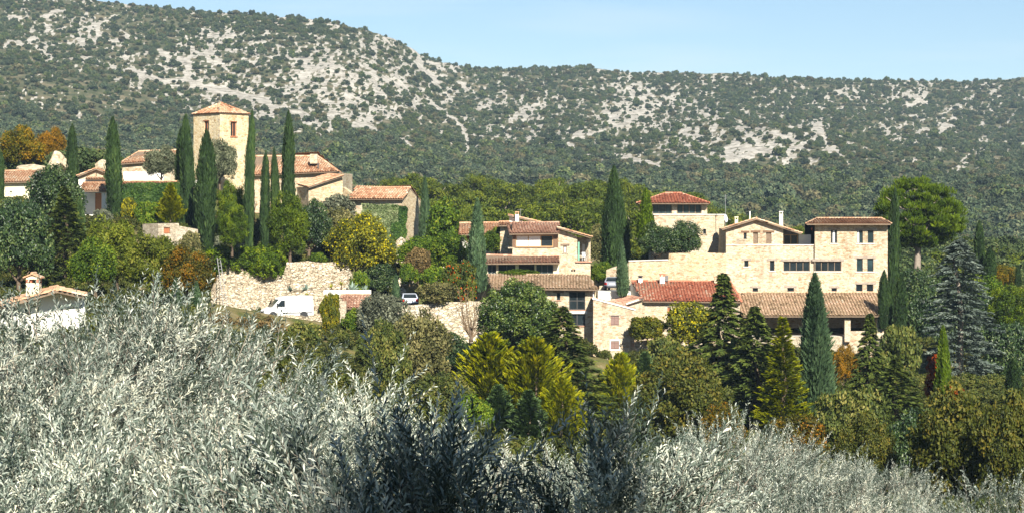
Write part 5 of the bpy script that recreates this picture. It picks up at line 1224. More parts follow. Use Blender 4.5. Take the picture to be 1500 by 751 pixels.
def build_upper_left():
    h = house('chapel', 210, 270, 262, 'pale stone chapel with ochre hip roof left of the tower cypresses', 'chapel')
    W = wall(h, (178, 261.5), (262, 260.5), 285, [(178, 239), (262, 233.5)], [], 'stone')
    backs(h, (178, 261.5), (262, 260.5), 8, 285, zat(238, 261))
    tile_roof(h, [P(175, 240, 261), P(264, 233.5, 260), P(264, 220.5, 265), P(203, 222.5, 265.5)], 'tile', 31)
    tile_roof(h, [PZ(176, 270, zat(240, 261)), P(175, 240, 261), P(203, 222.5, 265.5)], 'tile', 32, ridge=False)
    mb = MB(); s1, z1 = W.sz(181, 252); s2, z0 = W.sz(240, 275); bar(mb, W, s1, s2, z0, z1, -0.03, 0.1); mb.build('plaster_panel', M['plaster'], h)
    box_part(h, 'wall_lamp', 219, 239, 243, 260.7, 0.15, 0.3, 'frame_dark')
    # ivy garden wall
    w = house('ivy_garden_wall', 218, 305, 243, 'garden wall wholly covered in dark ivy with a tiled coping', 'wall')
    Wv = wall(w, (176, 243), (262, 242.5), 325, 269, [], 'stone', thick=0.5, name='masonry')
    ivy(w, Wv, -0.6, Wv.L + 0.6, zat(326, 243), zat(269, 243), 8500, 'ivy', 62)
    tile_roof(w, [PZ(175, 242.7, zat(269.6, 243)), PZ(263, 242.2, zat(269.6, 243)), PZ(263, 243.4, zat(266.6, 243)), PZ(175, 243.8, zat(266.6, 243))], 'tile', 33, thick=0.08)
    g = house('garden_gate_pillar', 284, 330, 240, 'white plaster pillar showing between the tower cypresses', 'pillar')
    box_part(g, 'shaft', 287, 266, 325, 243, 0.35, 0.4, 'plaster'); box_part(g, 'cap', 287, 264, 266, 243, 0.5, 0.55, 'concrete')
    # porch house
    p = house('porch_house', 140, 318, 250, 'small stone house with gabled front and tiled porch over an orange door')
    wall(p, (115, 251), (161, 251), 262, [(115, 257.5), (141, 248), (161, 255)], [O(140.3, 141.4, 254, 258.5, 'dark')], 'stone', zb=zat(263, 251))
    wall(p, (115, 251.02), (161, 251.02), 326, 263, [O(139.2, 148.6, 283, 314.5, 'door', mat='door', leaves=1, dep=0.2)], 'plaster')
    backs(p, (115, 251), (161, 251), 6, 326, zat(256, 251))
    tile_roof(p, [PZ(113, 257.2, zat(258, 251)), PZ(113, 250.5, zat(258, 251)), PZ(141, 250.5, zat(247, 251)), PZ(141, 257.2, zat(247, 251))], 'tile', 34)
    tile_roof(p, [PZ(162.5, 250.5, zat(255.5, 251)), PZ(162.5, 257.2, zat(255.5, 251)), PZ(141, 257.2, zat(247, 251)), PZ(141, 250.5, zat(247, 251))], 'tile', 35, ridge=False)
    tile_roof(p, [P(126, 262.3, 250.4), P(160, 262.3, 250.4), P(160, 260.3, 250.95), P(126, 260.3, 250.95)], 'tile', 36, thick=0.05, ridge=False)
    tile_roof(p, [P(117, 279.5, 247.4), P(160, 279.5, 247.4), P(160, 268, 250.9), P(122, 268, 250.9)], 'tile', 37)
    box_part(p, 'porch_beam', 138.5, 279.7, 282.3, 247.7, 3.0, 0.2, 'wood_grey')
    box_part(p, 'porch_post', 152.6, 282.4, 309, 247.8, 0.28, 0.28, 'plaster')
    box_part(p, 'porch_post', 119, 282.4, 320, 247.8, 0.28, 0.28, 'plaster')
    box_part(p, 'porch_wall', 153, 309, 326, 247.8, 0.95, 0.35, 'stone')
    box_part(p, 'porch_step', 141, 314.8, 322, 249.2, 2.6, 2.2, 'concrete')
    # far left house
    f = house('pale_house', 20, 290, 258, 'pale walled house with ochre roof at the far left')
    wall(f, (-8, 258), (48, 258), 300, 267.5, [], 'cream'); backs(f, (-8, 258), (48, 258), 7, 300, zat(267.5, 258), 'cream')
    tile_roof(f, [P(-12, 267.6, 257.4), P(47, 266, 257.4), P(52, 250, 262.5), P(-12, 252, 262.5)], 'tile', 38)
    tile_roof(f, [PZ(52, 268, zat(267, 258)), PZ(-12, 268, zat(267, 258)), P(-12, 252, 262.5), P(52, 250, 262.5)], 'tile', 39, ridge=False)
    # little stone shed
    s = house('stone_shed', 260, 360, 226, 'low flat-topped stone shed with a red-brown hatch below the golden conifer', 'shed')
    wall(s, (232, 226), (290, 229), 378, [(232, 328), (262, 327), (262.2, 331), (290, 336)], [O(240, 249.5, 333, 342, 'shut', mat='wood_red', leaves=1)], 'stone_grey', thick=3.0)
build_upper_left()

def rock(name, px, py, Y, rx, rz, seed, label):
    rng = np.random.default_rng(seed); bm = bmesh.new(); bmesh.ops.create_icosphere(bm, subdivisions=4, radius=1.0)
    pts = np.array([v.co[:] for v in bm.verts]); pl = rdirs(rng, 26); h = rng.uniform(0.62, 0.98, 26)
    proj = pts @ pl.T; cut = np.min(np.where(proj > 0.05, h[None, :] / np.maximum(proj, 0.05), 9), axis=1)
    pts = pts * np.minimum(cut, 1.15)[:, None]; pts *= (1 + 0.10 * (fbm(pts[:, 0] * 5 + seed, pts[:, 2] * 5 + pts[:, 1] * 3, seed) - 0.5))[:, None]
    for v, p in zip(bm.verts, pts): v.co = (p[0] * rx, p[1] * rx * 0.8, p[2] * rz)
    me = bpy.data.meshes.new(name); bm.to_mesh(me); bm.free()
    o = mesh_obj(name, me, M['rockface']); o.location = P(px, py, Y); o.rotation_euler = (0, 0, seed)
    return tag(o, label, 'rock')
def rockmat():
    m, nt, b, out = new_mat('limestone_rock')
    n = noise(nt, 2.2, 6, objcoord(nt, (1, 1, 1.8))); r = ramp(nt, [(0.3, (0.17, 0.13, 0.08)), (0.45, (0.42, 0.34, 0.22)), (0.62, (0.58, 0.49, 0.35)), (0.75, (0.66, 0.58, 0.45))])
    nt.links.new(n.outputs['Fac'], r.inputs['Fac']); nt.links.new(r.outputs['Color'], b.inputs['Base Color']); b.inputs['Roughness'].default_value = 0.95
    bp = nt.nodes.new('ShaderNodeBump'); bp.inputs['Strength'].default_value = 0.9; bp.inputs['Distance'].default_value = 0.15; nt.links.new(n.outputs['Fac'], bp.inputs['Height']); nt.links.new(bp.outputs[0], b.inputs['Normal'])
    return m
M['rockface'] = rockmat()
rock('rock_outcrop', 84, 242, 272, 1.5, 1.5, 1, 'pale rock outcrop under the orange oak')
rock('rock_outcrop', 98, 240, 271, 1.0, 1.1, 2, 'smaller pale rock left of the slim cypress by the porch')
rock('rock_outcrop', 152, 246, 266, 1.1, 1.2, 3, 'pale rock knob behind the porch gable')
rock('rock_outcrop', 45, 250, 270, 2.6, 0.9, 4, 'brownish rock ledge above the far left roof')

# ------------------------------------------------------------------ foreground left house with chimney
def build_white_house():
    h = house('white_house', 60, 480, 120, 'white gabled house with tile verges, half hidden by olive leaves')
    wall(h, (-14, 119), (124, 122), 505, [(-14, 453), (42, 438), (84, 426.5), (124, 436)], [], 'plaster')
    backs(h, (-14, 119), (124, 122), 7, 505, zat(450, 121), 'plaster')
    k = [(-16, 453.5), (84, 425), (125, 435.5)]
    z = [zat(p[1], 119.5) for p in k]
    def ln(i, Y): return PZ(k[i][0], Y, z[i] + 0.02)
    tile_roof(h, [ln(0, 126), ln(0, 118.4), ln(1, 119.6), ln(1, 126)], 'tile', 41, pitch=0.24)
    tile_roof(h, [ln(2, 121.2), ln(2, 127), ln(1, 126.2), ln(1, 119.6)], 'tile', 42, pitch=0.24, ridge=False)
    # chimney
    b = P(49.5, 445, 120.4); w = 0.68; mb = MB(); hz = (445 - 414) / F * 120.4
    mb.box(b, w, w, hz); ch = mb.build('chimney', M['cream'], h); off = parent_origin(h)
    c = MB(); z0 = b.z + hz
    for sx, sy in ((-1, -1), (1, -1), (-1, 1), (1, 1)): c.box((b.x + sx * w * 0.4, b.y + sy * w * 0.4, z0), w * 0.2, w * 0.2, 0.2)
    c.box((b.x - w * 0.16, b.y, z0), 0.08, w * 0.6, 0.2); c.build('chimney_posts', M['tile_red'], ch, off=off)
    c = MB(); c.box((b.x, b.y, z0 + 0.2), w, w, 0.08); zt = z0 + 0.28
    c.face([(b.x - w / 2, b.y - w / 2, zt), (b.x + w / 2, b.y - w / 2, zt), (b.x, b.y - w / 2, zt + 0.16)]); c.build('chimney_head', M['cream'], ch, off=off)
    c = MB()
    for sx in (-1, 1):
        for q in range(3):
            y0 = b.y - w * 0.66 + q * w * 0.44
            c.hexa([(b.x, y0, zt + 0.17), (b.x + sx * w * 0.72, y0, zt - 0.02), (b.x + sx * w * 0.72, y0 + w * 0.42, zt - 0.02), (b.x, y0 + w * 0.42, zt + 0.17), (b.x, y0, zt + 0.24), (b.x + sx * w * 0.72, y0, zt + 0.05), (b.x + sx * w * 0.72, y0 + w * 0.42, zt + 0.05), (b.x, y0 + w * 0.42, zt + 0.24)], 0.5 + 0.1 * q)
    c.tube([(b.x, b.y - w * 0.7, zt + 0.24), (b.x, b.y + w * 0.7, zt + 0.24)], 0.08, 7, 0.8)
    c.build('chimney_roof', M['tile'], ch, off=off)
build_white_house()

# ------------------------------------------------------------------ terrace walls and the yard with the van
def rubble(name, label, top, base, thick=0.7, seed=0, mat='rubble', rough=0.16, lean=0.12):
    """dry stone wall: top = [(px,py,Y)...] left to right; surface broken up stone by stone"""
    rng = np.random.default_rng(seed)
    T = [P(*t) for t in top]; xs = [t.x for t in T]
    W0, W1 = T[0], T[-1]; L = W1.x - W0.x
    nx = max(4, int(L / 0.22)); zb = zat(base, min(t.y for t in T))
    o = P((top[0][0] + top[-1][0]) / 2, base, top[0][2])
    us = np.linspace(W0.x, W1.x, nx + 1); ztop = np.interp(us, xs, [t.z for t in T]); ys = np.interp(us, xs, [t.y for t in T])
    ztop = ztop + 0.16 * (vnoise(us * 1.7, us * 0 + seed, seed) - 0.5)
    H = (ztop - zb).max(); nz = max(3, int(H / 0.2)); V = []; Q = []
    f = np.linspace(0, 1, nz + 1)
    X, Fz = np.meshgrid(us, f); Z = zb + (ztop[None, :] - zb) * Fz
    Yf = ys[None, :] + lean * (Fz - 1) * -0 + lean * Fz + rough * (fbm(X * 1.9 + seed, Z * 3.5, seed, 3) - 0.5) * 2 + rng.normal(0, rough * 0.18, X.shape)
    front = np.stack([X, Yf, Z], -1).reshape(-1, 3); m = nx + 1
    back = np.stack([X, ys[None, :] + thick + lean + 0 * X, Z], -1).reshape(-1, 3)
    V = np.concatenate([front, back]) - np.array(o); nb = len(front)
    for r in range(nz):
        for c in range(nx):
            a = r * m + c; Q.append((a, a + 1, a + m + 1, a + m)); Q.append((nb + a + 1, nb + a, nb + a + m, nb + a + m + 1))
    for c in range(nx):
        a = nz * m + c; Q.append((a, a + 1, nb + a + 1, nb + a))
    for r in range(nz):
        for c in (0, nx): a = r * m + c; Q.append((a, nb + a, nb + a + m, a + m))
    ob = mesh_obj(name, np_mesh(name, V, np.array(Q)), M[mat]); ob.location = o
    return tag(ob, label, 'wall')
M['rubble_pale'] = stone('pale_rubble', [(0.46, 0.38, 0.26), (0.66, 0.59, 0.46), (0.72, 0.65, 0.52), (0.54, 0.45, 0.31), (0.69, 0.62, 0.49)], sx=2.2, sz=4.5, mortar=(0.42, 0.35, 0.25), mort=0.05, patch=0.45, bump=0.9)
rubble('terrace_wall', 'tall dry stone terrace wall behind the white van', [(308, 425, 233), (318, 400, 233.5), (328, 387, 234), (340, 383, 234), (352, 391, 234), (366, 399, 234.4), (390, 402, 234.6), (415, 402, 235), (418, 384, 235), (445, 383, 235.2), (470, 384, 235.4), (492, 383, 235.6), (508, 385, 235.6), (514, 400, 235.4), (520, 424, 235)], 472, 1.2, 5, lean=0.7)
rubble('terrace_ledge', 'lower stone ledge planted with agaves right of the van', [(398, 424, 231.5), (420, 424, 231.5), (440, 425, 231.5), (470, 426, 231.5), (490, 427, 231.2)], 476, 2.6, 6)
rubble('yard_parapet', 'low stone parapet in front of the white van', [(330, 466, 221), (380, 466, 220.5), (418, 461, 220.5), (440, 461, 220.5), (470, 466, 220), (500, 470, 220)], 492, 0.5, 7)
rubble('road_retaining_wall', 'pale stone retaining wall under the road with the silver car', [(560, 448, 222), (585, 447, 222), (612, 446, 221.5), (640, 444, 221.5), (668, 443, 221.5), (690, 441, 222), (715, 440, 223)], 512, 1.2, 8, 'rubble_pale', 0.12)
rubble('rubble_bank', 'pale crumbling rubble bank above the silver car', [(582, 410, 233), (590, 402, 233.5), (605, 404, 234), (618, 418, 234), (634, 426, 233.5), (655, 430, 233)], 452, 1.5, 9, 'rubble_pale', 0.35, 1.2)
rubble('stone_buttress', 'narrow stone buttress beside the dark ivy on the gabled house', [(580, 352, 240), (588, 346, 240), (594, 352, 240)], 385, 0.8, 10, 'rubble_pale')
rubble('rubble_patch', 'small pale rubble patch between green shrub and berry shrub', [(640, 395, 230), (650, 390, 230), (656, 400, 230)], 432, 0.8, 12, 'rubble_pale', 0.2)

def build_leanto():
    c = house('coping_slab', 508, 430, 229, 'long pale concrete coping slab below the agaves', 'coping')
    mb = MB(); a, b = P(474, 430.5, 228.6), P(543, 430.5, 228.6); mb.hexa([a, b, b + Vector((0, 1.2, 0)), a + Vector((0, 1.2, 0))] + [v + Vector((0, 0, 0.40)) for v in (a, b, b + Vector((0, 1.2, 0)), a + Vector((0, 1.2, 0)))])
    mb.build('slab', M['plaster'], c)
    h = house('lean_to', 520, 470, 227, 'small lean-to with reddish tile roof under the coping slab', 'shed')
    tile_roof(h, [P(503, 450.5, 225.2), P(542, 450.5, 225.2), P(542, 431.5, 228.5), P(499, 431.5, 228.5)], 'tile_pink', 51)
    wall(h, (505, 226), (541, 226), 480, 450, [], 'stone_grey'); backs(h, (505, 226), (541, 226), 2.4, 480, zat(450, 226), 'stone_grey')
    p = rubble('stone_pillar', 'square stone pillar left of the small lean-to', [(497, 441, 221), (502, 440, 221), (507, 441, 221)], 490, 0.7, 11, 'stone_grey', 0.05, 0.02)
    p['category'] = 'pillar'
build_leanto()

def agave(px, py, Y, r, n, label, lm='agave', seed=0, trunk=0.0, cat='agave'):
    rng = random.Random(seed); e = empty(cat, P(px, py, Y), label, cat, 'spiky plants on the terrace ledge')
    if trunk:
        t = MB(); t.tube([(0, 0, -0.1), (0.03, 0, trunk)], [0.09, 0.07], 6); x = t.mesh('trunk'); mesh_obj('trunk', x, M['bark'], e)
    for k in range(n):
        a = k * 2.4; el = rng.uniform(0.15, 1.25); L = r * rng.uniform(0.75, 1.1); w = 0.085 * r / 0.7
        d = Vector((math.cos(a) * math.cos(el), math.sin(a) * math.cos(el), math.sin(el))); s = Vector((-math.sin(a), math.cos(a), 0)); u = d.cross(s)
        mb = MB(); b = Vector((0, 0, trunk)); t = rng.random()
        q = [(0.0, 0.7, 0), (0.35, 1.0, 0.02), (0.7, 0.6, 0.0), (1.0, 0.02, -0.04 - 0.1 * (1 - el))]
        for (f0, w0, h0), (f1, w1, h1) in zip(q[:-1], q[1:]):
            c0, c1 = b + d * (L * f0) + Vector((0, 0, h0 * L)), b + d * (L * f1) + Vector((0, 0, h1 * L))
            mb.face([c0 - s * w * w0 - u * w * w0 * .3, c0, c1, c1 - s * w * w1 - u * w * w1 * .3], t); mb.face([c0, c0 + s * w * w0 - u * w * w0 * .3, c1 + s * w * w1 - u * w * w1 * .3, c1], t)
        mesh_obj('leaf', mb.mesh('leaf'), LM[lm], e)
agave(425, 425, 231.6, 0.75, 16, 'small blue agave on the ledge above the van cab', seed=1)
agave(447, 425, 231.8, 0.8, 18, 'bluish agave on the ledge above the van box', seed=2)
agave(516, 425.5, 229.6, 1.05, 22, 'largest blue-grey agave above the coping slab', seed=3)
agave(535, 426, 229.6, 0.75, 18, 'dark spiky agave at the right end of the coping slab', seed=4)
agave(485, 425, 230.5, 0.5, 16, 'yellow yucca left of another on the ledge', 'yucca', 5, 0.3, 'yucca')
agave(500, 425, 230.2, 0.5, 16, 'taller yellow yucca on a trunk left of the largest agave', 'yucca', 6, 0.55, 'yucca')
agave(450, 432, 230.9, 0.4, 14, 'small spiky plant low on the stone ledge', 'yucca', 7, 0, 'yucca')

def build_ladder():
    e = house('ladder', 325, 452, 229, 'long grey metal ladder leaning on the terrace wall', 'ladder')
    a0, a1 = P(318.0, 377, 233.2), P(328.5, 455, 229.2); b0, b1 = P(322.3, 377, 233.2), P(334.2, 454, 229.2)
    for p, q in ((a0, a1), (b0, b1)):
        m = MB(); m.tube([p, q], 0.035, 5); m.build('rail', M['steel_grey'], e)
    for k in range(16):
        f = (k + 0.6) / 16.5; m = MB(); m.tube([a0.lerp(a1, f), b0.lerp(b1, f)], 0.022, 5); m.build('rung', M['steel_grey'], e)
build_ladder()

# ------------------------------------------------------------------ vehicles
def lath(prof, wfun, name, mat, root, inset=0.06):
    """body shell from a side outline: rounded towards the sides"""
    mb = MB(); n = len(prof)
    rows = []
    for f, sh in ((-1.0, 1.0), (-0.94, 0.0), (0.94, 0.0), (1.0, 1.0)):
        row = []
        cx = sum(p[0] for p in prof) / n; cz = sum(p[1] for p in prof) / n
        for x, z in prof:
            w = wfun(x, z); k = inset * sh
            dx, dz = cx - x, cz - z; l = math.hypot(dx, dz)
            row.append((x + dx / l * k, f * w, z + dz / l * k))
        rows.append(row)
    b = []
    for row in rows:
        b.append(len(mb.v)); mb.v += row
    for r in range(3):
        for i in range(n):
            j = (i + 1) % n; mb.f.append((b[r] + i, b[r] + j, b[r + 1] + j, b[r + 1] + i)); mb.t.append(.5)
    mb.f.append(tuple(b[0] + i for i in reversed(range(n)))); mb.t.append(.5); mb.f.append(tuple(b[3] + i for i in range(n))); mb.t.append(.5)
    me = mb.mesh(name)
    bm = bmesh.new(); bm.from_mesh(me); bmesh.ops.recalc_face_normals(bm, faces=bm.faces); bm.to_mesh(me); bm.free()
    return mesh_obj(name, me, mat, root)

def quadpart(name, pts, mat, root, d=0.012):
    p = [Vector(q) for q in pts]; n = (p[1] - p[0]).cross(p[-1] - p[0]).normalized() * d
    mb = MB(); k = len(p); q = [a + n for a in p]; r = [a - n for a in p]
    mb.face(q); mb.face(list(reversed(r)))
    for i in range(k): mb.face([r[i], r[(i + 1) % k], q[(i + 1) % k], q[i]])
    me = mb.mesh(name); o = mesh_obj(name, me, mat, root); return o

def wheel(root, x, y, r, w):
    m = MB(); m.tube([(x, y - w / 2, r), (x, y - w / 2 + 0.03, r), (x, y + w / 2 - 0.03, r), (x, y + w / 2, r)], [r * 0.9, r, r, r * 0.9], 18)
    t = mesh_obj('wheel', m.mesh('wheel'), M['rubber'], root)
    s = -1 if y < 0 else 1; m = MB(); m.tube([(x, y + s * (w / 2 - 0.02), r), (x, y + s * (w / 2 + 0.012), r)], [r * 0.62, r * 0.55], 14); mesh_obj('rim', m.mesh('rim'), M['metal'], t)

def build_van():
    e = empty('delivery_van', P(420, 467, 225.2), 'white high-roof delivery van parked facing left in the yard', 'van'); e.rotation_euler = (0, 0, math.radians(20))
    # x: 0 = nose (left) .. 5.0 tail, centred on -2.5
    prof = [(0.04, 0.42), (0.0, 0.62), (0.05, 0.86), (0.22, 1.00), (0.80, 1.22), (1.52, 1.98), (1.72, 2.14), (2.05, 2.26), (3.2, 2.32), (4.75, 2.32), (4.93, 2.22), (5.0, 1.2), (5.0, 0.40)]
    prof = [(x - 2.5, z) for x, z in prof]
    wf = lambda x, z: 0.97 - 0.07 * max(0, z - 1.15) / 1.1 - 0.10 * max(0, -1.9 - x)
    lath(prof, wf, 'body', M['white_paint'], e, 0.05)
    G = M['glass']
    quadpart('windscreen', [(-1.69, -0.80, 1.24), (-1.69, 0.80, 1.24), (-1.00, 0.76, 1.955), (-1.00, -0.76, 1.955)], M['glass_teal'], e, 0.02)
    for s in (-1, 1):
        y = s * 0.965
        wpts = [(-1.35, y, 1.26), (-0.42, y, 1.26), (-0.42, y * 0.955, 1.90), (-0.78, y * 0.955, 1.90)]
        if s > 0: wpts = wpts[::-1]
        quadpart('side_window', wpts, G, e, 0.014)
        m = MB(); m.box((-1.22, s * 1.08, 1.22), 0.12, 0.24, 0.42); mesh_obj('mirror', m.mesh('mirror'), M['black_plastic'], e)
        m = MB(); m.box((-0.36, s * 0.975, 1.06), 0.20, 0.03, 0.07); mesh_obj('door_handle', m.mesh('door_handle'), M['black_plastic'], e)
        m = MB(); m.box((0.85, s * 0.972, 0.62), 3.0, 0.03, 0.10); mesh_obj('side_moulding', m.mesh('side_moulding'), M['black_plastic'], e)
        m = MB(); m.box((2.49, s * 0.88, 0.75), 0.05, 0.12, 0.55); mesh_obj('tail_light', m.mesh('tail_light'), M['red_lamp'], e)
        m = MB(); m.box((-2.40, s * 0.68, 0.74), 0.14, 0.32, 0.18); mesh_obj('headlight', m.mesh('headlight'), M['clear_lamp'], e)
        wheel(e, -1.62, s * 0.84, 0.33, 0.22); wheel(e, 1.50, s * 0.84, 0.33, 0.22)
        for x in (-1.62, 1.50):
            m = MB(); m.tube([(x, s * 0.955, 0.40), (x, s * 0.982, 0.40)], 0.42, 16); mesh_obj('wheel_arch', m.mesh('wheel_arch'), M['black_plastic'], e)
    m = MB(); m.box((-2.48, 0, 0.36), 0.14, 1.7, 0.26); mesh_obj('bumper', m.mesh('bumper'), M['black_plastic'], e)
    m = MB(); m.box((-2.51, 0, 0.66), 0.05, 0.9, 0.12); mesh_obj('grille', m.mesh('grille'), M['black_plastic'], e)
    # seams of the doors
    for x in (-0.18, 1.05):
        m = MB(); m.box((x, -0.968, 0.6), 0.018, 0.012, 1.25); mesh_obj('door_seam', m.mesh('door_seam'), M['frame_grey'], e)
build_van()

def build_car(px, py, Y, rz, mat, label):
    e = empty('parked_car', P(px, py, Y), label, 'car'); e.rotation_euler = (0, 0, rz)
    # x: 0 = tail, nose away; local x runs forward
    prof = [(0.02, 0.30), (0.0, 0.55), (0.03, 0.84), (0.14, 0.96), (0.62, 1.36), (0.95, 1.43), (1.9, 1.42), (2.35, 1.30), (3.0, 0.98), (3.9, 0.80), (4.08, 0.55), (4.05, 0.28)]
    wf = lambda x, z: 0.84 - 0.20 * max(0, z - 0.9) / 0.55
    lath(prof, wf, 'body', mat, e, 0.05)
    G = M['glass']
    quadpart('rear_window', [(0.16, -0.66, 0.995), (0.16, 0.66, 0.995), (0.58, 0.58, 1.335), (0.58, -0.58, 1.335)][::-1], G, e, 0.016)
    quadpart('windscreen', [(2.42, -0.55, 1.28), (2.42, 0.55, 1.28), (2.95, 0.66, 1.01), (2.95, -0.66, 1.01)], G, e, 0.016)
    for s in (-1, 1):
        for x0, x1, x2, x3 in ((0.55, 1.35, 1.35, 0.85), (1.42, 2.75, 2.15, 1.42)):
            quadpart('side_window', [(x0, s * 0.835, 0.96), (x1, s * 0.835, 0.96), (x2, s * 0.745, 1.34), (x3, s * 0.745, 1.34)], G, e, 0.02)
        m = MB(); m.box((0.04, s * 0.68, 0.62), 0.12, 0.28, 0.24); mesh_obj('tail_light', m.mesh('tail_light'), M['red_lamp'], e)
        m = MB(); m.box((2.35, s * 0.90, 0.93), 0.12, 0.16, 0.13); mesh_obj('mirror', m.mesh('mirror'), mat, e)
        wheel(e, 0.72, s * 0.74, 0.30, 0.2); wheel(e, 3.25, s * 0.74, 0.30, 0.2)
        for x in (0.72, 3.25):
            m = MB(); m.tube([(x, s * 0.82, 0.36), (x, s * 0.845, 0.36)], 0.36, 14); mesh_obj('wheel_arch', m.mesh('wheel_arch'), M['black_plastic'], e)
    m = MB(); m.box((0.0, 0, 0.30), 0.14, 1.6, 0.2); mesh_obj('bumper', m.mesh('bumper'), M['black_plastic'], e)
    m = MB(); m.box((-0.005, 0, 0.66), 0.03, 0.52, 0.12); mesh_obj('number_plate', m.mesh('number_plate'), M['plate'], e)
build_car(601, 450.5, 224.5, math.radians(98), M['silver_paint'], 'silver-blue hatchback seen from behind below the rubble bank')
build_car(896.5, 425.5, 234.6, math.radians(80), M['grey_paint'], 'grey hatchback seen from behind, half hidden by the small cypress')

# ------------------------------------------------------------------ the curtained house in the middle
def build_middle():
    h = house('curtained_house', 790, 410, 236, 'stone house with wide white-curtained window, balcony and red tiled veranda roof')
    # left wing
    wall(h, (676, 243), (735, 243), 405, 343, [O(683, 687.5, 345, 356, 'shut', mat='wood_red', leaves=1)], 'plaster'); backs(h, (676, 243), (735, 243), 7, 405, zat(343, 243), 'plaster')
    tile_roof(h, [P(673, 343.5, 242.4), P(737, 342.5, 242.4), P(737, 326.8, 247), P(673, 327.5, 247)], 'tile', 61)
    # pillar and projecting glazed box
    wall(h, (732.5, 238.4), (745.5, 238.2), 405, 329, [], 'stone'); wall(h, (745.5, 238.2), (750.6, 235.4), 380, 329, [], 'stone_grey')  # left-facing return: its shade is put into the colour as greyer stone
    W = wall(h, (750.6, 235.4), (817.8, 235.8), 377, 342, [O(755.8, 810.5, 344.3, 361.6, 'win', nv=2, fr='wood_honey', bar=0.09, curtain=[(0.02, 0.335), (0.345, 0.66)], dep=0.2, sill='wood_brown')], 'stone')
    mb = MB(); s0, z1 = W.sz(750.8, 342.3); s1, z0 = W.sz(755.6, 362.4); bar(mb, W, s0, s1, z0, z1, -0.03, 0.02); mb.build('dark_panel', M['wood_brown'], h)
    mb = MB(); s0, z1 = W.sz(810.7, 342.3); s1, z0 = W.sz(817.6, 362.4); bar(mb, W, s0, s1, z0, z1, -0.03, 0.02); mb.build('dark_panel', M['wood_brown'], h)
    mb = MB(); s0, z1 = W.sz(750.8, 341.5); s1, z0 = W.sz(817.6, 344.2); bar(mb, W, s0, s1, z0, z1, -0.04, 0.02); mb.build('head_beam', M['wood_brown'], h)
    mb = MB(); s0, z1 = W.sz(752, 374.6); s1, z0 = W.sz(817.6, 377.5); bar(mb, W, s0, s1, z0, z1, -0.06, 0.1); mb.build('ledge', M['plaster'], h)
    mb = MB(); a, b = P(744, 358, 236.2), P(751.5, 364, 235.3); mb.box(((a.x + b.x) / 2, 235.7, b.z), 0.5, 0.9, 0.14); mb.build('ledge', M['stone_grey'], h)
    backs(h, (735, 238.4), (818, 238.4), 8, 405, zat(330, 238), 'stone')
    tile_roof(h, [P(746, 342.3, 234.6), P(819, 341.3, 235.0), P(819, 326.6, 239), P(742, 327.4, 239)], 'tile_pink', 62)
    tile_roof(h, [P(731, 330, 237.6), P(746, 330, 237.6), P(746, 325.8, 239.2), P(731, 325.8, 239.2)], 'tile', 63)
    tile_roof(h, [PZ(819, 246.5, zat(334, 240)), PZ(731, 246.5, zat(334, 240)), P(731, 326, 239.6), P(819, 326, 239.6)], 'tile', 64, ridge=False)
    # higher back part
    wall(h, (746, 241), (770, 241), 330, [(746, 317), (770, 325)], [], 'plaster')
    z0, z1 = zat(314.6, 241), zat(327, 241)
    tile_roof(h, [PZ(797, 240.4, z1), PZ(797, 246.5, z1), PZ(744.5, 246.5, z0), PZ(744.5, 240.4, z0)], 'tile', 65, ridge=False)
    chimney(h, 757.5, 310, 326, 240.2, 0.38)
    m = MB(); p = P(762.5, 318, 242); m.tube([p, p + Vector((0, 0, 0.9))], 0.02, 4); m.tube([p + Vector((-0.35, 0, 0.75)), p + Vector((0.35, 0, 0.8))], 0.015, 4); m.build('aerial', M['metal'], h)
    m = MB(); p = P(669, 325, 246); m.tube([p, p + Vector((0, 0, 1.3))], 0.022, 4); m.build('aerial', M['metal'], h)
    # right wing with the balcony
    wall(h, (817.8, 236), (845.5, 236), 430, [(817.8, 335), (845.5, 346.5)], [O(825, 830.2, 360, 370.6, nv=0, gl='glass_teal', fr='wood', lin='wood', sill='stone_grey', curtain=[(0.25, 0.9)]), O(836.5, 839, 394.5, 397.5, 'dark'), O(840.3, 842.8, 394.5, 397.5, 'dark')], 'stone')
    wall(h, (845.5, 236.0), (865.2, 236), 430, 382.3, [], 'stone')
    wall(h, (845.5, 238.0), (862.2, 238.0), 384, 347.5, [O(853, 857, 357.5, 381.5, 'door', mat='plaster', leaves=1)], 'stone_grey', zb=zat(384, 236))
    mb = MB(); mb.face([P(845.5, 384, 236), P(845.5, 346.5, 236), PZ(845.5, 238, zat(346.5, 236)), PZ(845.5, 238, zat(384, 236))]); mb.build('wall', M['stone'], h)
    wall(h, (862.2, 236.01), (865.2, 236.01), 382.3, 350, [], 'stone', zb=zat(382.4, 236))
    mb = MB(); mb.box(P(847.6, 381.5, 236.35), 0.18, 0.75, zat(354.5, 236.35) - zat(381.5, 236.35)); mb.build('green_shutter', M['green_paint'], h)
    # railing
    mb = MB()
    for k in range(13):
        q = P(846 + k * 1.3, 382, 236.05); mb.tube([q, q + Vector((0, 0, 0.78))], 0.012, 4)
    q0, q1 = P(845.6, 371, 236.05), P(862, 371, 236.05); mb.tube([q0, q1], 0.02, 4); mb.build('balcony_railing', M['frame_dark'], h)
    mb = MB(); a = P(855, 382.3, 235.95); mb.box((a.x, a.y + 1.0, a.z - 0.12), 1.7, 2.3, 0.12); mb.build('balcony_floor', M['tile_pink'], h)
    backs(h, (817.8, 238.05), (865.2, 238.05), 7, 430, zat(349, 237), 'stone')
    zr, ze = zat(332.8, 236), zat(347.3, 236)
    tile_roof(h, [PZ(867, 235.3, ze), PZ(867, 245, ze), PZ(816.5, 245, zr), PZ(816.5, 235.3, zr)], 'tile', 66, ridge=False)
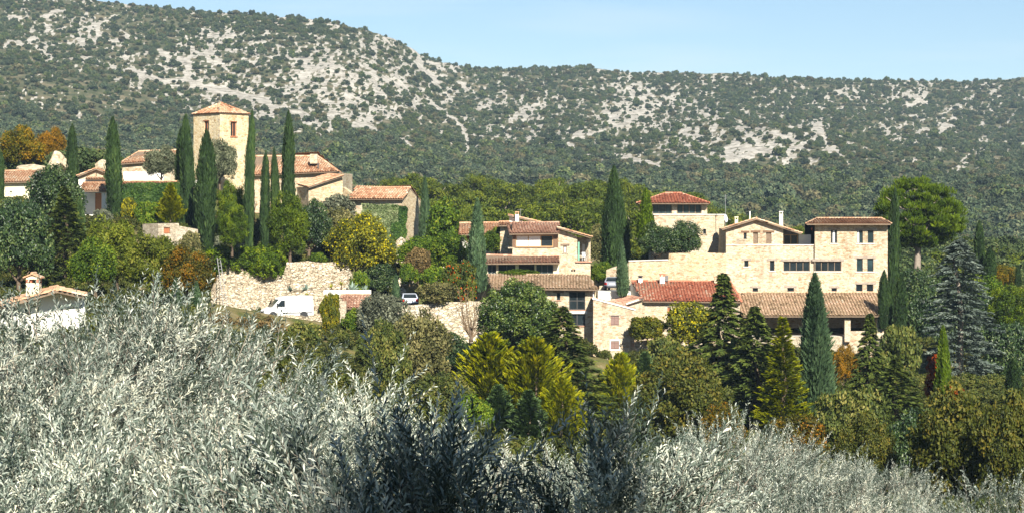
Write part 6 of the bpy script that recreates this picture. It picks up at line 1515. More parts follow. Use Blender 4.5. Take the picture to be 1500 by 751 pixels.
    # veranda
    tile_roof(h, [P(711, 385.3, 231.8), P(820, 384.6, 231.8), P(818.5, 376.4, 235.2), P(712, 374, 235.2)], 'tile_pink', 67)
    wall(h, (711, 232.8), (818.5, 232.9), 412, 385.5, [O(714.5, 727, 387, 402.5, nv=1, fr='frame_grey', gl='glass_teal'), O(730, 755, 387, 402.5, nv=1, fr='frame_grey', gl='glass'), O(760, 783, 387, 402.5, 'dark', dep=1.2), O(785.5, 810.5, 387, 402.5, nv=2, fr='frame_grey', gl='glass_teal')], 'cream')
    backs(h, (711, 232.8), (818.5, 232.9), 2.4, 412, zat(386, 233), 'cream')
    c = house('veranda_counter', 766, 403, 233.6, 'pale low counter in the dark veranda opening', 'counter'); box_part(c, 'top', 766, 396.5, 397.5, 233.5, 1.0, 0.45, 'concrete'); box_part(c, 'body', 766, 397.6, 403, 233.5, 0.9, 0.4, 'cream')
    t = house('balcony_chair', 856, 382, 237, 'white chair on the small balcony with the green shutter', 'chair')
    b = P(855.5, 382, 236.9)
    for sx in (-1, 1):
        for sy in (-1, 1):
            m = MB(); m.tube([(b.x + sx * 0.2, b.y + sy * 0.2, b.z), (b.x + sx * 0.18, b.y + sy * 0.18, b.z + 0.43)], 0.02, 5); m.build('leg', M['white_paint'], t)
    m = MB(); m.box((b.x, b.y, b.z + 0.43), 0.46, 0.46, 0.04); m.build('seat', M['white_paint'], t)
    m = MB(); m.box((b.x, b.y + 0.21, b.z + 0.47), 0.44, 0.04, 0.42); m.build('backrest', M['white_paint'], t)
build_middle()

def build_low_house():
    h = house('long_roof_house', 800, 530, 226, 'stone house with long low patched tile roof and tall dark windows')
    wall(h, (694, 230), (724, 224.5), 480, [(694, 421), (713, 405), (724, 421)], [], 'stone_grey')
    wall(h, (724, 224.5), (873, 224.3), 545, 422.5, [
        O(815.5, 820.7, 428.5, 439, nv=0, lin='wood', sill='tile_pink', ext=0.35),
        O(833.6, 857.2, 427, 453.3, nv=1, nh=1, lin='wood', ext=0.35, sill='tile_pink', bar=0.08),
        O(833.6, 857.2, 459, 476.5, nv=1, lin='concrete', ext=0.2, lh=0.28, sill='tile_pink', bar=0.08)], 'stone')
    backs(h, (724, 224.5), (873, 224.3), 9, 545, zat(423, 225), 'stone', apex=zat(404, 229))
    eL, eR, rR, rL = P(720, 421.5, 223.6), P(875, 423.4, 223.4), P(862, 402.4, 229), P(713, 403.4, 229)
    tile_roof(h, [eL, eR, rR, rL], 'tile_moss', 71)
    tile_roof(h, [P(877, 423, 234), P(692, 421, 235), rL, rR], 'tile', 72, ridge=False)
    box_part(h, 'downpipe', 869.3, 424, 470, 224.0, 0.1, 0.1, 'concrete')
    # white terrace with the parked grey car
    t = house('white_terrace', 900, 440, 231, 'white plastered terrace wall below the parked grey car', 'terrace')
    mb = MB(); a, b = P(876, 460, 230.6), P(924, 460, 230.6); hz = zat(427, 230.6) - a.z
    mb.hexa([a, b, b + Vector((0, 8, 0)), a + Vector((0, 8, 0)), a + Vector((0, 0, hz)), b + Vector((0, 0, hz)), b + Vector((0, 8, hz)), a + Vector((0, 8, hz))]); mb.build('body', M['plaster'], t)
    mb = MB(); mb.hexa([a + Vector((0, -0.05, hz)), b + Vector((0, -0.05, hz)), b + Vector((0, 8, hz)), a + Vector((0, 8, hz)), a + Vector((0, -0.05, hz + 0.07)), b + Vector((0, -0.05, hz + 0.07)), b + Vector((0, 8, hz + 0.07)), a + Vector((0, 8, hz + 0.07))]); mb.build('deck', M['concrete'], t)
    # shuttered house
    s = house('shuttered_house', 900, 530, 221, 'narrow stone house with two pairs of closed brown shutters and slanting top')
    W = wall(s, (869, 221.5), (929.5, 222), 545, [(869, 438), (929.5, 454.5)], [
        O(894.6, 906.8, 462, 476, 'shut', lin='wood_grey', ext=0.2, lh=0.12, dep=0.16), O(894.6, 906.8, 498.8, 511, 'shut', dep=0.16)], 'stone')
    for a in ((893.3, 496.8, 908.1, 498.7), (893.3, 511.1, 908.1, 512.4), (893.3, 498.75, 894.5, 511.05), (906.9, 498.75, 908.1, 511.05)):
        mb = MB(); s0, z1 = W.sz(a[0], a[1]); s1, z0 = W.sz(a[2], a[3]); bar(mb, W, s0, s1, z0, z1, -0.03, 0.05); mb.build('window_surround', M['plaster'], s)
    za, zb2 = zat(437.6, 221.5), zat(454.1, 222); zb = zat(545, 221.5)
    A, B = plan((869, 221.5)), plan((929.5, 222)); mb = MB(); A2, B2 = A + Vector((0.1, 5)), B + Vector((0.1, 5))
    for p, q, z0, z1 in ((B, B2, zb2, zb2), (B2, A2, zb2, za), (A2, A, za, za)): mb.face([(p.x, p.y, zb), (q.x, q.y, zb), (q.x, q.y, z1), (p.x, p.y, z0)])
    mb.build('wall', M['stone'], s)
    mb = MB(); a0, b0 = Vector((A.x - 0.08, A.y - 0.1, za)), Vector((B.x + 0.1, B.y - 0.1, zb2)); u = Vector((0, 0, 0.13)); v = Vector((0, 5.2, 0)); v2 = Vector((0, 0.45, 0))
    mb.hexa([a0, b0, b0 + v2, a0 + v2, a0 + u, b0 + u, b0 + u + v2, a0 + u + v2]); mb.build('coping', M['plaster'], s)
    tile_roof(s, [b0 + v2 + Vector((0, 0, 0.02)), b0 + v + Vector((0, 0, 0.02)), a0 + v + Vector((0, 0, 0.02)), a0 + v2 + Vector((0, 0, 0.02))], 'tile_pink', 73, ridge=False, thick=0.05)
    # second slanting wall
    k = house('slanting_roof_house', 925, 520, 226, 'stone house part with brown slanting roof between the shuttered house and the red roof')
    wall(k, (903, 225.5), (944, 226.5), 530, [(903, 450), (941, 437.5), (944, 437.5)], [], 'stone'); backs(k, (903, 225.5), (944, 226.5), 3.5, 530, zat(449, 226), 'stone')
    tile_roof(k, [P(890, 441.5, 229.8), P(904, 449, 225.2), P(942, 436.5, 226), P(921, 431.5, 230)], 'tile_pink', 74, ridge=False)
    mb = MB(); a, b = P(903, 450.3, 225.1), P(942.5, 437.2, 226); mb.hexa([a, b, b + Vector((0, .3, 0)), a + Vector((0, .3, 0))] + [q + Vector((0, 0, .12)) for q in (a, b, b + Vector((0, .3, 0)), a + Vector((0, .3, 0)))]); mb.build('coping', M['plaster'], k)
build_low_house()

def build_red_roof():
    h = house('red_roof_house', 1010, 480, 227, 'low pale house with red barrel tile roof in front of the rampart')
    wall(h, (944, 226.6), (1084, 226.6), 520, 441, [O(977.5, 981.5, 449, 459, 'shut', mat='wood_red', leaves=1)], 'stone'); backs(h, (944, 226.6), (1084, 226.6), 6, 520, zat(441, 226.6), 'stone')
    wall(h, (923.5, 231.8), (943.8, 226.5), 470, [(923.5, 413), (943.8, 440.5)], [], 'concrete')
    eL, eR, rR, rL = P(942.5, 440.6, 226), P(1085, 441.6, 226), P(1070, 413, 232.4), P(924.8, 411.6, 232.4)
    tile_roof(h, [eL, eR, rR, rL], 'tile_red', 81)
    tile_roof(h, [eR, PZ(1085, 233.1, eR.z), rR], 'tile_red', 82, ridge=False)
    chimney(h, 970, 400.5, 415, 231.6, 0.5, 'concrete', 'tile_red'); box_part(h, 'flue_vent', 976.5, 403, 411, 232.2, 0.32, 0.3, 'frame_grey'); chimney(h, 1049, 404, 414, 231.8, 0.42, 'stone', 'tile')
    chimney(h, 938, 403, 414.5, 231.9, 0.4, 'plaster', 'frame_dark')
build_red_roof()

def build_right_block():
    r = house('rampart_wall', 990, 420, 233, 'high stone rampart wall above the red tiled roof', 'wall')
    wall(r, (921, 233.3), (1063.5, 233.3), 470, [(921, 382.5), (979.5, 381), (980, 371), (1030, 370), (1063.5, 371)], [O(935, 940.5, 404, 412, 'dark')], 'stone_warm', thick=0.7, name='masonry')
    mb = MB(); a, b = P(921, 382.6, 233.2), P(979, 381, 233.2); mb.hexa([a, b, b + Vector((0, .9, 0)), a + Vector((0, .9, 0))] + [q + Vector((0, 0, .1)) for q in (a, b, b + Vector((0, .9, 0)), a + Vector((0, .9, 0)))]); mb.build('coping', M['concrete'], r)
    g = house('garage_wall', 900, 424, 241, 'stone garden wall behind the parked grey car', 'wall')
    wall(g, (888, 240), (924, 239), 436, [(888, 395), (898, 391), (924, 384)], [], 'stone', thick=0.6, name='masonry')
    box_part(g, 'kerb_block', 882, 418, 424.5, 238, 0.6, 0.4, 'stone')
    # pavilion house
    p = house('pavilion_house', 1010, 370, 244, 'stone house crowned by a glazed pavilion with red hip roof')
    W = wall(p, (958.5, 243), (1061, 243), 420, 315, [O(1029.8, 1034.3, 335.5, 343, nv=0, sill='stone_grey')], 'stone'); backs(p, (958.5, 243), (1061, 243), 10, 420, zat(315, 243))
    mb = MB(); q = Wall((956, 242.95), (1061.5, 242.95)); bar(mb, q, 0, q.L, zat(315, 243), zat(313.7, 243), -0.06, 10.1); mb.build('terrace_slab', M['concrete'], p)
    wall(p, (952.5, 243.3), (1036, 243.3), 313.8, 297, [O(956, 984, 299.2, 313.2, nv=2, fr='frame_dark', gl='glass_teal', bar=0.08), O(991.8, 1027.6, 299.2, 313.2, nv=3, fr='wood', gl='glass_teal', bar=0.08)], 'stone')
    backs(p, (952.5, 243.3), (1036, 243.3), 6, 313.8, zat(297, 243.3), 'stone')
    z0, z1 = zat(297.6, 242.4), zat(283.6, 246)
    e = [PZ(933.5, 242.3, z0), PZ(1038.5, 242.3, z0), PZ(1038.5, 250.2, z0), PZ(933.5, 250.2, z0)]; a, b = PZ(974, 246.2, z1), PZ(998, 246.2, z1)
    tile_roof(p, [e[0], e[1], b, a], 'tile_red', 91); tile_roof(p, [e[1], e[2], b], 'tile_red', 92, ridge=False); tile_roof(p, [e[2], e[3], a, b], 'tile_red', 93, ridge=False); tile_roof(p, [e[3], e[0], a], 'tile_red', 94, ridge=False)
    box_part(p, 'pavilion_post', 937.5, 297.6, 314, 243.0, 0.22, 0.22, 'wood')
    d = house('satellite_dish', 1063, 330, 240, 'white satellite dish on a mast left of the gabled block', 'dish')
    c = P(1064.3, 319.5, 240); bm = bmesh.new(); bmesh.ops.create_uvsphere(bm, u_segments=20, v_segments=12, radius=1.0)
    bmesh.ops.delete(bm, geom=[v for v in bm.verts if v.co.z > -0.55], context='VERTS')
    for v in bm.verts: v.co = (v.co.x * 0.62, v.co.y * 0.62, (v.co.z + 0.55) * 0.5)
    me = bpy.data.meshes.new('reflector'); bm.to_mesh(me); bm.free()
    o = mesh_obj('reflector', me, M['white_paint'], d); o.location = c - d.location; o.rotation_euler = (math.radians(80), 0, math.radians(62))
    m = MB(); m.tube([P(1062.5, 285, 240.3), P(1063, 332, 240.3)], 0.03, 5); m.build('mast', M['metal'], d)
    m = MB(); m.tube([P(1061, 288, 240.3), P(1066, 287, 240.3)], 0.015, 4); m.tube([P(1061.4, 291, 240.3), P(1065, 290.5, 240.3)], 0.015, 4); m.build('aerial', M['metal'], d)
    m = MB(); m.tube([c, P(1070.5, 323, 239.4)], 0.015, 4); m.build('feed_arm', M['metal'], d)
build_right_block()

def build_main_block():
    h = house('stone_mansion', 1180, 470, 234, 'large three-storey stone mansion with gable, wide windows and flat-topped right wing', 'mansion')
    lw = dict(lin='wood_grey', sill='concrete')
    W = wall(h, (1063.5, 233.5), (1193.4, 233.5), 480, [(1063.5, 334), (1108, 320.8), (1147, 333.5), (1147.2, 358.4), (1193.4, 358.4)], [
        O(1089.3, 1093.8, 341, 350.6, nv=0, lin='wood_brown'), O(1103.2, 1110.2, 340.6, 356.9, 'shut', mat='wood', lin='wood_brown', leaves=1, ext=0.25), O(1122, 1130, 340.6, 356.9, 'shut', mat='wood', lin='wood_brown', leaves=1, ext=0.3),
        O(1090.2, 1096.4, 381.3, 390.3, nv=0, **lw), O(1127.7, 1134.5, 381.5, 396.3, nv=0, **lw), O(1147.6, 1186.2, 382.5, 397, nv=3, fr='wood', **lw, lh=0.24),
        O(1102.5, 1110.4, 421.3, 427.2, nv=0, lin='wood_grey'), O(1153.3, 1163, 421, 427.2, nv=0, lin='wood_grey')], 'stone')
    W2 = wall(h, (1193.4, 233.2), (1300.3, 233.2), 480, 327.5, [
        O(1217, 1226.2, 337, 356.2, nv=0, **lw, curtain=[(0.35, 0.68)]),
        O(1255.2, 1264.0, 337.6, 356.2, nv=0, gl='glass_teal', curtain=[(0.05, 0.42)]), O(1271, 1279.6, 337.6, 356.2, nv=0, gl='glass_teal'),
        O(1193.8, 1232.4, 382.5, 397, nv=3, fr='wood', **lw, lh=0.24),
        O(1255, 1263.8, 378.5, 397.3, nv=0, gl='glass_teal'), O(1270.4, 1279.4, 378.5, 397.3, nv=0, gl='glass_teal'),
        O(1254, 1263.4, 416, 427.5, nv=0), O(1269.6, 1279.2, 416, 427.5, nv=0), O(1218, 1225.8, 421.3, 427.2, nv=0, lin='wood_grey')], 'stone')
    for y0, y1, ys in ((335.0, 337.5, 356.3), (375.6, 378.4, 397.4), (413, 415.9, None)):
        mb = MB(); s0, z1 = W2.sz(1252, y0); s1, z0 = W2.sz(1283, y1); bar(mb, W2, s0, s1, z0, z1, -0.05, 0.1); mb.build('lintel', M['wood_grey'], h)
        if ys:
            mb = MB(); s0, z1 = W2.sz(1253, ys); s1, z0 = W2.sz(1281.5, ys + 1.3); bar(mb, W2, s0, s1, z0, z1, -0.08, 0.1); mb.build('sill', M['concrete'], h)
    mb = MB(); a = W2.to3(0, zat(480, 233.2)); b_ = Vector((a.x, 241, a.z)); mb.face([b_, a, Vector((a.x, a.y, zat(327.5, 233.2))), Vector((a.x, 241, zat(327.5, 233.2)))])
    mb.build('wall', M['stone'], h)
    backs(h, (1193.4, 233.2), (1300.3, 233.2), 8, 480, zat(327.5, 233.2)); backs(h, (1063.5, 233.5), (1193.3, 233.5), 8.5, 480, zat(358.6, 233.5))
    # ledge line, parapet strip
    mb = MB(); s0, z1 = W.sz(1063.5, 358.1); s1, z0 = W.sz(1193, 359.3); bar(mb, W, 0, s1, z0, z1, -0.07, 0.05); mb.build('ledge', M['concrete'], h)
    # gable flank and roof slopes
    mb = MB(); x0 = plan((1063.5, 233.5)); x1 = plan((1147, 233.5)); zz = zat(358.4, 233.5)
    for x, z in ((x0, zat(334, 233.5)), (x1, zat(333.5, 233.5))): mb.face([(x.x, 233.5, zz), (x.x, 241.5, zz), (x.x, 241.5, z), (x.x, 233.5, z)])
    mb.build('wall', M['stone'], h)
    def ln(px, py, Y): return PZ(px, Y, zat(py, 233))
    tile_roof(h, [ln(1057.5, 335.6, 242), ln(1057.5, 335.6, 232.9), ln(1108, 320, 232.9), ln(1108, 320, 242)], 'tile', 101)
    tile_roof(h, [ln(1174.5, 341.8, 232.9), ln(1174.5, 341.8, 242), ln(1108, 320, 242), ln(1108, 320, 232.9)], 'tile', 102, ridge=False)
    # terrace and loggia glazing
    wall(h, (1147.3, 236.2), (1170, 236.2), 360, [(1147.3, 335.5), (1170, 342.5)], [O(1148, 1169, 343.5, 358.6, nv=1, fr='wood_honey', bar=0.09)], 'frame_grey', zb=zat(360, 233.5))
    wall(h, (1170, 236.1), (1192.8, 236.1), 360, 343.6, [], 'plaster', thick=0.3, zb=zat(360, 233.5))
    box_part(h, 'lantern', 1189.8, 333.5, 337.5, 235.0, 0.2, 0.2, 'tile_red')
    mb = MB(); a = P(1147.3, 359, 233.6); mb.box((a.x + 1.6, a.y + 3.9, a.z - 0.1), 3.2, 7.6, 0.1); mb.build('terrace_floor', M['concrete'], h)
    # balcony railing of the small door
    mb = MB()
    for k in range(9):
        q = P(1079.8 + k * 1.6, 358.2, 233.32); mb.tube([q, q + Vector((0, 0, 0.54))], 0.013, 4)
    mb.tube([P(1079.5, 350.4, 233.32), P(1093, 350.4, 233.32)], 0.022, 4); mb.build('balcony_railing', M['wood_grey'], h)
    # roof of the right wing
    z0, z1 = zat(327.8, 232.3), zat(320.6, 236)
    e = [PZ(1181.5, 232.2, z0), PZ(1305, 232.2, z0), PZ(1305, 242, z0), PZ(1181.5, 242, z0)]; a, b = PZ(1196, 236.4, z1), PZ(1292, 236.4, z1)
    tile_roof(h, [e[0], e[1], b, a], 'tile', 103); tile_roof(h, [e[1], e[2], b], 'tile', 104, ridge=False); tile_roof(h, [e[2], e[3], a, b], 'tile', 105, ridge=False); tile_roof(h, [e[3], e[0], a], 'tile', 106, ridge=False)
    chimney(h, 1144, 309.5, 333, 236, 0.36, 'plaster', 'concrete'); chimney(h, 1078.6, 317.5, 330, 238, 0.34, 'cream', 'cream')
    m = MB(); m.tube([P(1098.5, 309.5, 237), P(1098.5, 326, 237)], 0.055, 6); m.build('vent_pipe', M['white_paint'], h)
    # gallery in front
    g = house('gallery', 1190, 500, 228, 'open gallery with long weathered tile roof on stone pillars', 'gallery')
    tile_roof(g, [P(1086.5, 462.6, 225.8), P(1296, 462.2, 225.8), P(1290.5, 428.4, 232.9), P(1080.5, 429.2, 232.9)], 'tile_moss', 111)
    for k in range(22):
        q = P(1090 + k * 9.6, 463.2, 226.0); mb = MB(); mb.hexa([q + Vector(v) for v in ((-.05, 0, -.14), (.05, 0, -.14), (.05, 6.9, 1.95), (-.05, 6.9, 1.95), (-.05, 0, 0), (.05, 0, 0), (.05, 6.9, 2.07), (-.05, 6.9, 2.07))]); mb.build('rafter', M['wood'], g)
    mb = MB(); a, b = P(1089, 466, 226.5), P(1294, 466, 226.5); mb.hexa([a, b, b + Vector((0, .2, 0)), a + Vector((0, .2, 0))] + [q + Vector((0, 0, .14)) for q in (a, b, b + Vector((0, .2, 0)), a + Vector((0, .2, 0)))]); mb.build('eave_beam', M['wood'], g)
    for px, w, y1 in ((1147.5, 0.42, 500), (1199, 0.5, 500), (1241, 0.58, 500), (1289, 0.68, 495), (1096, 0.5, 500)):
        box_part(g, 'pillar', px, 466.2, y1, 226.6, w, 0.55, 'stone')
    wall(g, (1243, 226.7), (1290, 226.7), 550, 484.5, [], 'stone', thick=0.5); wall(g, (1090, 226.9), (1243, 226.9), 550, 492, [], 'stone_grey', thick=0.5)
    mb = MB(); a = P(1090, 493, 227.3); b = P(1292, 493, 227.3); mb.hexa([a, b, b + Vector((0, 6, 0)), a + Vector((0, 6, 0))] + [q + Vector((0, 0, .1)) for q in (a, b, b + Vector((0, 6, 0)), a + Vector((0, 6, 0)))]); mb.build('floor', M['concrete'], g)
    mb = MB(); x = P(1292.5, 550, 226.9); mb.face([x, Vector((x.x, 233, x.z)), Vector((x.x, 233, zat(432, 233))), Vector((x.x, 226.9, zat(464, 226.9)))]); mb.build('wall', M['stone'], g)
    rubble('garden_step_wall', 'low rubble wall at the foot of the shuttered house', [(872, 524, 217), (905, 523, 217), (940, 521, 217.5), (985, 523, 218)], 550, 0.6, 15, 'rubble_pale', 0.12)
    rubble('vine_wall', 'broken stone wall under the hanging vine', [(930, 500, 221), (950, 498, 221), (985, 500, 221)], 530, 0.6, 16, 'stone_grey', 0.12)
build_main_block()

# ------------------------------------------------------------------ undergrowth on the village slope
def build_undergrowth():
    rng = np.random.default_rng(5)
    n = 12000
    Y = rng.uniform(95, 300, n); px = rng.uniform(-120, 1640, n); x = (px - CX) / F * Y
    z = ground_z(x, Y); py = YH - F * z / Y
    keep = np.ones(n, bool)
    for x0, x1, y0, y1 in ((345, 480, 222.5, 233), (560, 700, 222.5, 231), (880, 925, 229, 240), (1085, 1300, 225, 234), (920, 1085, 225, 234), (720, 930, 220, 245), (1060, 1310, 232, 246), (950, 1065, 232, 256), (730, 870, 232, 250), (-20, 130, 112, 130), (365, 500, 252, 275), (280, 368, 255, 266), (512, 620, 244, 256), (110, 165, 245, 262), (170, 265, 240, 270), (415, 545, 227, 237)):
        keep &= ~((px > x0) & (px < x1) & (Y > y0) & (Y < y1))
    keep &= rng.random(n) < 0.75
    ptop = YH - F * (z + 1.3) / Y
    keep &= ~((px > 300) & (px < 520) & (Y < 224) & (ptop < 470)); keep &= ~((px > 555) & (px < 715) & (Y < 224) & (ptop < 492))
    x, Y, z = x[keep], Y[keep], z[keep]
    s = rng.uniform(0.35, 0.85, len(x))
    ms = [crown_blob(80 + k, (1.2, 1.2, 0.9), z0=0.6, ncl=22, ncd=34, L=0.26, W=0.16, cut=-0.5, cr=(0.5, 0.8), name='undergrowth_bush') for k in range(4)]
    LM['under'] = leaf_mat('undergrowth_foliage', [(0.0, (0.016, 0.024, 0.007)), (0.4, (0.055, 0.070, 0.018)), (0.7, (0.11, 0.115, 0.034)), (1, (0.19, 0.17, 0.065))], 0.2, vary=0.35)
    scatter('undergrowth', np.stack([x, Y, z - 0.1], 1), s, ms, LM['under'], 'low green and brown undergrowth between the trees', 'undergrowth')
build_undergrowth()

# ------------------------------------------------------------------ olive trees of the foreground
def olive_meshes(seed, R=(1.9, 1.9, 1.5), zc=2.9, nsh=1060, leaf=0.066, wid=0.0155, pairs=(14, 24), step=0.027, spike=0.035):
    rng = np.random.default_rng(seed); R = np.array(R)
    C = []; D = []; N = []; T = []; S = []
    tw = MB()
    ncl = max(14, nsh // 17)
    cd = rdirs(rng, ncl * 3); cd = cd[cd[:, 2] > -0.65][:ncl]; lob = rdirs(rng, 8)
    cpos = np.array([c * R * (0.74 + 0.36 * (max(c @ lob.T) - 0.6)) * (0.45 + 0.55 * rng.random() ** 0.4) for c in cd]); ctone = rng.normal(0, 0.20, ncl)
    cdir = cd * 0.8 + np.array([0, 0, 0.55]) + rng.normal(0, 0.35, (ncl, 3)); cdir /= np.linalg.norm(cdir, axis=1, keepdims=True)
    for i in range(nsh):
        k = i % ncl; d = cd[k]
        p = cpos[k] + rng.normal(0, 0.10, 3) * R / 1.5 - cdir[k] * 0.12 * rng.random()
        g = cdir[k] + rng.normal(0, 0.42, 3) + np.array([0, 0, 0.15]); g /= np.linalg.norm(g)
        n = rng.integers(*pairs); L = n * step
        if rng.random() < spike and d[2] > 0.2: L *= 1.5; n = int(n * 1.5)
        bend = rng.normal(0, 0.25, 3) + np.array([0, 0, -0.12 if d[2] < 0.3 else 0.05])
        s = (np.arange(n) + 0.5) / n
        ax = p + g * (s * L)[:, None] + bend * (s ** 2 * L * 0.5)[:, None]
        tg = g + bend * s[:, None]; tg /= np.linalg.norm(tg, axis=1, keepdims=True)
        a = np.cross(g, rng.normal(size=3)); a /= np.linalg.norm(a); b = np.cross(g, a)
        tone = ctone[k] + rng.normal(0, 0.10)
        for sgn in (1, -1):
            ph = np.arange(n) * 1.57 + rng.normal(0, 0.25, n)
            o = sgn * (a * np.cos(ph)[:, None] + b * np.sin(ph)[:, None])
            ld = tg * 0.85 + o * 0.75 + rng.normal(0, 0.13, (n, 3)); ld /= np.linalg.norm(ld, axis=1, keepdims=True)
            ll = leaf * rng.uniform(0.75, 1.2, n) * np.interp(s, [0, 0.2, 0.8, 1], [0.8, 1, 0.95, 0.6])
            C.append(ax + ld * (ll * 0.52)[:, None]); D.append(ld); N.append(np.cross(ld, np.cross(tg, ld)) + rng.normal(0, 0.3, (n, 3))); S.append(ll)
            T.append(np.clip(0.47 + tone + rng.normal(0, 0.24, n), 0, 1))
        if i % 2 == 0:
            q = p + (g + bend * 0.25) * L * 0.5; e = p + (g + bend * 0.5) * L
            for u, v, w0, w1 in ((p, q, 0.0045, 0.003), (q, e, 0.003, 0.001)):
                tw.face([u - a * w0, u + a * w0, v + a * w1, v - a * w1], 0.5)
    C = np.concatenate(C); C[:, 2] += zc; n = len(C); S = np.concatenate(S)
    V, Q = cards(C, np.concatenate(D), np.concatenate(N), S, S * (wid / leaf) * rng.uniform(0.8, 1.2, n), 0.28)
    crown = np_mesh('foliage', V, Q, np.concatenate(T))
    tw.v = [(x, y, z + zc) for x, y, z in tw.v]
    r = random.Random(seed)
    tk = MB(); tk.tube([(0, 0, -0.5), (0.06, 0.02, 0.4), (-0.04, 0.05, 1.0)], [0.24, 0.17, 0.14], 8)
    for k in range(6):
        a = k * 1.05 + r.random(); e = Vector((math.cos(a) * R[0] * 0.5, math.sin(a) * R[1] * 0.5, zc + R[2] * r.uniform(-0.1, 0.35))); b0 = Vector((-0.03, 0.04, 0.9)); m = b0.lerp(e, 0.5) + Vector((0, 0, -0.2))
        tk.tube([b0, m, e], [0.09, 0.045, 0.014], 6)
        for q in range(5):
            f = r.uniform(0.3, 0.95); s0 = m.lerp(e, f); e2 = s0 + Vector((r.gauss(0, .4), r.gauss(0, .4), r.uniform(.15, .5))); tk.tube([s0, e2], [0.018, 0.005], 4, cap=False)
    return crown, tw.mesh('twigs'), tk.mesh('trunk', smooth=True)

def olive_mat():
    # silvery two-tone leaf: pale downy blades among grey-green glossy ones
    m = leaf_mat('olive_leaf', [(0.0, (0.032, 0.046, 0.032)), (0.3, (0.085, 0.108, 0.084)), (0.5, (0.21, 0.245, 0.21)), (0.75, (0.43, 0.455, 0.39)), (1, (0.63, 0.62, 0.50))], 0.08, 0.40, 0.5, vary=0.12)
    return m
OM = olive_mat()
OL = [olive_meshes(s) for s in (1, 2, 3)]
OLN = [olive_meshes(s, (1.15, 1.0, 1.1), 2.6, 520, 0.074, 0.019, (16, 26), 0.028, 0.10) for s in (11, 12)]     # narrow young trees close to the camera

def olive(px, top, Y, label, src, k, sc_=1.0, ht=None, rz=0.0, narrow=False):
    crown, tw, tk = src[k]
    zz = np.empty(len(crown.vertices) * 3, np.float32); crown.vertices.foreach_get('co', zz); topz = float(np.quantile(zz[2::3], 0.9993))
    b = P(px, top, Y); z = b.z - topz * sc_
    e = empty('olive_tree', (b.x, b.y, z), label, 'olive tree', 'olive trees of the foreground orchard'); e.scale = (sc_,) * 3; e.rotation_euler = (0, 0, rz)
    mesh_obj('trunk', tk, M['bark_grey'], e); c = mesh_obj('foliage', crown, OM, e); t = mesh_obj('twigs', tw, M['bark_grey'], e); t['kind'] = 'stuff'; c['kind'] = 'stuff'
    g = float(ground_z(b.x, b.y)[0])
    if z > g + 0.1:
        m = MB(); m.tube([(0, 0, (g - z) / sc_ - 0.3), (0, 0, -0.3)], [0.26, 0.24], 8); mesh_obj('stem', m.mesh('stem'), M['bark_grey'], e)
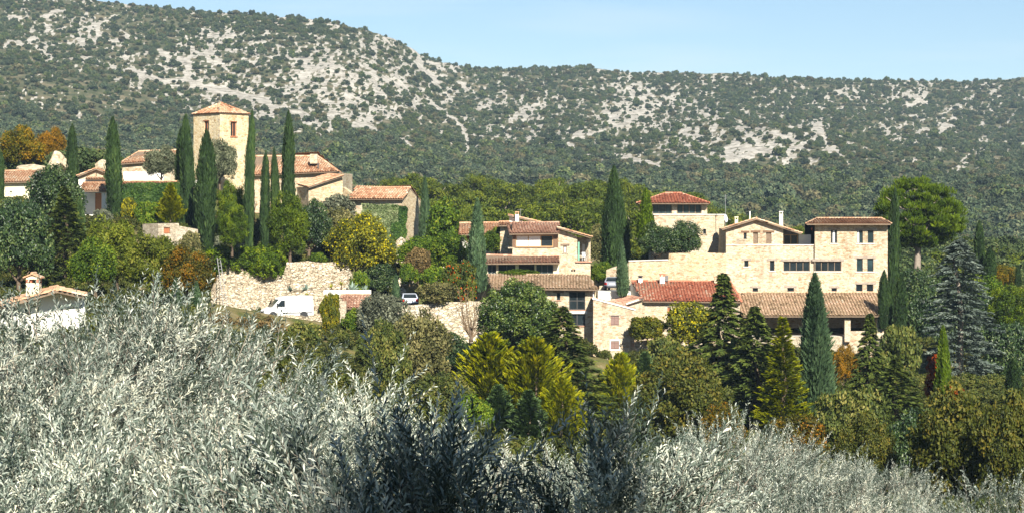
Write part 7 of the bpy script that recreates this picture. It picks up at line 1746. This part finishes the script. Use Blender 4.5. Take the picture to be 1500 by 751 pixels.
ROWS = [
 # px, top row, distance, scale, mesh, label
 (150, 395, 20, 1.02, 0, 'big silver olive at the left, its shoots reaching up past the white house'),
 (-45, 440, 17, 0.9, 1, 'olive tree cut by the left edge of the picture'),
 (290, 420, 23, 0.95, 2, 'silver olive with tall shoots left of the reddish brush'),
 (52, 447, 18, 0.82, 1, 'olive in front of the white house with the chimney'),
 (108, 436, 19, 0.8, 2, 'olive whose shoots cross the right end of the white house'),
 (60, 560, 13, 0.75, 1, 'low olive in the bottom left corner'),
 (300, 590, 14, 0.75, 0, 'low olive at the bottom left of the shaded one'),
 (498, 508, 18.5, 0.85, 1, 'sunlit olive behind the shaded one'),
 (395, 560, 25, 0.85, 0, 'olive between the two tall-shooted ones and the shaded one'),
 (690, 634, 26, 0.95, 2, 'pale olive below the thicket left of the golden conifers'),
 (610, 612, 30, 0.9, 0, 'olive behind the sunlit one at the edge of the thicket'),
 (810, 636, 31, 0.95, 1, 'pale olive below the golden conifers'),
 (960, 634, 34, 0.95, 0, 'pale olive below the bronze-green oak'),
 (870, 662, 24, 0.9, 2, 'silver olive at the bottom left of the tall sprig'),
 (1085, 598, 40, 0.95, 2, 'olive with a raised tip below the dark conifers'),
 (1030, 687, 27, 0.95, 1, 'wide pale olive at the bottom right of the tall sprig'),
 (1170, 620, 43, 0.95, 1, 'yellowish olive below the golden fir'),
 (1180, 702, 30, 0.95, 0, 'silver olive at the bottom below the yellowish one'),
 (1290, 662, 50, 0.95, 2, 'grey olive with a shaded centre left of the big bronze oak'),
 (1235, 677, 46, 0.85, 0, 'olive between the yellowish and the grey one'),
 (1330, 722, 36, 0.95, 1, 'low silver olive along the bottom right'),
 (1420, 722, 33, 0.9, 2, 'low olive under the big bronze oak'),
 (1492, 690, 30, 0.8, 0, 'olive sprig in the bottom right corner'),
 (740, 680, 18, 0.8, 0, 'low olive at the bottom right of the shaded one'),
 (1120, 720, 21, 0.8, 2, 'low olive at the bottom edge right of the tall sprig'),
 (1270, 757, 24, 0.8, 1, 'olive crown just rising from the bottom edge'),
]
def plant_olives():
    r = random.Random(8)
    for px, top, Y, s, k, label in ROWS: olive(px, top, Y, label, OL, k, s, rz=r.uniform(0, 6.28))
    olive(505, 498, 11.5, 'dark shaded olive in the centre foreground', OLN, 0, 0.92, rz=0.7, narrow=True)
    olive(640, 580, 11.0, 'dark shaded olive shoots right of the centre foreground tree', OLN, 1, 0.82, rz=2.2, narrow=True)
    olive(905, 562, 11.5, 'slender olive sprig standing above the others right of centre', OLN, 1, 0.62, rz=4.0, narrow=True)
plant_olives()
# unseen cypress added behind the viewpoint, shaped to throw shade on the middle olive
plant('cypress_wide', (4.25, -5.2, -1.7), 1.42, 0.90, 'unseen cypress added behind the viewpoint to shade the centre olive')

# ------------------------------------------------------------------ air between the village and the mountain
def build_haze():
    mb = MB(); mb.box((0, 900, -32), 4200, 2700, 330)
    m = bpy.data.materials.new('haze_air'); m.use_nodes = True; nt = m.node_tree
    for n in list(nt.nodes):
        if n.type != 'OUTPUT_MATERIAL': nt.nodes.remove(n)
    v = nt.nodes.new('ShaderNodeVolumePrincipled'); v.inputs['Color'].default_value = (0.55, 0.77, 1.0, 1); v.inputs['Density'].default_value = 0.00009; v.inputs['Anisotropy'].default_value = 0.0
    nt.links.new(v.outputs[0], nt.nodes['Material Output'].inputs['Volume'])
    o = mb.build('haze', m); tag(o, 'thin blue haze in front of the mountain', 'haze', kind='stuff')
build_haze()
